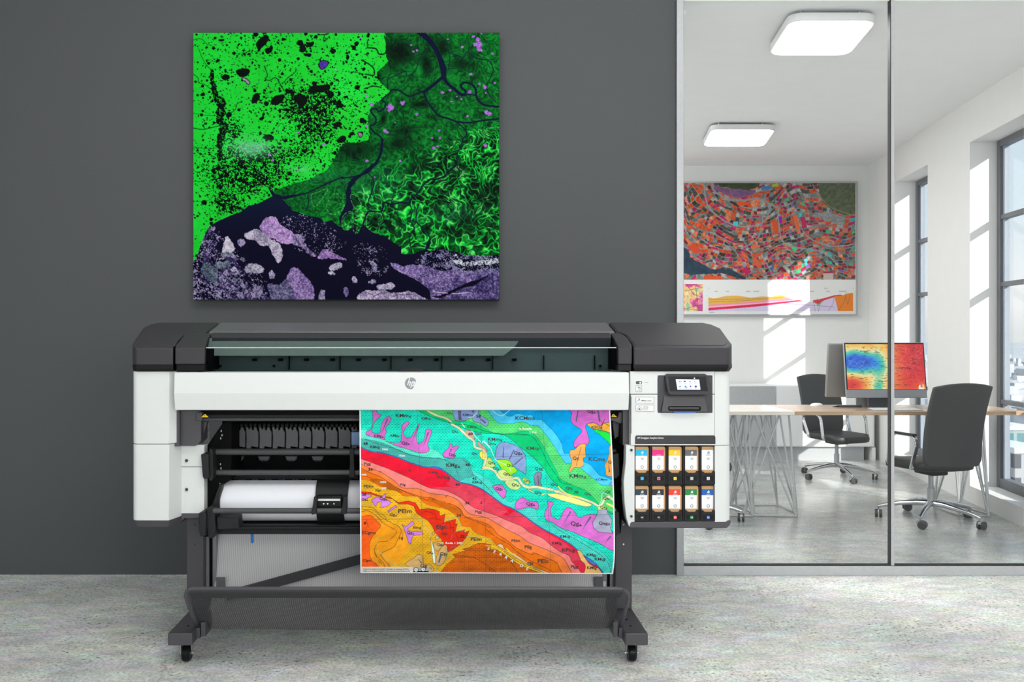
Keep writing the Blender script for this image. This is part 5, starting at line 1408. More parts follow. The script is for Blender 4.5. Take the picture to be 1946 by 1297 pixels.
mp_.stroke(smooth(R('C', 1160, 620, 1250, 540, 1320, 450)), 0.8, (150, 110, 120)); mp_.stroke(smooth(R('C', 1340, 880, 1400, 820, 1450, 810)), 0.8, (150, 110, 120)); mp_.stroke(smooth(R('C', 1380, 720, 1420, 620, 1570, 580)), 0.8, (150, 110, 120))
# light stones, lilac lobes
LIL, LIL2 = (206, 106, 196), (200, 124, 216)
for pts, reg in (((290, 80, 340, 85, 370, 130, 410, 150, 330, 230, 290, 300, 280, 390, 360, 410, 400, 380, 400, 320, 450, 210, 500, 165, 550, 185, 540, 240, 470, 330, 485, 380, 450, 460, 460, 500, 400, 480, 300, 460, 200, 430, 200, 380, 260, 350, 290, 240), 'A'), ((700, 300, 770, 245, 810, 260, 760, 330, 725, 400, 770, 470, 830, 460, 870, 400, 940, 280, 955, 290, 910, 420, 920, 530, 960, 545, 1020, 490, 1040, 370, 1090, 340, 1130, 380, 1100, 470, 1070, 560, 1090, 640, 1040, 680, 940, 680, 820, 640, 640, 590, 470, 515, 560, 540, 680, 530, 690, 450, 710, 370), 'A'), ((1380, 560, 1415, 560, 1420, 600, 1480, 580, 1510, 600, 1450, 680, 1450, 750, 1380, 760, 1300, 740, 1280, 690, 1320, 650, 1370, 600), 'A'), ((1250, 60, 1270, 110, 1250, 220, 1300, 290, 1380, 340, 1400, 380, 1340, 450, 1290, 510, 1275, 580, 1300, 605, 1360, 570, 1460, 570, 1500, 510, 1470, 370, 1455, 310, 1490, 265, 1580, 255, 1650, 290, 1690, 300, 1720, 255, 1860, 245, 1860, 60), 'B'), ((105, 1150, 230, 1135, 270, 1180, 300, 1230, 260, 1330, 180, 1250), 'B'), ((430, 190, 480, 135, 540, 120, 620, 165, 710, 170, 750, 210, 740, 280, 690, 270, 600, 250, 500, 280, 420, 275), 'D'), ((870, 165, 960, 190, 920, 270, 930, 370, 980, 410, 1050, 420, 1100, 310, 1150, 260, 1220, 270, 1270, 340, 1330, 400, 1420, 360, 1580, 360, 1700, 480, 1790, 600, 1840, 640, 1840, 850, 1750, 850, 1600, 760, 1400, 680, 1200, 590, 1050, 540, 950, 470, 850, 430, 835, 330, 885, 230), 'D'), ((1840, 960, 1800, 990, 1810, 1020, 1840, 1030), 'D')):
    mp_.fill(smooth(R(reg, *pts), 3, True), LIL, BL, 0.6)
for pts in ((690, 495, 740, 540, 840, 450, 870, 490, 770, 560, 780, 590, 850, 600, 970, 600, 990, 640, 840, 660, 810, 780, 780, 760, 740, 620), (330, 110, 400, 120, 460, 60, 460, 140, 545, 190, 490, 240, 390, 270, 400, 180, 350, 190, 320, 250, 260, 160), (110, 65, 240, 80, 265, 100, 110, 180), (490, 310, 600, 230, 620, 250, 500, 330)):
    mp_.fill(R('C', *pts), LIL2, BL, 0.55)
for pts in ((735, 1060, 850, 980, 910, 930, 970, 945, 1000, 1060, 1100, 1080, 1140, 1160, 1000, 1180, 800, 1110), (1130, 770, 1250, 740, 1280, 780, 1180, 880), (1280, 790, 1330, 830, 1300, 1000, 1240, 1080, 1160, 1060, 1200, 900), (1150, 590, 1140, 640, 1110, 640), (1170, 660, 1220, 690, 1160, 715)):
    mp_.fill(smooth(R('C', *pts), 3, True), (206, 166, 104), BL, 0.5)
mp_.fill(R('C', 1090, 690, 1120, 780, 1150, 900, 1165, 1050, 1130, 1050, 1110, 880), (222, 240, 226), BL, 0.4)
mp_.fill(smooth(R('B', 180, 600, 220, 550, 290, 530, 370, 545, 430, 570, 510, 610, 560, 680, 585, 730, 590, 850, 580, 980, 540, 960, 450, 900, 380, 830, 290, 780, 160, 770, 155, 700), 3, True), (128, 152, 200), BL, 0.6)
mp_.fill(smooth(R('A', 1460, 60, 1455, 190, 1500, 230, 1620, 220, 1700, 180, 1740, 240, 1830, 260, 1900, 310, 1940, 270, 1930, 210, 1850, 160, 1800, 120, 1790, 60), 3, True), (130, 156, 208), BL, 0.55)
mp_.fill(smooth(R('B', 170, 790, 290, 780, 360, 800, 400, 860, 460, 940, 400, 980, 360, 1000, 240, 930, 230, 890), 3, True), (150, 226, 46), BL, 0.5)
mp_.fill(smooth(R('B', 690, 1010, 730, 960, 780, 950, 810, 990, 780, 1080, 800, 1160, 710, 1150, 700, 1060), 3, True), (122, 126, 152), BL, 0.5)
mp_.fill(R('B', 1490, 265, 1580, 255, 1650, 290, 1690, 300, 1720, 255, 1860, 245, 1860, 420, 1720, 370, 1560, 340, 1480, 290), (226, 166, 62), BL, 0.5)
mp_.fill(R('B', 1560, 345, 1720, 375, 1860, 430, 1860, 600, 1800, 575, 1760, 520, 1650, 420, 1600, 390), (28, 220, 70), BL, 0.5)
mp_.fill(smooth(R('B', 1220, 650, 1290, 630, 1340, 580, 1390, 555, 1450, 560, 1440, 620, 1440, 690, 1440, 740, 1400, 760, 1410, 850, 1340, 890, 1270, 890, 1210, 955, 1190, 940, 1230, 850, 1235, 770, 1215, 720), 3, True), (240, 166, 88), BL, 0.55)
mp_.fill(smooth(R('B', 1780, 590, 1850, 590, 1850, 980, 1720, 1000, 1715, 940, 1705, 850, 1750, 770, 1775, 680), 3, True), (226, 160, 78), BL, 0.55)
mp_.fill(R('B', 1760, 1120, 1805, 1080, 1850, 1120, 1850, 1200), (140, 150, 205), BL, 0.4)
mp_.fill(R('D', 1590, 290, 1710, 280, 1730, 340, 1790, 430, 1760, 540, 1790, 620, 1590, 600, 1520, 540, 1510, 460, 1570, 370), (164, 166, 190), BL, 0.6)
# streams and their gravel
YEL, SND = (244, 236, 140), (228, 214, 170)
mp_.fill(smooth(R('D', 590, 0, 660, 20, 720, 70, 760, 90, 840, 50, 900, 60, 1000, 60, 1180, 90, 1400, 170, 1500, 210, 1480, 235, 1400, 240, 1200, 190, 1000, 130, 900, 90, 860, 60, 770, 88), 3, True), YEL, BL, 0.4)
mp_.fill(smooth(R('B', 280, 1090, 400, 1060, 490, 1120, 500, 1170, 430, 1210, 340, 1180), 3, True), (196, 224, 140), BL, 0.5)
mp_.fill(smooth(R('B', 0, 880, 60, 740, 120, 810, 150, 870, 80, 890), 3, True), (180, 214, 110), BL, 0.5)
mp_.fill(smooth(R('B', 200, 930, 280, 920, 360, 1000, 420, 1030, 330, 1060, 230, 1040, 180, 980), 3, True), (200, 220, 130), BL, 0.4)
mp_.fill(smooth(R('B', 535, 1040, 600, 1050, 630, 1090, 600, 1120, 550, 1090), 3, True), (190, 220, 90), BL, 0.4)
mp_.fill(smooth(R('A', 1800, 690, 1850, 650, 1890, 720, 1890, 770, 1830, 770), 3, True), (240, 228, 90), BL, 0.4)
mp_.fill(smooth(R('A', 1770, 520, 1840, 560, 1910, 640, 1890, 660, 1800, 600), 3, True), (196, 150, 140), BL, 0.4); mp_.fill(smooth(R('A', 1580, 380, 1690, 370, 1740, 480, 1700, 490, 1640, 440), 3, True), (196, 150, 140), BL, 0.4)
for ln, wd in ((R('A', 1080, 90, 1200, 150, 1330, 190, 1410, 240), 3.2), (R('A', 1420, 280, 1500, 320, 1560, 370, 1640, 450, 1730, 520, 1740, 600, 1850, 640, 1900, 720, 1870, 840, 1850, 910), 3.6), (R('B', -20, 890, 120, 920, 180, 1000, 230, 1050, 330, 1060, 460, 1040, 520, 1120, 600, 1170, 720, 1165, 900, 1195, 1050, 1230), 4.0), (R('D', 980, 20, 1100, 60, 1200, 90, 1300, 110, 1420, 150, 1520, 190, 1600, 235, 1650, 200, 1690, 130, 1760, 110, 1860, 200), 3.6)):
    ln = smooth(ln); mp_.stroke(ln, wd + 1.0, (120, 104, 84)); mp_.stroke(ln, wd, (238, 226, 168))
    mp_.stroke(ln, 0.8, (150, 200, 205))
mp_.stroke(smooth(R('D', 1600, 235, 1640, 150, 1660, 50, 1740, 80, 1840, 170)), 1.2, (170, 226, 226))
mp_.stroke(smooth(R('D', 1040, -40, 1100, 30, 1240, 90, 1340, 110)), 2.0, (240, 226, 60)); mp_.stroke(smooth(R('D', 1720, 200, 1800, 240, 1840, 270)), 3.0, (244, 236, 120)); mp_.fill(R('D', 1580, 245, 1690, 220, 1710, 280, 1590, 290), (190, 226, 130), BL, 0.4)
for ln in (R('A', 1780, 60, 1780, 110, 1720, 170, 1660, 180), R('A', 1560, 260, 1600, 320), R('A', 1700, 370, 1760, 460, 1820, 520), R('B', 0, 510, 80, 600, 140, 740, 180, 800, 260, 830, 340, 880, 370, 950), R('B', 130, 80, 190, 130, 250, 155, 300, 140, 340, 110, 380, 80), R('A', 1946, 610, 1860, 520, 1840, 560)):
    mp_.stroke(smooth(ln), 1.0, (214, 240, 236))
# blue fault line
mp_.stroke(blue, 1.9, (28, 96, 164)); mp_.fill(smooth(R('A', 1060, 885, 1180, 872, 1290, 915, 1180, 905), 3, True), (44, 110, 190), None)
mp_.fill(smooth(R('D', 1400, 960, 1500, 1000, 1580, 1060, 1500, 1055), 3, True), (70, 120, 200), BL, 0.3)
mp_.fill(smooth(R('D', 1290, 865, 1340, 870, 1390, 950, 1480, 1060, 1600, 1110, 1680, 1200, 1680, 1215, 1400, 1215, 1420, 1100, 1350, 1010, 1300, 900), 3, True), (240, 186, 112), BL, 0.5)
mp_.fill(smooth(R('D', 1330, 1010, 1390, 1040, 1420, 1100, 1395, 1200, 1330, 1130, 1240, 1030), 3, True), (222, 46, 70), BL, 0.5)
# scree cones
SCR = (92, 92, 124)
for reg, pts in (('A', (490, 195, 515, 200, 400, 430)), ('A', (930, 300, 945, 310, 830, 560)), ('A', (1070, 390, 1095, 390, 995, 630)), ('A', (1395, 620, 1415, 635, 1365, 700)), ('A', (1510, 85, 1555, 85, 1560, 215, 1515, 215)), ('A', (1815, 195, 1850, 205, 1915, 250, 1895, 270)), ('A', (1700, 80, 1745, 80, 1730, 120)), ('B', (275, 590, 285, 590, 275, 750, 255, 750)), ('B', (415, 640, 430, 640, 360, 780, 345, 770)), ('B', (545, 735, 555, 745, 425, 860, 415, 845)), ('B', (1350, 85, 1370, 85, 1335, 240, 1318, 240)), ('B', (1635, 80, 1660, 80, 1675, 235, 1650, 240)), ('B', (1760, 850, 1780, 945, 1755, 955)), ('D', (1195, 305, 1215, 315, 1080, 515)), ('D', (1470, 380, 1500, 385, 1350, 590)), ('D', (1755, 650, 1775, 665, 1675, 765)), ('D', (590, 165, 470, 210, 480, 200)), ('C', (1225, 920, 1255, 930, 1215, 1050, 1200, 1035)), ('C', (900, 980, 985, 1055, 960, 1055)), ('C', (1080, 1110, 1100, 1110, 1120, 1155))):
    mp_.fill(R(reg, *pts), SCR, None)
mp_.stroke(R('B', 1380, 600, 1300, 860), 0.7, BL); mp_.stroke(R('B', 750, 1000, 760, 1140), 0.8, BL); mp_.stroke(R('B', 1680, 300, 1740, 200), 0.8, BL); mp_.stroke(R('B', 1690, 240, 1800, 300), 0.8, BL); mp_.stroke(R('B', 1680, 235, 1730, 265), 1.2, (220, 40, 40))
# sheet grid
for ln in (R('M', 470, 30, 490, 600, 505, 1180), R('M', 932, 30, 945, 600, 960, 1240), R('M', 1382, 30, 1400, 600, 1425, 1240), R('M', 480, 380, 1000, 378, 1880, 355), R('M', 40, 832, 900, 815, 1880, 790)):
    mp_.stroke(ln, 0.45, (60, 70, 72), alpha=0.8)
# legend box and the two round marks
mp_.img *= (relief * rel2)[..., None]
mp_.fill(R('C', 122, 1108, 846, 1108, 846, 1182, 122, 1182), (228, 218, 204), None); mp_.fill(R('C', 120, 1185, 330, 1185, 330, 1200, 120, 1200), (224, 50, 40), None)
mp_.fill(R('C', 850, 1108, 1070, 1108, 1070, 1182, 850, 1182), (166, 170, 168), None); mp_.fill(R('C', 850, 1160, 1070, 1160, 1070, 1182, 850, 1182), (26, 26, 28), None)
for cx_, cy_ in ((890, 1145), (990, 1138)):
    q = [(cx_ + 30 * math.cos(a), cy_ + 30 * math.sin(a)) for a in [2 * math.pi * i / 18 for i in range(18)]]
    mp_.fill([R('C', *p)[0] for p in q], (240, 240, 238), (30, 30, 30), 0.7)
# white margins of the sheet
for x0, x1, y0, y1 in ((680, 685.6, 770, 1095), (1161.2, 1170, 770, 1095), (680, 1170, 1087.6, 1095)):
    m = (X >= x0) & (X <= x1) & (Y >= y0) & (Y <= y1); mp_.img[m] = np.array((244, 245, 248)) / 255.0

MS = empty('printed_map', (P(922, 0, 3.58).x, 3.58, P(0, 1089, 3.58).z), 'colourful geological map print hanging out of the printer front', 'printed map')
def sheet_d(py):
    t = (np.asarray(py, float) - 779.0) / 310.0
    return 3.625 - 0.075 * np.sin(np.clip(t, 0, 1) * math.pi * 0.62) + 0.02 * np.clip(t - 0.8, 0, 1)
def sheet_x(px, py):
    t = (np.asarray(py, float) - 779.0) / 310.0
    u = (np.asarray(px, float) - 683.0) / 480.6
    left = 683.0 + 2.0 * t; right = 1159.5 + 9.0 * np.sin(np.clip(t, 0, 1) * math.pi * 0.60) - 3.2 * np.clip((t - 0.86) / 0.14, 0, 1) ** 2
    return left + (right - left) * u
def sheet_pos(px, py):
    d = sheet_d(py); x = sheet_x(px, py)
    return (x - CX) * d / F, d, EYE + (CY - py - 2.0 * (px - 683.0) / 480.0 * (np.asarray(py, float) - 779.0) / 310.0) * d / F
sheet(mp_, 'map_paper', M_PRINT, MS, sheet_pos)
def maptext(mb, s, reg, x, y, h, rot=0.0, align='LEFT', k=None):
    """label with its left end and baseline at the zoomed spot; h cap height in px"""
    px, py = R(reg, x, y)[0]
    c, sn = math.cos(rot), math.sin(rot); kk = 1.1 * h / 0.69
    def fn(a, b_):
        a *= 1.2; X_, Y_ = px + kk * (a * c + b_ * sn), py - kk * (b_ * c - a * sn)
        p = sheet_pos(X_, Y_); return Vector((float(p[0]), float(p[1]) - 0.0012, float(p[2])))
    mb.text(s, fn, 1.0, align)
BIG = [('KMm₃', 'A', 612, 175, 6.0), ('KMcp', 'A', 985, 207, 4.2), ('KMm₂', 'A', 1575, 157, 4.0), ('KMcp', 'A', 1630, 330, 4.2), ('Qg₄', 'A', 692, 560, 5.0), ('KMg₄', 'A', 300, 458, 4.2), ('KMg₂', 'A', 535, 450, 4.0), ('Qg₄', 'A', 1365, 722, 4.4), ('KMcg', 'A', 245, 615, 4.2), ('KMg₄', 'A', 1320, 880, 6.2), ('KMlg', 'A', 1070, 975, 4.4), ('KPlcg', 'A', 1195, 1048, 5.6), ('Plgg', 'A', 155, 855, 4.4), ('Pllg', 'A', 665, 1150, 4.0), ('PElm', 'A', 148, 1178, 5.0), ('Elgc', 'A', 315, 1228, 4.0), ('KMcg', 'A', 1690, 1112, 4.2), ('G', 'A', 785, 945, 3.6), ('c', 'A', 380, 960, 3.6), ('Qt₂', 'A', 1412, 390, 4.0), ('Qt₁', 'A', 1688, 705, 4.0), ('Qac', 'A', 1740, 425, 4.0), ('Qt₁', 'A', 1350, 130, 3.6),
       ('KCMms', 'B', 455, 212, 6.0), ('KMm₃', 'B', 55, 508, 5.4), ('Qac₁', 'B', 55, 562, 4.0), ('KMcp', 'B', 598, 637, 5.6), ('Qg₃', 'B', 418, 700, 5.2), ('Qc', 'B', 1250, 775, 5.4), ('KCms', 'B', 1475, 792, 6.6), ('KMm₂', 'B', 1195, 1030, 6.4), ('KCMms', 'B', 1568, 1070, 3.6), ('KSClg', 'B', 1540, 332, 4.4), ('Qg₄', 'B', 1490, 112, 5.0), ('Q', 'B', 1752, 825, 4.6), ('Qeg', 'B', 708, 920, 4.6), ('Qt₁', 'B', 312, 875, 4.6), ('Qt₂', 'B', 48, 838, 4.6), ('Qt₄', 'B', 115, 915, 4.0), ('Qt₂', 'B', 262, 995, 4.4), ('Qt₂', 'B', 375, 1150, 4.6), ('Qt₂', 'B', 555, 1090, 4.0), ('Qg₁', 'B', 145, 1205, 4.6), ('Qt₁', 'B', 700, 1255, 4.6), ('Qt₂', 'B', 930, 1145, 4.4), ('Qt₁', 'B', 1140, 1195, 4.6), ('Qt₂', 'B', 1400, 1275, 4.4),
       ('PElm', 'C', 632, 340, 7.0), ('PElm', 'C', 1655, 730, 5.6), ('Elgc', 'C', 1168, 560, 7.0), ('Qg₁', 'C', 1240, 642, 4.2), ('Qg₄', 'C', 372, 152, 4.6), ('Qg₄', 'C', 755, 635, 4.4), ('Qg₄', 'C', 512, 380, 4.4), ('Elmg', 'C', 845, 562, 4.2), ('ECgmc', 'C', 120, 640, 5.0), ('Clgcc', 'C', 130, 1030, 4.0), ('Qt₀', 'C', 1032, 915, 4.2), ('Qg₁', 'C', 1175, 800, 4.4), ('Qg₁', 'C', 1222, 932, 4.8), ('Qg', 'C', 945, 1108, 5.4), ('Plgg', 'C', 1720, 335, 4.4), ('g', 'C', 1800, 195, 4.2), ('c', 'C', 1308, 112, 3.6), ('Qg₄', 'C', 118, 160, 4.0),
       ('Qg₄', 'D', 575, 225, 5.2), ('Qg₄', 'D', 1198, 508, 6.6), ('Qeg₀', 'D', 1595, 495, 5.2), ('KMcg', 'D', 1045, 682, 4.4), ('KMlg', 'D', 932, 778, 4.6), ('KPlcg', 'D', 1075, 880, 5.6), ('PElm', 'D', 360, 745, 4.4), ('Pllg', 'D', 545, 835, 5.2), ('PElc', 'D', 732, 1042, 6.8), ('Qt', 'D', 590, 1072, 5.4), ('Plgg', 'D', 1210, 1110, 4.6), ('KMlg', 'D', 1440, 1125, 4.8), ('KMg₁', 'D', 1422, 942, 4.6), ('KMcg', 'D', 1540, 1002, 4.6), ('Qt₁', 'D', 1665, 140, 4.4), ('Qt₂', 'D', 1620, 268, 4.4), ('Qt', 'D', 1700, 52, 4.4)]
for s, reg, x, y, h in BIG:
    mb = MB(); maptext(mb, s, reg, x, y, h); mb.build('map_label', M_INKK, MS)
for s, reg, x, y in (('48', 'A', 150, 568), ('34', 'A', 215, 935), ('60', 'A', 1650, 428), ('58', 'A', 1770, 180), ('48', 'A', 1595, 868), ('45', 'A', 1690, 1062), ('40', 'A', 1450, 1148), ('8', 'C', 150, 502), ('16', 'C', 640, 715), ('24', 'C', 1460, 388), ('22', 'C', 1510, 685), ('36', 'C', 1580, 212), ('28', 'C', 122, 95), ('70', 'D', 1255, 58)):
    mb = MB()
    for o in (0, 2.2):
        maptext(mb, s, reg, x + o, y, 4.4)
    mb.build('map_number', M_INKK, MS)
mb = MB()
for k, t_ in enumerate(('Image from Institut Cartogràfic i Geològic de Catalunya (ICGC)', 'subject to a Creative Recognition, International Creative Commons 4.0')):
    maptext(mb, t_, 'C', 135, 1143 + 28 * k, 1.6 if k else 1.75)
maptext(mb, 'cc', 'C', 874, 1152, 2.2); maptext(mb, 'i', 'C', 985, 1152, 3.2)
mb.build('legend_lettering', M_INKK, MS)
mb = MB()
for s, reg, x, y, h, r_ in (('1500', 'A', 410, 640, 3.2, 0.1), ('1500', 'A', 650, 732, 3.2, 0.05), ('1000', 'A', 378, 1110, 3.2, 0.0), ('1000', 'A', 100, 1005, 3.2, 0), ('800', 'A', 405, 1200, 3.2, -0.1), ('la Batalla', 'B', 505, 352, 3.6, 0), ('1 710', 'B', 650, 405, 3.2, 0), ('Roda 1.200', 'C', 1300, 778, 3.6, 0.0)):
    mb = MB(); maptext(mb, s, reg, x, y, h, r_); mb.build('pale_label', M_INKW, MS)
for i, ch in enumerate('SERRA DE'):
    if ch != ' ':
        x, y = [(1890, 850), (1973, 893), (2055, 930), (2135, 975), (2215, 1020), (0, 0), (2355, 1088), (2445, 1135)][i]
        mb = MB(); maptext(mb, ch, 'C', x, y, 4.6, 0.45); mb.build('pale_letter', M_INKW, MS)

# ================= the big green satellite picture on the dark wall
sat = Raster(367.5, 62.5, 948.5, 569.5, 1.15, (26, 205, 50))
X, Y = sat.X, sat.Y
n1 = fbm(X, Y, 60, 11); n2 = fbm(X, Y, 14, 21); n3 = fbm(X, Y, 4, 31, 3); n4 = fbm(X, Y, 1.7, 33, 2)
def poly_mask(pts, wob=6, seed=5, cell=14):
    """polygon with a ragged edge"""
    ox = (fbm(X, Y, cell, seed, 4) - 0.5) * wob * 2; oy = (fbm(X, Y, cell, seed + 40, 4) - 0.5) * wob * 2
    m = np.zeros(X.shape, bool); PX, PY = X + ox, Y + oy; n = len(pts)
    for i in range(n):
        xa, ya = pts[i]; xb, yb = pts[(i + 1) % n]
        if ya != yb:
            m ^= ((PY > ya) != (PY > yb)) & (PX < (xb - xa) * (PY - ya) / (yb - ya) + xa)
    return m
def bump(reg, x, y, rx, ry):
    (px, py), = R(reg, x, y); k = REG[reg][2]
    return np.exp(-((X - px) / (rx / k)) ** 2 - ((Y - py) / (ry / k)) ** 2)
img = sat.img
img *= (0.90 + 0.16 * n1 + 0.10 * (n3 - 0.5) + 0.06 * (n4 - 0.5))[..., None]
fade = np.clip((X - 400) / 40, 0, 1)
img[..., 0] += 0.05 * (n2 - 0.4); img[..., 2] += 0.10 * np.clip(n1 - 0.45, 0, 1)
# lakes and specks
dz = np.clip(0.9 * bump('W', 1150, 700, 330, 200) + 0.8 * bump('W', 1180, 950, 200, 200) + 0.7 * bump('W', 700, 1180, 500, 110) + 1.0 * bump('F', 520, 130, 420, 170) + 1.0 * bump('F', 360, 380, 130, 90) + 0.35 * bump('W', 600, 200, 260, 90) + 0.9 * bump('W', 420, 960, 90, 90), 0, 1)
west = np.zeros(X.shape)
for (x, y), r in zip(R('W', 215, 440, 235, 560, 250, 640, 300, 700, 300, 780, 290, 860, 330, 930, 310, 1010, 290, 1090, 290, 1200), (5, 6, 6, 10, 11, 9, 9, 8, 7, 7)):
    west = np.maximum(west, np.exp(-((X - x) / r) ** 2 - ((Y - y) / 15) ** 2))
blk = np.zeros(X.shape, bool)
pl = 0.35 + 0.65 * np.clip((X - 372) / 30, 0, 1)
for cell, seed, p, k in ((2.3, 61, 0.07, 0.46), (3.6, 62, 0.065, 0.42), (6.0, 63, 0.075, 0.36), (10, 64, 0.08, 0.30), (17, 65, 0.09, 0.26)):
    f1, f2, h = cells(X + 1.2 * (n3 - 0.5) * 2, Y + 1.2 * (n2 - 0.5) * 2, cell, seed)
    pp = np.clip(p * pl * (0.6 + 0.8 * n1) + (0.34 if cell < 7 else 0.10) * dz, 0, 0.8)
    blk |= (h < pp) & (f1 < k * (0.65 + 0.6 * (h / np.maximum(pp, 0.01))))
lace = np.abs(fbm(X, Y, 6, 71, 3) - 0.5) < 0.035 + 0.10 * np.clip(dz - 0.35, 0, 1)
blk |= lace & (dz + 0.35 * (n2 - 0.5) > 0.52)
blk |= (west + 0.5 * (n3 - 0.5) + 0.3 * (n2 - 0.5) > 0.50) & (np.abs(fbm(X, Y, 5, 77, 2) - 0.5) > 0.022)
def lake(pts, seed=3):
    blk[poly_mask(smooth(pts, 4, True), 0.9, seed, 4)] = True
for p in ((630, 150, 650, 110, 700, 70, 745, 68, 755, 105, 720, 150, 680, 190, 660, 225, 645, 190), (720, 190, 760, 180, 785, 210, 750, 240, 725, 225), (440, 410, 480, 378, 550, 378, 575, 405, 540, 450, 490, 460), (305, 455, 340, 430, 382, 445, 375, 480, 330, 488), (1020, 120, 1070, 110, 1085, 150, 1110, 190, 1080, 225, 1040, 215, 1050, 170, 1020, 150), (1105, 125, 1140, 130, 1175, 120, 1180, 150, 1150, 180, 1120, 165), (1075, 235, 1150, 235, 1150, 265, 1100, 260), (1330, 205, 1370, 190, 1390, 215, 1360, 240), (1125, 575, 1160, 540, 1240, 535, 1330, 530, 1325, 580, 1250, 605, 1140, 605), (1300, 600, 1350, 590, 1370, 635, 1330, 665, 1310, 640), (775, 680, 820, 635, 900, 625, 890, 680, 840, 720, 780, 720), (590, 700, 610, 625, 655, 610, 668, 660, 625, 705), (990, 640, 1050, 615, 1120, 660, 1100, 720, 1060, 750, 1020, 710), (910, 590, 970, 575, 980, 610, 930, 615), (870, 765, 940, 755, 975, 775, 920, 782), (1210, 690, 1240, 680, 1240, 720, 1210, 730), (1360, 900, 1420, 880, 1445, 905, 1410, 935, 1370, 925), (1400, 1050, 1450, 1010, 1490, 1030, 1470, 1075, 1410, 1080), (690, 1030, 760, 1000, 800, 1030, 780, 1060, 720, 1050), (105, 620, 140, 605, 150, 635, 115, 640), (280, 105, 330, 95, 325, 120, 285, 120), (245, 310, 275, 285, 295, 300, 260, 322), (1030, 0, 1060, 0, 1050, 10, 1030, 10), (690, 36, 730, 36, 725, 50, 695, 50), (660, 855, 700, 825, 710, 850, 680, 868), (1390, 700, 1430, 670, 1440, 740, 1400, 750), (1200, 920, 1225, 905, 1240, 935, 1210, 940)):
    lake(R('W', *p))
lake(R('E', 110, 140, 140, 118, 160, 140, 135, 168)); lake(R('E', 70, 990, 100, 975, 120, 995, 90, 1015)); lake(R('E', 0, 1020, 40, 1030, 10, 1070, 0, 1070)); lake(R('F', 200, 70, 220, 45, 240, 65, 220, 92))
rs_ = np.random.RandomState(5)
for i in range(70):
    cx_, cy_, r_ = 385 + 260 * rs_.rand(), 70 + 200 * rs_.rand(), 0.8 + 2.4 * rs_.rand() ** 3
    blk[np.hypot(X - cx_, (Y - cy_) * (0.8 + 0.5 * rs_.rand())) < r_] = True
img[blk] = (np.array((2, 12, 8)) / 255) * (0.5 + n3[blk])[:, None]
for wd, p in ((0.9, R('W', 35, 110, 110, 95, 180, 160)), (0.9, R('W', 90, 190, 120, 270, 160, 340, 200, 385, 215, 430)), (1.1, R('W', 40, 430, 85, 470, 90, 510, 150, 530, 200, 570)), (1.6, R('W', 710, 350, 740, 440, 720, 475, 760, 490, 820, 465, 870, 540, 900, 590)), (1.4, R('W', 880, 525, 940, 460, 1000, 415, 1010, 380)), (1.2, R('W', 395, 800, 440, 760, 450, 715, 500, 690)), (1.5, R('W', 35, 940, 120, 955, 200, 940, 290, 920)), (0.8, R('W', 35, 1120, 150, 1135, 260, 1130)), (0.8, R('W', 40, 800, 150, 820, 250, 825)), (0.7, R('F', 35, 350, 130, 350, 200, 330)), (0.8, R('F', 30, 40, 60, 80, 140, 80, 170, 100, 260, 100, 300, 180)), (0.7, R('F', 35, 170, 140, 165)), (2.0, R('W', 1215, 60, 1280, 55, 1320, 45)), (1.8, R('W', 1280, 55, 1275, 120, 1310, 90)), (1.2, R('W', 860, 40, 870, 70)), (1.0, R('W', 970, 40, 985, 80)), (2.6, R('E', 240, 180, 320, 190, 350, 240, 410, 230, 420, 140, 400, 70)), (2.4, R('E', 190, 300, 260, 340, 300, 380, 300, 440, 220, 430)), (1.2, R('E', 90, 410, 170, 420, 200, 450)), (2.2, R('E', 210, 570, 290, 545, 370, 555)), (1.6, R('E', 240, 110, 240, 180)), (1.6, R('W', 270, 830, 260, 890, 300, 905, 350, 905, 350, 950, 320, 1000, 290, 1050, 340, 1060, 370, 1040, 400, 1060, 380, 1090)), (1.0, R('F', 500, 20, 560, 30, 590, 70, 570, 110, 660, 120, 650, 180, 700, 210, 750, 230, 770, 280))):
    sat.stroke(smooth(p, 5), wd, (3, 34, 14), alpha=0.85)
# dark veined delta
delta = poly_mask(R('E', 400, 30, 420, 130, 410, 250, 440, 310, 330, 410, 330, 470, 410, 560, 460, 590, 420, 630, 360, 680, 280, 740, 250, 830, 260, 1000, 240, 1060, 0, 1090) + R('F', 1260, 60, 1100, 150, 930, 190, 800, 240, 760, 260, 770, 300, 830, 320, 870, 390, 960, 440, 1080, 480, 1200, 520, 1240, 560, 1440, 620) + R('G', 360, 660, 480, 740, 540, 830, 640, 830, 760, 790, 900, 790, 1140, 840, 1450, 850) + [(960, 50), (730, 50)], 3.2, 7, 10)
wx = X + 34 * (fbm(X, Y, 30, 81, 3) - 0.5) * 2; wy = Y + 34 * (fbm(X, Y, 30, 91, 3) - 0.5) * 2
ang = np.arctan2(wy - 90, wx - 900); rad = np.hypot(wx - 900, wy - 90)
f1, f2, h = cells(ang * 190, rad * 0.52, 9.5, 171, 1.0); g1, g2, hh_ = cells(ang * 190 + 3, rad * 0.7, 4.6, 181, 1.0)
vein = np.exp(-((f2 - f1) / (0.06 + 0.26 * n2)) ** 2); vein2 = np.exp(-((g2 - g1) / (0.08 + 0.30 * n2)) ** 2)
flow = np.abs(np.sin(34 * fbm(wx * 0.8 + wy * 0.25, wy, 46, 191, 4)))
upper = np.clip((Y - 258 + 0.45 * (X - 820)) / 60, 0, 1) * np.clip((X - 610) / 90, 0.15, 1)      # the strongly veined fan
fan = -0.02 + (0.34 + 0.4 * n1) * vein + 0.30 * vein2 * (0.35 + 0.65 * vein) + 0.42 * flow ** 2 * n2 + 0.34 * (n2 - 0.4) + 0.30 * (n1 - 0.4)
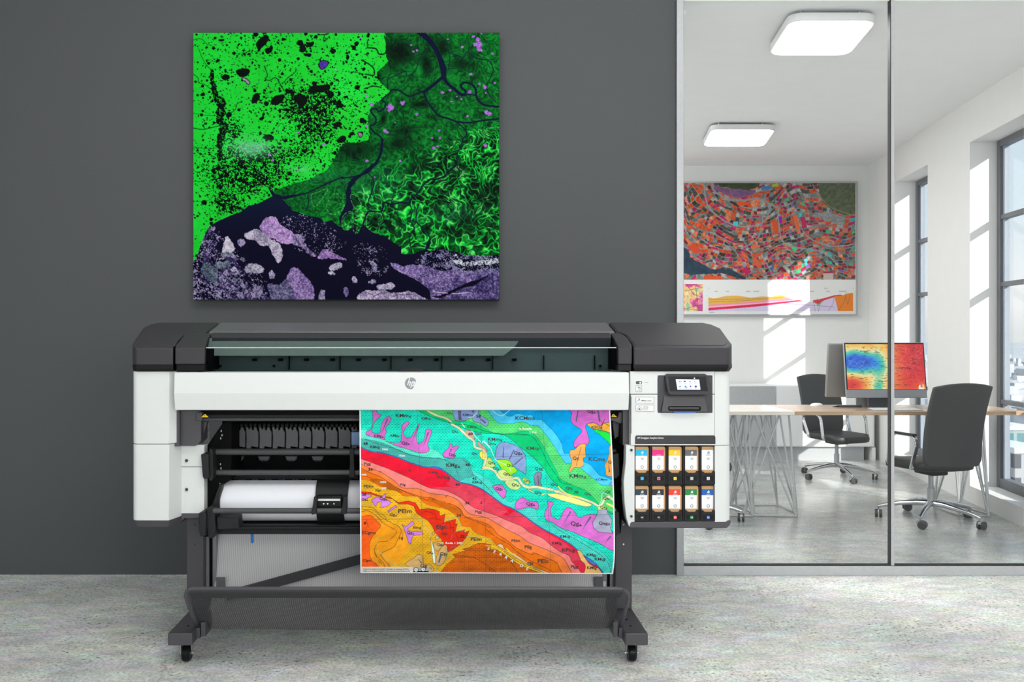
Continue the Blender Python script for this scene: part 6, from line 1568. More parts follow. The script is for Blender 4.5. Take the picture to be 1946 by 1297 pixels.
ground = 0.30 + 0.26 * (n2 - 0.4) + 0.22 * (flow ** 2 - 0.5) + 0.22 * (n3 - 0.5) + 0.18 * (n1 - 0.4)
g = ground * (1 - upper) + fan * upper
south = np.clip((Y - 478 - 0.02 * (X - 850)) / 22, 0, 1) * upper
g = g * (1 - south) + (0.36 + 0.25 * (n3 - 0.5) + 0.2 * (n2 - 0.5)) * south
for a_, k_ in (((560, 230, 130, 110), 0.9), ((450, 200, 60, 120), 0.5), ((800, 330, 50, 110), 0.9), ((870, 120, 90, 70), 0.5), ((1130, 330, 90, 60), 0.7), ((740, 720, 90, 25), 0.9), ((390, 850, 25, 50), 0.8), ((600, 960, 90, 50), 0.6), ((850, 840, 40, 30), 0.6), ((530, 1090, 120, 60), 0.75), ((120, 1150, 200, 90), 0.65), ((330, 450, 40, 60), 0.8), ((960, 180, 60, 90), 0.7)):
    g = g * (1 - k_ * np.clip(bump('E', *a_) * (0.5 + 1.1 * n3), 0, 1))
for a_, k_ in (((290, 520, 80, 70), 0.8), ((500, 560, 70, 60), 0.5), ((1320, 290, 130, 130), 0.75), ((1080, 60, 70, 70), 0.8), ((950, 350, 60, 50), 0.6), ((1130, 500, 130, 120), 0.55), ((1380, 560, 60, 60), 0.7), ((760, 20, 60, 50), 0.6), ((1000, 640, 200, 40), 0.5)):
    g = g * (1 - k_ * np.clip(bump('G', *a_) * (0.5 + n3), 0, 1))
g = np.clip(g * (0.85 + 0.3 * n4), 0.0, 1.0)
hazy = np.clip(0.8 * bump('G', 350, 200, 330, 160) + 0.9 * bump('G', 970, 470, 260, 90) + 0.7 * bump('F', 1250, 130, 250, 70) + 0.4 * bump('F', 1050, 340, 180, 60), 0, 1) * (0.4 + 0.8 * n2)
veg = np.stack([2 + 46 * np.clip(g - 0.30, 0, 1), 8 + 232 * g, 8 + 62 * g], -1) / 255
veg = veg * (1 - 0.42 * hazy[..., None]) + np.array((40, 130, 86)) / 255 * (0.42 * hazy)[..., None]
img[delta] = veg[delta]
# white rims
rim = delta & (vein > 0.90) & (n2 > 0.56) & (upper > 0.5) & (south < 0.3)
img[rim] = img[rim] * 0.45 + np.array((150, 220, 140)) / 255 * 0.55
hz_ = np.clip(bump('W', 580, 1130, 190, 90) * (0.25 + 1.1 * n2) + 0.6 * bump('F', 1000, 50, 130, 40) * n2, 0, 0.75)[..., None]
sat.img = img = img * (1 - hz_) + np.array((120, 205, 158)) / 255 * hz_
# navy sea
sea = poly_mask(R('F', -40, 950, 30, 900, 70, 860, 100, 760, 140, 650, 180, 580, 240, 540, 370, 480, 480, 440, 540, 390, 640, 365, 740, 310, 780, 290, 830, 310, 870, 350, 940, 430, 1080, 480, 1200, 500, 1230, 540, 1300, 520, 1340, 560, 1440, 615) + R('G', 60, 610, 110, 560, 140, 640, 190, 560, 300, 640, 380, 665, 490, 738, 540, 770, 540, 830, 640, 830, 770, 780, 790, 800, 880, 785, 1000, 800, 1140, 842, 1300, 850, 1500, 830, 1500, 1320) + [(350, 590)], 0.8, 9, 8)
img[sea] = (np.array((9, 8, 34)) + np.array((2, 14, 14)) * np.clip(1 - (Y[sea][:, None] - 370) / 90, 0, 1)) / 255
lft = np.clip((470 - X + 0.9 * (Y - 480)) / 60, 0, 1) * np.clip((Y - 405 - 0.12 * (X - 400)) / 22, 0, 1)
lowband = np.clip((Y - 520) / 30, 0, 1) * np.clip((510 - X) / 30, 0, 1)
def put(m, c0, c1, k=1.0):
    t = np.clip(0.5 + k * (0.9 * (n3 - 0.5) + 1.5 * (n4 - 0.5) + 0.8 * (n2 - 0.5)), 0, 1)[m][:, None]
    img[m] = (np.array(c0) * (1 - t) + np.array(c1) * t) / 255
mist = sea & (fbm(X, Y, 22, 151, 4) * (0.55 + 0.5 * lft) + 0.25 * (n3 - 0.5) > 0.57) & (lft > 0.2)
put(mist, (12, 9, 38), (84, 70, 124))
for cell, seed, p, c0, c1 in ((2.4, 201, 0.20, (70, 62, 104), (176, 160, 200)), (4.2, 202, 0.22, (74, 72, 104), (190, 176, 208)), (8, 203, 0.16, (80, 82, 112), (186, 174, 206))):
    a1, a2, hc = cells(X + 2 * (n2 - 0.5), Y + 2 * (n3 - 0.5), cell, seed)
    put(sea & (hc < p * np.clip(0.10 + lft * 0.45 + lowband * 0.8, 0, 1.1)) & (a2 - a1 > 0.12) & (lft + lowband > 0.25), c0, c1)
spk = sea & (n4 + 0.5 * (n2 - 0.5) > 0.74) & (np.clip(lft + bump('F', 1000, 560, 200, 90) + bump('F', 1180, 720, 240, 120) + bump('G', 280, 920, 130, 170) + bump('G', 220, 830, 120, 70) + bump('G', 1100, 900, 420, 80), 0, 1) > 0.35)
img[spk] = np.array((150, 138, 178)) / 255
ICE = [((120, 92, 150), (206, 168, 222), 'F', (640, 590, 700, 500, 780, 490, 830, 560, 890, 600, 950, 640, 960, 720, 900, 740, 830, 720, 760, 690, 690, 640)), ((120, 112, 140), (206, 196, 216), 'F', (505, 650, 600, 605, 690, 640, 760, 700, 830, 740, 850, 800, 840, 890, 800, 900, 760, 830, 720, 760, 660, 760, 590, 700, 520, 690)), ((70, 58, 100), (176, 160, 198), 'F', (960, 650, 1040, 670, 1060, 740, 1110, 800, 1160, 850, 1110, 850, 1040, 780, 950, 740)), ((96, 70, 130), (186, 150, 206), 'F', (1170, 870, 1200, 810, 1240, 780, 1300, 810, 1370, 850, 1430, 890, 1300, 865)), ((150, 146, 168), (226, 216, 232), 'F', (300, 800, 340, 670, 390, 720, 415, 790, 370, 815, 300, 815)), ((60, 66, 84), (150, 150, 168), 'F', (290, 820, 370, 815, 400, 840, 350, 865, 300, 850)), ((50, 62, 80), (120, 130, 150), 'F', (105, 960, 160, 910, 240, 960, 255, 1050, 220, 1095, 140, 1040)), ((56, 66, 84), (140, 146, 164), 'F', (235, 920, 280, 895, 375, 905, 365, 950, 260, 960)), ((100, 98, 122), (196, 190, 208), 'F', (510, 960, 540, 920, 640, 930, 680, 970, 650, 1000, 520, 1000)), ((100, 90, 130), (200, 186, 212), 'F', (730, 1010, 760, 980, 780, 1040, 740, 1060)), ((84, 62, 118), (176, 150, 204), 'F', (930, 960, 980, 960, 1060, 1030, 1120, 1100, 1140, 1170, 1130, 1260, 960, 1260, 900, 1200, 880, 1080)), ((50, 50, 84), (140, 130, 170), 'F', (820, 1110, 900, 1060, 960, 1260, 760, 1240, 720, 1100)), ((80, 72, 110), (170, 158, 190), 'F', (560, 1190, 620, 1120, 660, 1140, 665, 1200, 600, 1230)), ((110, 106, 134), (200, 192, 212), 'F', (1280, 950, 1330, 915, 1390, 910, 1380, 960, 1290, 985)), ((110, 106, 134), (200, 192, 212), 'F', (1260, 990, 1330, 1000, 1300, 1020)), ((96, 86, 124), (186, 174, 204), 'F', (1185, 1180, 1220, 1160, 1240, 1190, 1230, 1260, 1190, 1260)), ((90, 80, 126), (176, 160, 198), 'F', (440, 710, 490, 690, 505, 740, 460, 760)), ((100, 88, 130), (200, 186, 214), 'F', (380, 970, 410, 945, 440, 970, 410, 990)),
       ((130, 120, 156), (214, 200, 226), 'G', (330, 1110, 460, 1095, 470, 1140, 340, 1160)), ((100, 86, 130), (216, 200, 226), 'G', (190, 1170, 330, 1160, 480, 1180, 640, 1170, 720, 1220, 760, 1260, 180, 1260)), ((110, 100, 140), (190, 180, 210), 'G', (90, 1050, 120, 1035, 135, 1070, 110, 1090)), ((110, 100, 140), (190, 180, 210), 'G', (240, 1080, 300, 1060, 310, 1090, 250, 1100)), ((80, 66, 116), (170, 156, 200), 'G', (20, 1140, 50, 1130, 60, 1200, 30, 1220)), ((70, 62, 100), (186, 176, 206), 'G', (240, 890, 290, 900, 325, 950, 300, 1000, 260, 930))]
for c0, c1, reg, p in ICE:
    put(poly_mask(smooth(R(reg, *p), 3, True), 3.0, 213, 6) & sea, c0, c1, 1.25)
big = poly_mask(R('G', 435, 905, 500, 915, 560, 945, 640, 925, 760, 935, 900, 985, 1000, 970, 1100, 990, 1460, 960, 1460, 1270, 815, 1270, 800, 1170, 740, 1110, 640, 1050, 540, 1000, 460, 950), 2.5, 15, 9) & sea
gx_ = np.clip((X - 740) / 200, 0, 1)
t = np.clip(0.55 - 0.30 * gx_ + 0.9 * (n3 - 0.5) + 1.2 * (n4 - 0.5) + 1.1 * (n2 - 0.5), 0, 1)[..., None]
img[big] = ((np.array((44, 36, 84)) * (1 - t) + np.array((172, 148, 204)) * t) / 255)[big]
tear = sea & (Y > 475) & (X > 800) & (Y < 520) & (fbm(X, Y * 1.5, 12, 221, 4) + 0.5 * (n4 - 0.5) > 0.56)
put(tear, (40, 34, 78), (150, 146, 182))
wr = poly_mask(R('G', 1040, 820, 1060, 870, 1100, 900, 1200, 900, 1300, 880, 1400, 860, 1450, 880, 1450, 910, 1300, 930, 1100, 935, 1000, 900, 1010, 850), 2.6, 17, 6) & sea & (n4 + 0.6 * (n3 - 0.5) > 0.46)
put(wr, (120, 122, 150), (214, 220, 226))
crk = poly_mask(R('G', 815, 1215, 880, 1215, 960, 1180, 1060, 1130, 1150, 1090, 1250, 1060, 1330, 1020, 1330, 1035, 1200, 1120, 1100, 1140, 1000, 1185, 900, 1235, 815, 1225), 1.5, 18, 5)
img[crk & sea] = np.array((8, 6, 26)) / 255
for p in (R('G', 830, 1170, 880, 1180, 960, 1185), R('G', 1000, 1190, 1060, 1190, 1150, 1180)):
    sat.stroke(smooth(p), 1.3, (206, 200, 222))
for p in (R('G', 330, 1160, 400, 1150, 480, 1180), R('G', 280, 1220, 340, 1190, 420, 1180), R('G', 460, 1215, 560, 1195, 620, 1205), R('G', 1240, 1230, 1330, 1160, 1330, 1200)):
    sat.stroke(smooth(p), 0.8, (24, 18, 50))
# rivers and islands
NV = (9, 16, 44)
def river(wd, p, n=6):
    sat.stroke(smooth(p, n), wd + 1.0, (14, 70, 40), alpha=0.5); sat.stroke(smooth(p, n), wd, NV)
river(9.0, R('E', 720, 20, 790, 70, 850, 140, 900, 220, 930, 300, 955, 400, 965, 470)); sat.fill(R('E', 690, 30, 780, 30, 850, 110, 930, 230, 990, 370, 985, 450, 940, 470, 925, 330, 870, 200, 800, 120), NV)
river(5.5, R('E', 960, 460, 1000, 520, 1060, 570, 1120, 620, 1165, 625)); river(3.6, R('E', 1165, 615, 1170, 590, 1130, 560, 1130, 525, 1170, 510, 1230, 530, 1265, 580, 1270, 640, 1300, 690, 1360, 725, 1500, 740)); river(2.4, R('E', 1165, 625, 1220, 625, 1270, 630))
river(5.5, R('E', 950, 460, 890, 510, 830, 560, 770, 600)); river(2.6, R('E', 770, 590, 700, 620, 640, 640, 590, 620, 540, 585, 470, 580, 450, 610, 400, 650, 375, 680, 410, 700, 400, 750, 350, 785, 320, 755, 270, 770, 290, 810, 320, 850, 310, 900, 265, 920, 290, 970, 360, 1020, 385, 1060))
river(5.0, R('E', 380, 1050, 375, 1120, 365, 1180, 340, 1240, 310, 1290)); sat.fill(R('G', 280, 0, 330, 0, 260, 70, 240, 95, 190, 110, 130, 160, 80, 230, 90, 320, 110, 390, 90, 440, 30, 480, -20, 560, -30, 500, 10, 420, 40, 350, 30, 270, 60, 180, 110, 120, 180, 90, 240, 40), NV)
river(2.2, R('G', 120, 125, 60, 130, 0, 140) + R('F', 1390, 130, 1250, 190, 1180, 225, 1080, 270, 1000, 290, 900, 300, 850, 310)); sat.fill(R('F', 720, 230, 760, 250, 780, 280, 860, 305, 1000, 290, 1060, 280, 1000, 300, 880, 330, 830, 330, 760, 310), NV)
river(1.6, R('G', 240, 95, 290, 170, 270, 260, 240, 350, 240, 420)); river(3.0, R('E', 770, 600, 810, 690, 860, 760, 910, 820, 1000, 850, 1090, 880, 1200, 890, 1330, 870, 1500, 850)); river(2.0, R('E', 1060, 870, 1150, 940, 1180, 1000, 1140, 1050, 1130, 1120, 1090, 1180, 1090, 1290))
river(2.8, R('G', 1050, 0, 990, 60, 930, 120, 870, 145, 800, 150, 740, 200, 690, 270, 640, 320, 600, 365, 530, 360, 450, 380, 390, 360, 370, 410, 350, 445, 250, 440, 220, 480, 190, 560), 5); river(1.6, R('G', 610, 370, 640, 440, 620, 520, 660, 600, 615, 660, 620, 740, 640, 820)); river(1.8, R('G', 700, 370, 680, 440, 680, 540, 760, 610, 800, 690, 780, 780)); sat.fill(R('G', 790, 690, 805, 690, 800, 760, 770, 790, 750, 795), NV)
river(1.3, R('E', 430, 570, 430, 480, 470, 460, 560, 420, 600, 400, 620, 450, 690, 400, 730, 300, 790, 190, 830, 180)); river(1.2, R('E', 1000, 400, 1020, 290, 1000, 190, 960, 100, 900, 40)); river(1.4, R('E', 1020, 230, 1080, 250, 1150, 270, 1180, 220, 1250, 270, 1300, 290, 1380, 300, 1430, 380, 1400, 470, 1370, 540, 1390, 620, 1450, 690)); river(1.6, R('G', 1080, 300, 1080, 240) ); river(1.4, R('F', 1080, 290, 1085, 380, 1060, 440)); river(1.2, R('G', 360, 450, 380, 520, 330, 590, 320, 640)); river(1.2, R('G', 470, 380, 480, 450, 420, 540, 400, 620)); river(1.0, R('G', 640, 520, 560, 570, 500, 690)); river(1.0, R('G', 410, 30, 405, 190, 460, 230, 470, 300, 440, 370))
for p in (R('G', 80, 290, 130, 300, 170, 360, 170, 400, 130, 420, 90, 360), R('G', 140, 430, 190, 400, 220, 440, 180, 490, 140, 480), R('G', 230, 480, 290, 450, 350, 460, 370, 510, 330, 540, 340, 590, 310, 640, 230, 590, 225, 530), R('G', 20, 470, 80, 440, 100, 480, 70, 600, 10, 600, 0, 520), R('G', 110, 510, 145, 500, 140, 570, 125, 640, 100, 600), R('F', 1110, 300, 1160, 270, 1260, 240, 1200, 340, 1140, 400), R('F', 1250, 400, 1300, 300, 1350, 280, 1410, 380, 1380, 440, 1300, 470)):
    q = smooth(p, 4, True); sat.stroke(q + [q[0]], 0.9, (110, 196, 110), (6, 2.5), 0.85)
# violet ponds
for reg, x, y, r_ in (('E', 1290, 150, 10), ('E', 1265, 150, 6), ('E', 1300, 200, 6), ('E', 1245, 75, 4), ('E', 1285, 100, 6), ('E', 1315, 45, 3), ('E', 1140, 175, 3.6), ('E', 1000, 100, 2.4), ('E', 1425, 237, 3), ('E', 655, 155, 2), ('E', 675, 215, 3.2), ('E', 710, 205, 3), ('E', 175, 90, 3), ('E', 237, 642, 4), ('E', 283, 715, 5), ('E', 455, 745, 9), ('E', 440, 775, 5), ('E', 575, 705, 6.5), ('E', 707, 815, 3.8), ('E', 405, 965, 4.5), ('E', 425, 980, 3.5), ('E', 950, 605, 4), ('E', 1022, 585, 3), ('E', 1205, 600, 4), ('E', 1130, 665, 4), ('E', 1035, 690, 2.6), ('E', 1088, 640, 2.4), ('E', 1350, 555, 4), ('E', 1345, 540, 3), ('E', 1357, 610, 2.6), ('E', 1295, 520, 4), ('E', 1370, 795, 6), ('E', 1395, 805, 5), ('E', 1185, 828, 3), ('E', 1215, 430, 4), ('E', 1445, 510, 3), ('E', 920, 965, 3), ('E', 925, 1035, 3.4), ('E', 865, 1130, 3.6), ('E', 905, 1112, 3), ('E', 1355, 1105, 4), ('E', 235, 1250, 4), ('E', 550, 1255, 3), ('E', 855, 1035, 2.6), ('E', 505, 890, 2.4), ('E', 232, 925, 3), ('W', 1030, 985, 3.2), ('W', 1275, 1100, 4), ('W', 760, 1190, 3.6), ('W', 790, 1245, 3), ('W', 1392, 388, 3.2), ('G', 300, 130, 2.2)):
    (px, py), = R(reg, x, y)
    m = np.hypot(X - px, (Y - py) * 1.1) < r_ * (0.22 + 0.95 * n3)
    img_ = sat.img; img_[m] = (np.array((100, 48, 168)) + (np.array((206, 140, 220)) - np.array((100, 48, 168))) * n4[m][:, None]) / 255
for c, reg, p in (((72, 44, 150), 'W', (1230, 350, 1240, 310, 1290, 302, 1318, 325, 1290, 370, 1250, 385)), ((150, 132, 160), 'W', (495, 475, 530, 468, 575, 505, 560, 530, 530, 500)), ((128, 112, 150), 'E', (150, 985, 175, 980, 195, 1005, 175, 1030, 155, 1015))):
    w_, m_ = sat.fill(smooth(R(reg, *p), 4, True), c, (4, 10, 10), 1.2); sat.img[w_][m_] *= (0.7 + 0.6 * n3[w_][m_])[:, None]
WP = empty('wall_picture', (P(658, 0, WALL_Y).x, WALL_Y - 0.02, P(0, 569.5, WALL_Y).z), 'large green and violet satellite picture hung on the dark grey wall', 'picture')
mb = MB(); mb.pbox(366.8, 61.8, 949.2, 570.2, 4.868, 0.058); mb.build('canvas_block', mat('canvas_edge', (16, 40, 20), 0.7), WP, bevel=0.001)
sheet(sat, 'picture_print', M_PRINT, WP, flat_at(4.8665))

# ================= framed roof-top poster on the far office wall
DF = 9.72
ct = Raster(1262, 348.0, 1625.6, 531.8, 1.7, (150, 158, 156))
X, Y = ct.X, ct.Y
def town(cx_, cy_, row, w0, seed, wob):
    wx = X + wob * (fbm(X, Y, 40, seed, 2) - 0.5) * 2; wy = Y + wob * (fbm(X, Y, 40, seed + 9, 2) - 0.5) * 2
    r_ = np.hypot(wx - cx_, wy - cy_); a_ = np.arctan2(wy - cy_, wx - cx_) * (np.maximum(r_, 30))
    k = np.floor(r_ / row).astype(int)
    rs = np.random.RandomState(seed); off = rs.rand(512) * 40; hh = rs.rand(512, 512); wd = w0 * (0.75 + 0.7 * rs.rand(512))
    u = (np.arctan2(wy - cy_, wx - cx_) * (k + 0.5) * row + off[k % 512]) / wd[k % 512]
    c = np.floor(u).astype(int); fu = (u - c) * wd[k % 512]; fv = r_ - k * row
    gap = (fv < 0.9 + 1.5 * (hh[k % 512, 3] > 0.72)) | (fu < 0.7)
    return hh[k % 512, c % 512], gap, (k, c)
h1, gap1, id1 = town(1425, 300, 6.4, 8.0, 301, 14)
h2, gap2, id2 = town(1600, 700, 6.2, 7.6, 331, 14)
sel = (X > 1478 + 24 * np.sin(Y / 40)) & (X + Y * 0.3 > 1600)
h = np.where(sel, h2, h1); gap = np.where(sel, gap2, gap1)
pal = [((226, 84, 34), 0.26), ((238, 120, 70), 0.33), ((196, 28, 96), 0.44), ((150, 28, 56), 0.50), ((236, 150, 110), 0.55), ((128, 134, 134), 0.67), ((182, 182, 178), 0.75), ((84, 78, 70), 0.90), ((66, 40, 34), 0.945), ((70, 200, 200), 0.96), ((150, 90, 190), 0.975), ((60, 120, 190), 0.988), ((70, 190, 120), 1.01)]
prev = 0.0
warm = np.clip(1.2 - (X - 1297) / 300, 0.2, 1)
hs = np.where(warm + 0.25 * (fbm(X, Y, 30, 399, 2) - 0.5) > 0.55, h * 0.93, 0.12 + h * 0.88)
for c, t in pal:
    m = (hs >= prev) & (hs < t); ct.img[m] = np.array(c) / 255; prev = t
ct.img *= (0.72 + 0.5 * fbm(X, Y, 3.0, 341, 2))[..., None]
ct.img[gap] = np.array((136, 152, 152)) / 255 * (0.55 + 0.75 * fbm(X, Y, 6, 351, 2))[gap][:, None]
def blob(pts, cols, cell, seed, wob=6):
    global X, Y
    ox = (fbm(X, Y, 12, seed, 3) - 0.5) * wob; m = np.zeros(X.shape, bool); n = len(pts)
    for i in range(n):
        xa, ya = pts[i]; xb, yb = pts[(i + 1) % n]
        if ya != yb:
            m ^= ((Y + ox > ya) != (Y + ox > yb)) & (X + ox < (xb - xa) * (Y + ox - ya) / (yb - ya) + xa)
    t = fbm(X, Y, cell, seed + 3, 3)[m][:, None]
    ct.img[m] = (np.array(cols[0]) * (1 - t) + np.array(cols[1]) * t) / 255
Q = lambda *xy: R('Q', *xy)
blob(Q(330, 100, 700, 100, 700, 150, 620, 185, 480, 170, 380, 150), ((40, 56, 34), (86, 96, 60)), 5, 401)
blob(Q(330, 130, 400, 160, 520, 170, 680, 180, 650, 225, 540, 240, 430, 215, 340, 180), ((104, 74, 110), (150, 110, 160)), 4, 411)
blob(Q(1180, 100, 1510, 100, 1510, 380, 1420, 390, 1300, 340, 1230, 290, 1190, 200), ((60, 74, 50), (124, 132, 100)), 4, 421)
blob(Q(1130, 390, 1250, 350, 1400, 400, 1400, 470, 1260, 430), ((110, 116, 118), (190, 192, 190)), 2.5, 431)
blob(Q(-100, 620, 80, 640, 130, 690, 140, 740, 250, 790, 310, 825, 480, 830, 600, 900, 590, 915, 500, 890, 400, 865, 240, 868, 150, 880, 75, 850, -100, 850), ((24, 40, 66), (52, 84, 100)), 5, 441)
for ln, wd, col in ((Q(320, 120, 330, 180, 420, 240, 560, 265, 700, 250, 800, 300, 870, 330), 4.0, (150, 156, 160)), (Q(250, 120, 280, 300, 400, 420, 560, 480, 740, 440, 800, 300), 2.6, (156, 168, 166)), (Q(740, 350, 700, 560, 560, 660), 2.4, (150, 168, 166)), (Q(860, 340, 880, 560, 960, 640, 1200, 680, 1320, 760), 2.6, (160, 172, 170)), (Q(1000, 380, 1100, 560, 1300, 640, 1500, 620), 2.2, (164, 170, 168)), (Q(720, 700, 820, 880, 880, 930), 2.2, (156, 164, 162)), (Q(1130, 110, 1260, 300, 1480, 390), 1.6, (150, 146, 110)), (Q(560, 560, 700, 820, 760, 930), 1.6, (150, 160, 160)), (Q(430, 600, 520, 700, 640, 920), 1.6, (150, 160, 160))):
    ct.stroke(smooth(ln), wd, col, alpha=0.85)
for pts, col in ((Q(720, 150, 800, 145, 800, 175, 720, 180), (60, 130, 200)), (Q(810, 130, 860, 125, 860, 150, 810, 155), (170, 200, 70)), (Q(520, 275, 630, 275, 625, 305, 525, 305), (230, 92, 44)), (Q(980, 390, 1010, 380, 1040, 500, 1005, 510), (236, 110, 66)), (Q(805, 440, 860, 430, 860, 540, 830, 545), (228, 90, 40)), (Q(860, 395, 890, 395, 890, 455, 870, 455), (150, 30, 190)), (Q(490, 440, 530, 440, 530, 472, 490, 475), (80, 214, 216)), (Q(1040, 400, 1080, 400, 1095, 480, 1060, 495), (200, 30, 96)), (Q(1385, 490, 1430, 490, 1430, 530, 1385, 530), (200, 130, 110)), (Q(540, 130, 1000, 130, 1000, 131, 540, 131), (90, 90, 80)), (Q(965, 655, 990, 640, 1020, 665, 995, 685), (80, 220, 140)), (Q(640, 740, 680, 730, 720, 800, 690, 815), (230, 100, 60)), (Q(1230, 860, 1310, 860, 1310, 915, 1230, 915), (214, 200, 190)), (Q(250, 880, 395, 885, 395, 915, 250, 915), (232, 92, 40)), (Q(560, 840, 600, 800, 640, 850, 600, 880), (200, 30, 100)), (Q(110, 650, 160, 620, 240, 680, 190, 700), (226, 80, 50))):
    ct.fill(pts, col)
g_ = ct.img.mean(-1, keepdims=True); ct.img = (g_ + (ct.img - g_) * 1.0) * 0.90

FP = empty('framed_poster', (P(1446, 0, DF).x, DF, P(0, 599, DF).z), 'framed poster of an aerial rooftop map with a geological section below', 'poster')
mb = MB(); mb.pbox(1258, 347, 1628, 597, DF + 0.004, 0.03); mb.build('poster_paper', mat('poster_white', (226, 227, 226), 0.6, vary=0.005), FP)
mb = MB()
rect_hole_d = [(1256, 344.5, 1630.5, 347.2), (1256, 597, 1630.5, 599.6), (1256, 347.2, 1258, 597), (1627.6, 347.2, 1630.5, 597)]
for r4 in rect_hole_d:
    mb.pbox(r4[0], r4[1], r4[2], r4[3], DF - 0.01, 0.055)
mb.build('poster_frame', M_ALU, FP)
sheet(ct, 'aerial_print', M_PRINT, FP, flat_at(DF + 0.002))
sec = Raster(1346, 556, 1622, 593, 2.0, (226, 227, 226))
tops = smooth(Q(287, 1060, 340, 1070, 430, 1052, 540, 1050, 640, 1064, 720, 1055, 800, 1058, 870, 1045, 920, 1055, 960, 1075, 1060, 1090, 1145, 1100), 4)
base = lambda pts: smooth(pts, 4) + Q(1476, 1175, 287, 1175)
sec.fill(tops + Q(1145, 1175, 287, 1175), (226, 176, 78)); sec.fill(base(Q(287, 1115, 600, 1090, 900, 1070, 960, 1075, 1145, 1100)), (222, 178, 70)); sec.fill(base(Q(287, 1122, 600, 1100, 900, 1072, 1040, 1064, 1145, 1085)), (234, 140, 170)); sec.fill(base(Q(287, 1135, 700, 1105, 1060, 1078, 1145, 1088)), (240, 176, 196)); sec.fill(base(Q(287, 1148, 700, 1115, 1060, 1082, 1120, 1076, 1145, 1090)), (214, 40, 82)); sec.fill(base(Q(287, 1168, 700, 1135, 1060, 1092, 1145, 1100, 1190, 1118, 1240, 1085, 1320, 1060)), (206, 196, 224))
sec.fill(Q(1145, 1085, 1210, 1075, 1320, 1045, 1370, 1040, 1390, 1045, 1320, 1060, 1240, 1085, 1190, 1115), (206, 60, 70)); sec.fill(Q(1150, 1100, 1190, 1118, 1240, 1088, 1190, 1130), (120, 190, 110))
sec.fill(Q(1320, 1052, 1390, 1046, 1430, 1030, 1475, 1026, 1475, 1175, 1352, 1175), (226, 128, 36)); 
for ln in (Q(1145, 1080, 1165, 1175), Q(1180, 1070, 1190, 1175, 1212, 1070), Q(1320, 1040, 1310, 1110, 1270, 1170), Q(1418, 1020, 1400, 1100, 1350, 1172), Q(1418, 1060, 1430, 1120, 1450, 1030), Q(287, 1080, 600, 1075, 900, 1060), Q(287, 1100, 600, 1088, 900, 1066), Q(900, 1110, 1320, 1140)):
    sec.stroke(smooth(ln), 0.45, (90, 70, 70))
mk = np.zeros(sec.X.shape, bool); yt = np.interp(sec.X[0], [p[0] for p in tops], [p[1] for p in tops])
mk = (sec.Y < yt[None, :] - 0.3) & (sec.X < 1545); sec.img[mk] = np.array((226, 227, 226)) / 255
sheet(sec, 'section_print', M_PRINT, FP, flat_at(DF + 0.002))
ins = Raster(1262, 540, 1335.5, 592, 1.6, (236, 196, 130))
t = fbm(ins.X, ins.Y, 12, 501, 4); ins.img[t > 0.5] = np.array((226, 130, 170)) / 255; ins.img[t > 0.58] = np.array((206, 70, 140)) / 255; ins.img[t < 0.36] = np.array((236, 226, 160)) / 255; ins.img[t < 0.30] = np.array((150, 196, 170)) / 255
m = (ins.X + ins.Y * 0.3 > 1500) & (t < 0.52); ins.img[m] = ins.img[m] * 0.7 + np.array((170, 120, 200)) / 255 * 0.3
for ln in (Q(90, 1010, 240, 980), Q(180, 950, 205, 1180), Q(75, 1150, 240, 1170), Q(100, 1160, 170, 1130, 240, 1120), Q(110, 960, 170, 1040, 235, 1060)):
    ins.stroke(ln, 0.6, (60, 50, 60))
sheet(ins, 'inset_print', M_PRINT, FP, flat_at(DF + 0.002))
mb = MB()
for x, y, w_ in ((880, 973, 32), (1055, 986, 24), (1253, 986, 28), (350, 1012, 24), (443, 1012, 24), (615, 1012, 34), (680, 1012, 48), (982, 1012, 62), (1139, 1012, 32), (1270, 1012, 26), (1390, 1012, 60), (315, 1184, 40), (1475, 986, 8), (287, 986, 8)):
    (a, b_), = Q(x - w_ / 2, y - 1.6); (c, d_), = Q(x + w_ / 2, y + 1.6); mb.pbox(a, b_, c, d_, DF + 0.001, 0.002)
for k in range(9):
    (a, b_), = Q(272, 1000 + k * 21); mb.pbox(a, b_, a + 1.2, b_ + 0.5, DF + 0.001, 0.002); (a, b_), = Q(1487, 1000 + k * 21); mb.pbox(a, b_, a + 1.2, b_ + 0.5, DF + 0.001, 0.002)
mb.build('poster_captions', M_INKG, FP)

# ================= heat map on the monitor
rt, pt, x0, x1, zb, zt = MON
hm = Raster(0, 0, 152, 90, 2.6, (226, 110, 60))
X, Y = hm.X, hm.Y
nz = fbm(X, Y, 16, 601, 4) - 0.5
val = 0.55 + 0.27 * np.clip((X - 66) / 60, 0, 1) + 0.10 * np.clip((X - 100) / 40, 0, 1) - 0.10 * np.clip((Y - 55) / 35, 0, 1) * np.clip((X - 90) / 40, 0, 1)
val -= 0.66 * np.exp(-((X - 22) / 38) ** 2 - ((Y - 36) / 21) ** 2) + 0.10 * np.exp(-((X - 4) / 26) ** 2 - ((Y - 34) / 12) ** 2)
val -= 0.22 * np.exp(-((X - 60) / 16) ** 2 - ((Y - 86) / 14) ** 2) + 0.22 * np.exp(-((X - 66) / 20) ** 2 - ((Y - 48) / 34) ** 2) + 0.30 * np.exp(-((X - 150) / 16) ** 2 - ((Y - 92) / 16) ** 2)
val += 0.30 * np.exp(-((X - 10) / 22) ** 2 - ((Y - 80) / 14) ** 2) + 0.13 * nz
st_ = [(0.0, (18, 90, 214)), (0.14, (30, 150, 222)), (0.24, (60, 190, 180)), (0.32, (120, 206, 150)), (0.40, (232, 224, 170)), (0.50, (244, 196, 90)), (0.62, (232, 130, 62)), (0.74, (226, 74, 46)), (0.86, (214, 26, 36)), (1.0, (176, 12, 44))]
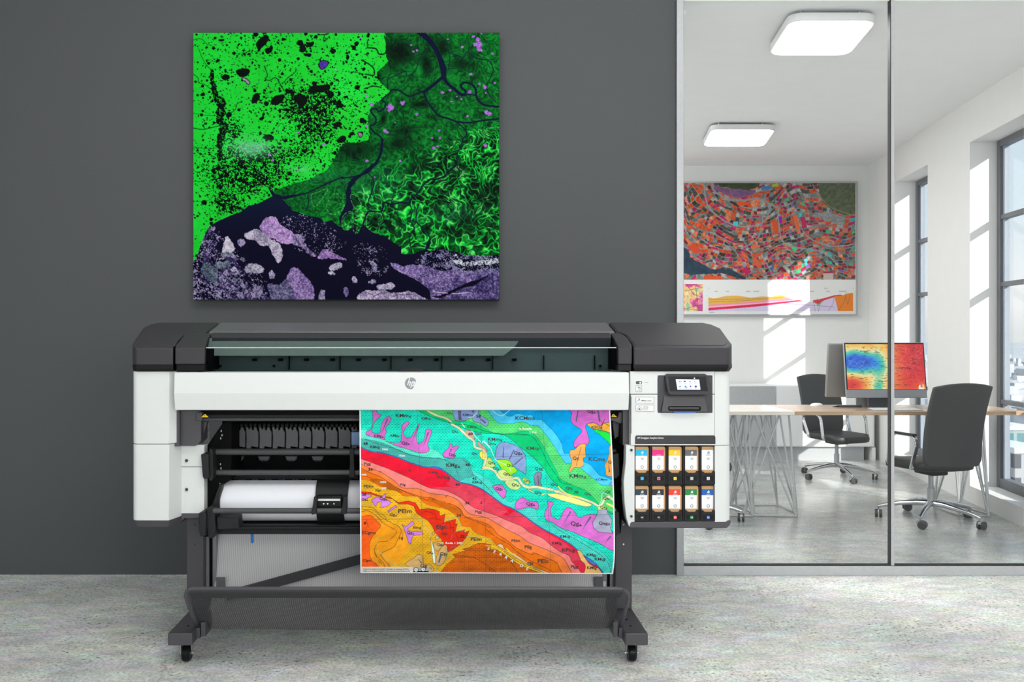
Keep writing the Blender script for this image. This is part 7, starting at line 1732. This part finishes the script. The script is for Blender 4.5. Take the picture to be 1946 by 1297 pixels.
for k in range(3):
    hm.img[..., k] = np.interp(val, [s[0] for s in st_], [s[1][k] / 255 for s in st_])
rs = np.random.RandomState(7)
for i in range(26):
    cx_, cy_ = 96 + 50 * rs.rand(), 8 + 60 * rs.rand(); r0 = 2 + 9 * rs.rand()
    hm.stroke([(cx_ + r0 * (1 + 0.25 * math.sin(3 * a + i)) * math.cos(a), cy_ + r0 * (1 + 0.25 * math.sin(3 * a + i)) * math.sin(a)) for a in [2 * math.pi * j / 22 for j in range(23)]], 0.35, (250, 170, 160), alpha=0.5)
for i in range(230):
    a, b_ = 2 + 146 * rs.rand(), 3 + 84 * rs.rand()
    L = 2.0 + 5 * rs.rand() ** 2; hm.stroke([(a, b_), (a + L, b_)], 0.9 if rs.rand() < 0.9 else 1.5, (26, 26, 30), (0.8, 0.3), 0.85)
for i in range(6):
    hm.stroke(smooth([(a, 30 + 18 * rs.rand()) for a in (4, 14, 26, 36)]), 0.35, (150, 220, 240), alpha=0.6)
hm.fill([(139, 82), (148, 80), (148, 90), (138, 90)], (236, 232, 226)); hm.fill([(142, 80), (146, 80), (146, 86), (142, 86)], (226, 110, 40))
xs0, xs1, zs0, zs1 = x0 + 0.012, x1 - 0.012, zc + 0.003, zt - 0.013
def scr_pos(px, py):
    z = zs1 + (zs0 - zs1) * py / 90.0
    return xs0 + (xs1 - xs0) * px / 152.0, 6.62 + (z - zb) * 0.12 - 0.0025, z
sheet(hm, 'screen', M_SCREEN, rt, scr_pos)
mb = MB()
for s, x, y, h in (('Birmingham', 28, 15, 2.4), ('LONDON', 96, 50, 4.4), ('Cambridge', 55, 17, 1.8), ('Norwich', 126, 14, 1.8), ('Southampton', 60, 75, 2.2), ('Oxford', 62, 36, 1.8), ('Reading', 64, 44, 1.8), ('Brighton', 96, 82, 1.8), ('Bristol', 26, 54, 1.8), ('Bath', 50, 62, 1.6), ('Gloucester', 34, 40, 1.6), ('Luton', 108, 20, 1.8), ('Exeter', 26, 70, 1.6), ('Dover', 112, 70, 1.6)):
    k = h / 0.7
    def fn(a, b_):
        p = scr_pos(np.array(x + k * a), np.array(y - k * b_)); return Vector((float(p[0]), float(p[1]) - 0.0008, float(p[2])))
    mb.text(s, fn, 1.0, 'LEFT')
mb.build('screen_lettering', M_INKK, rt)
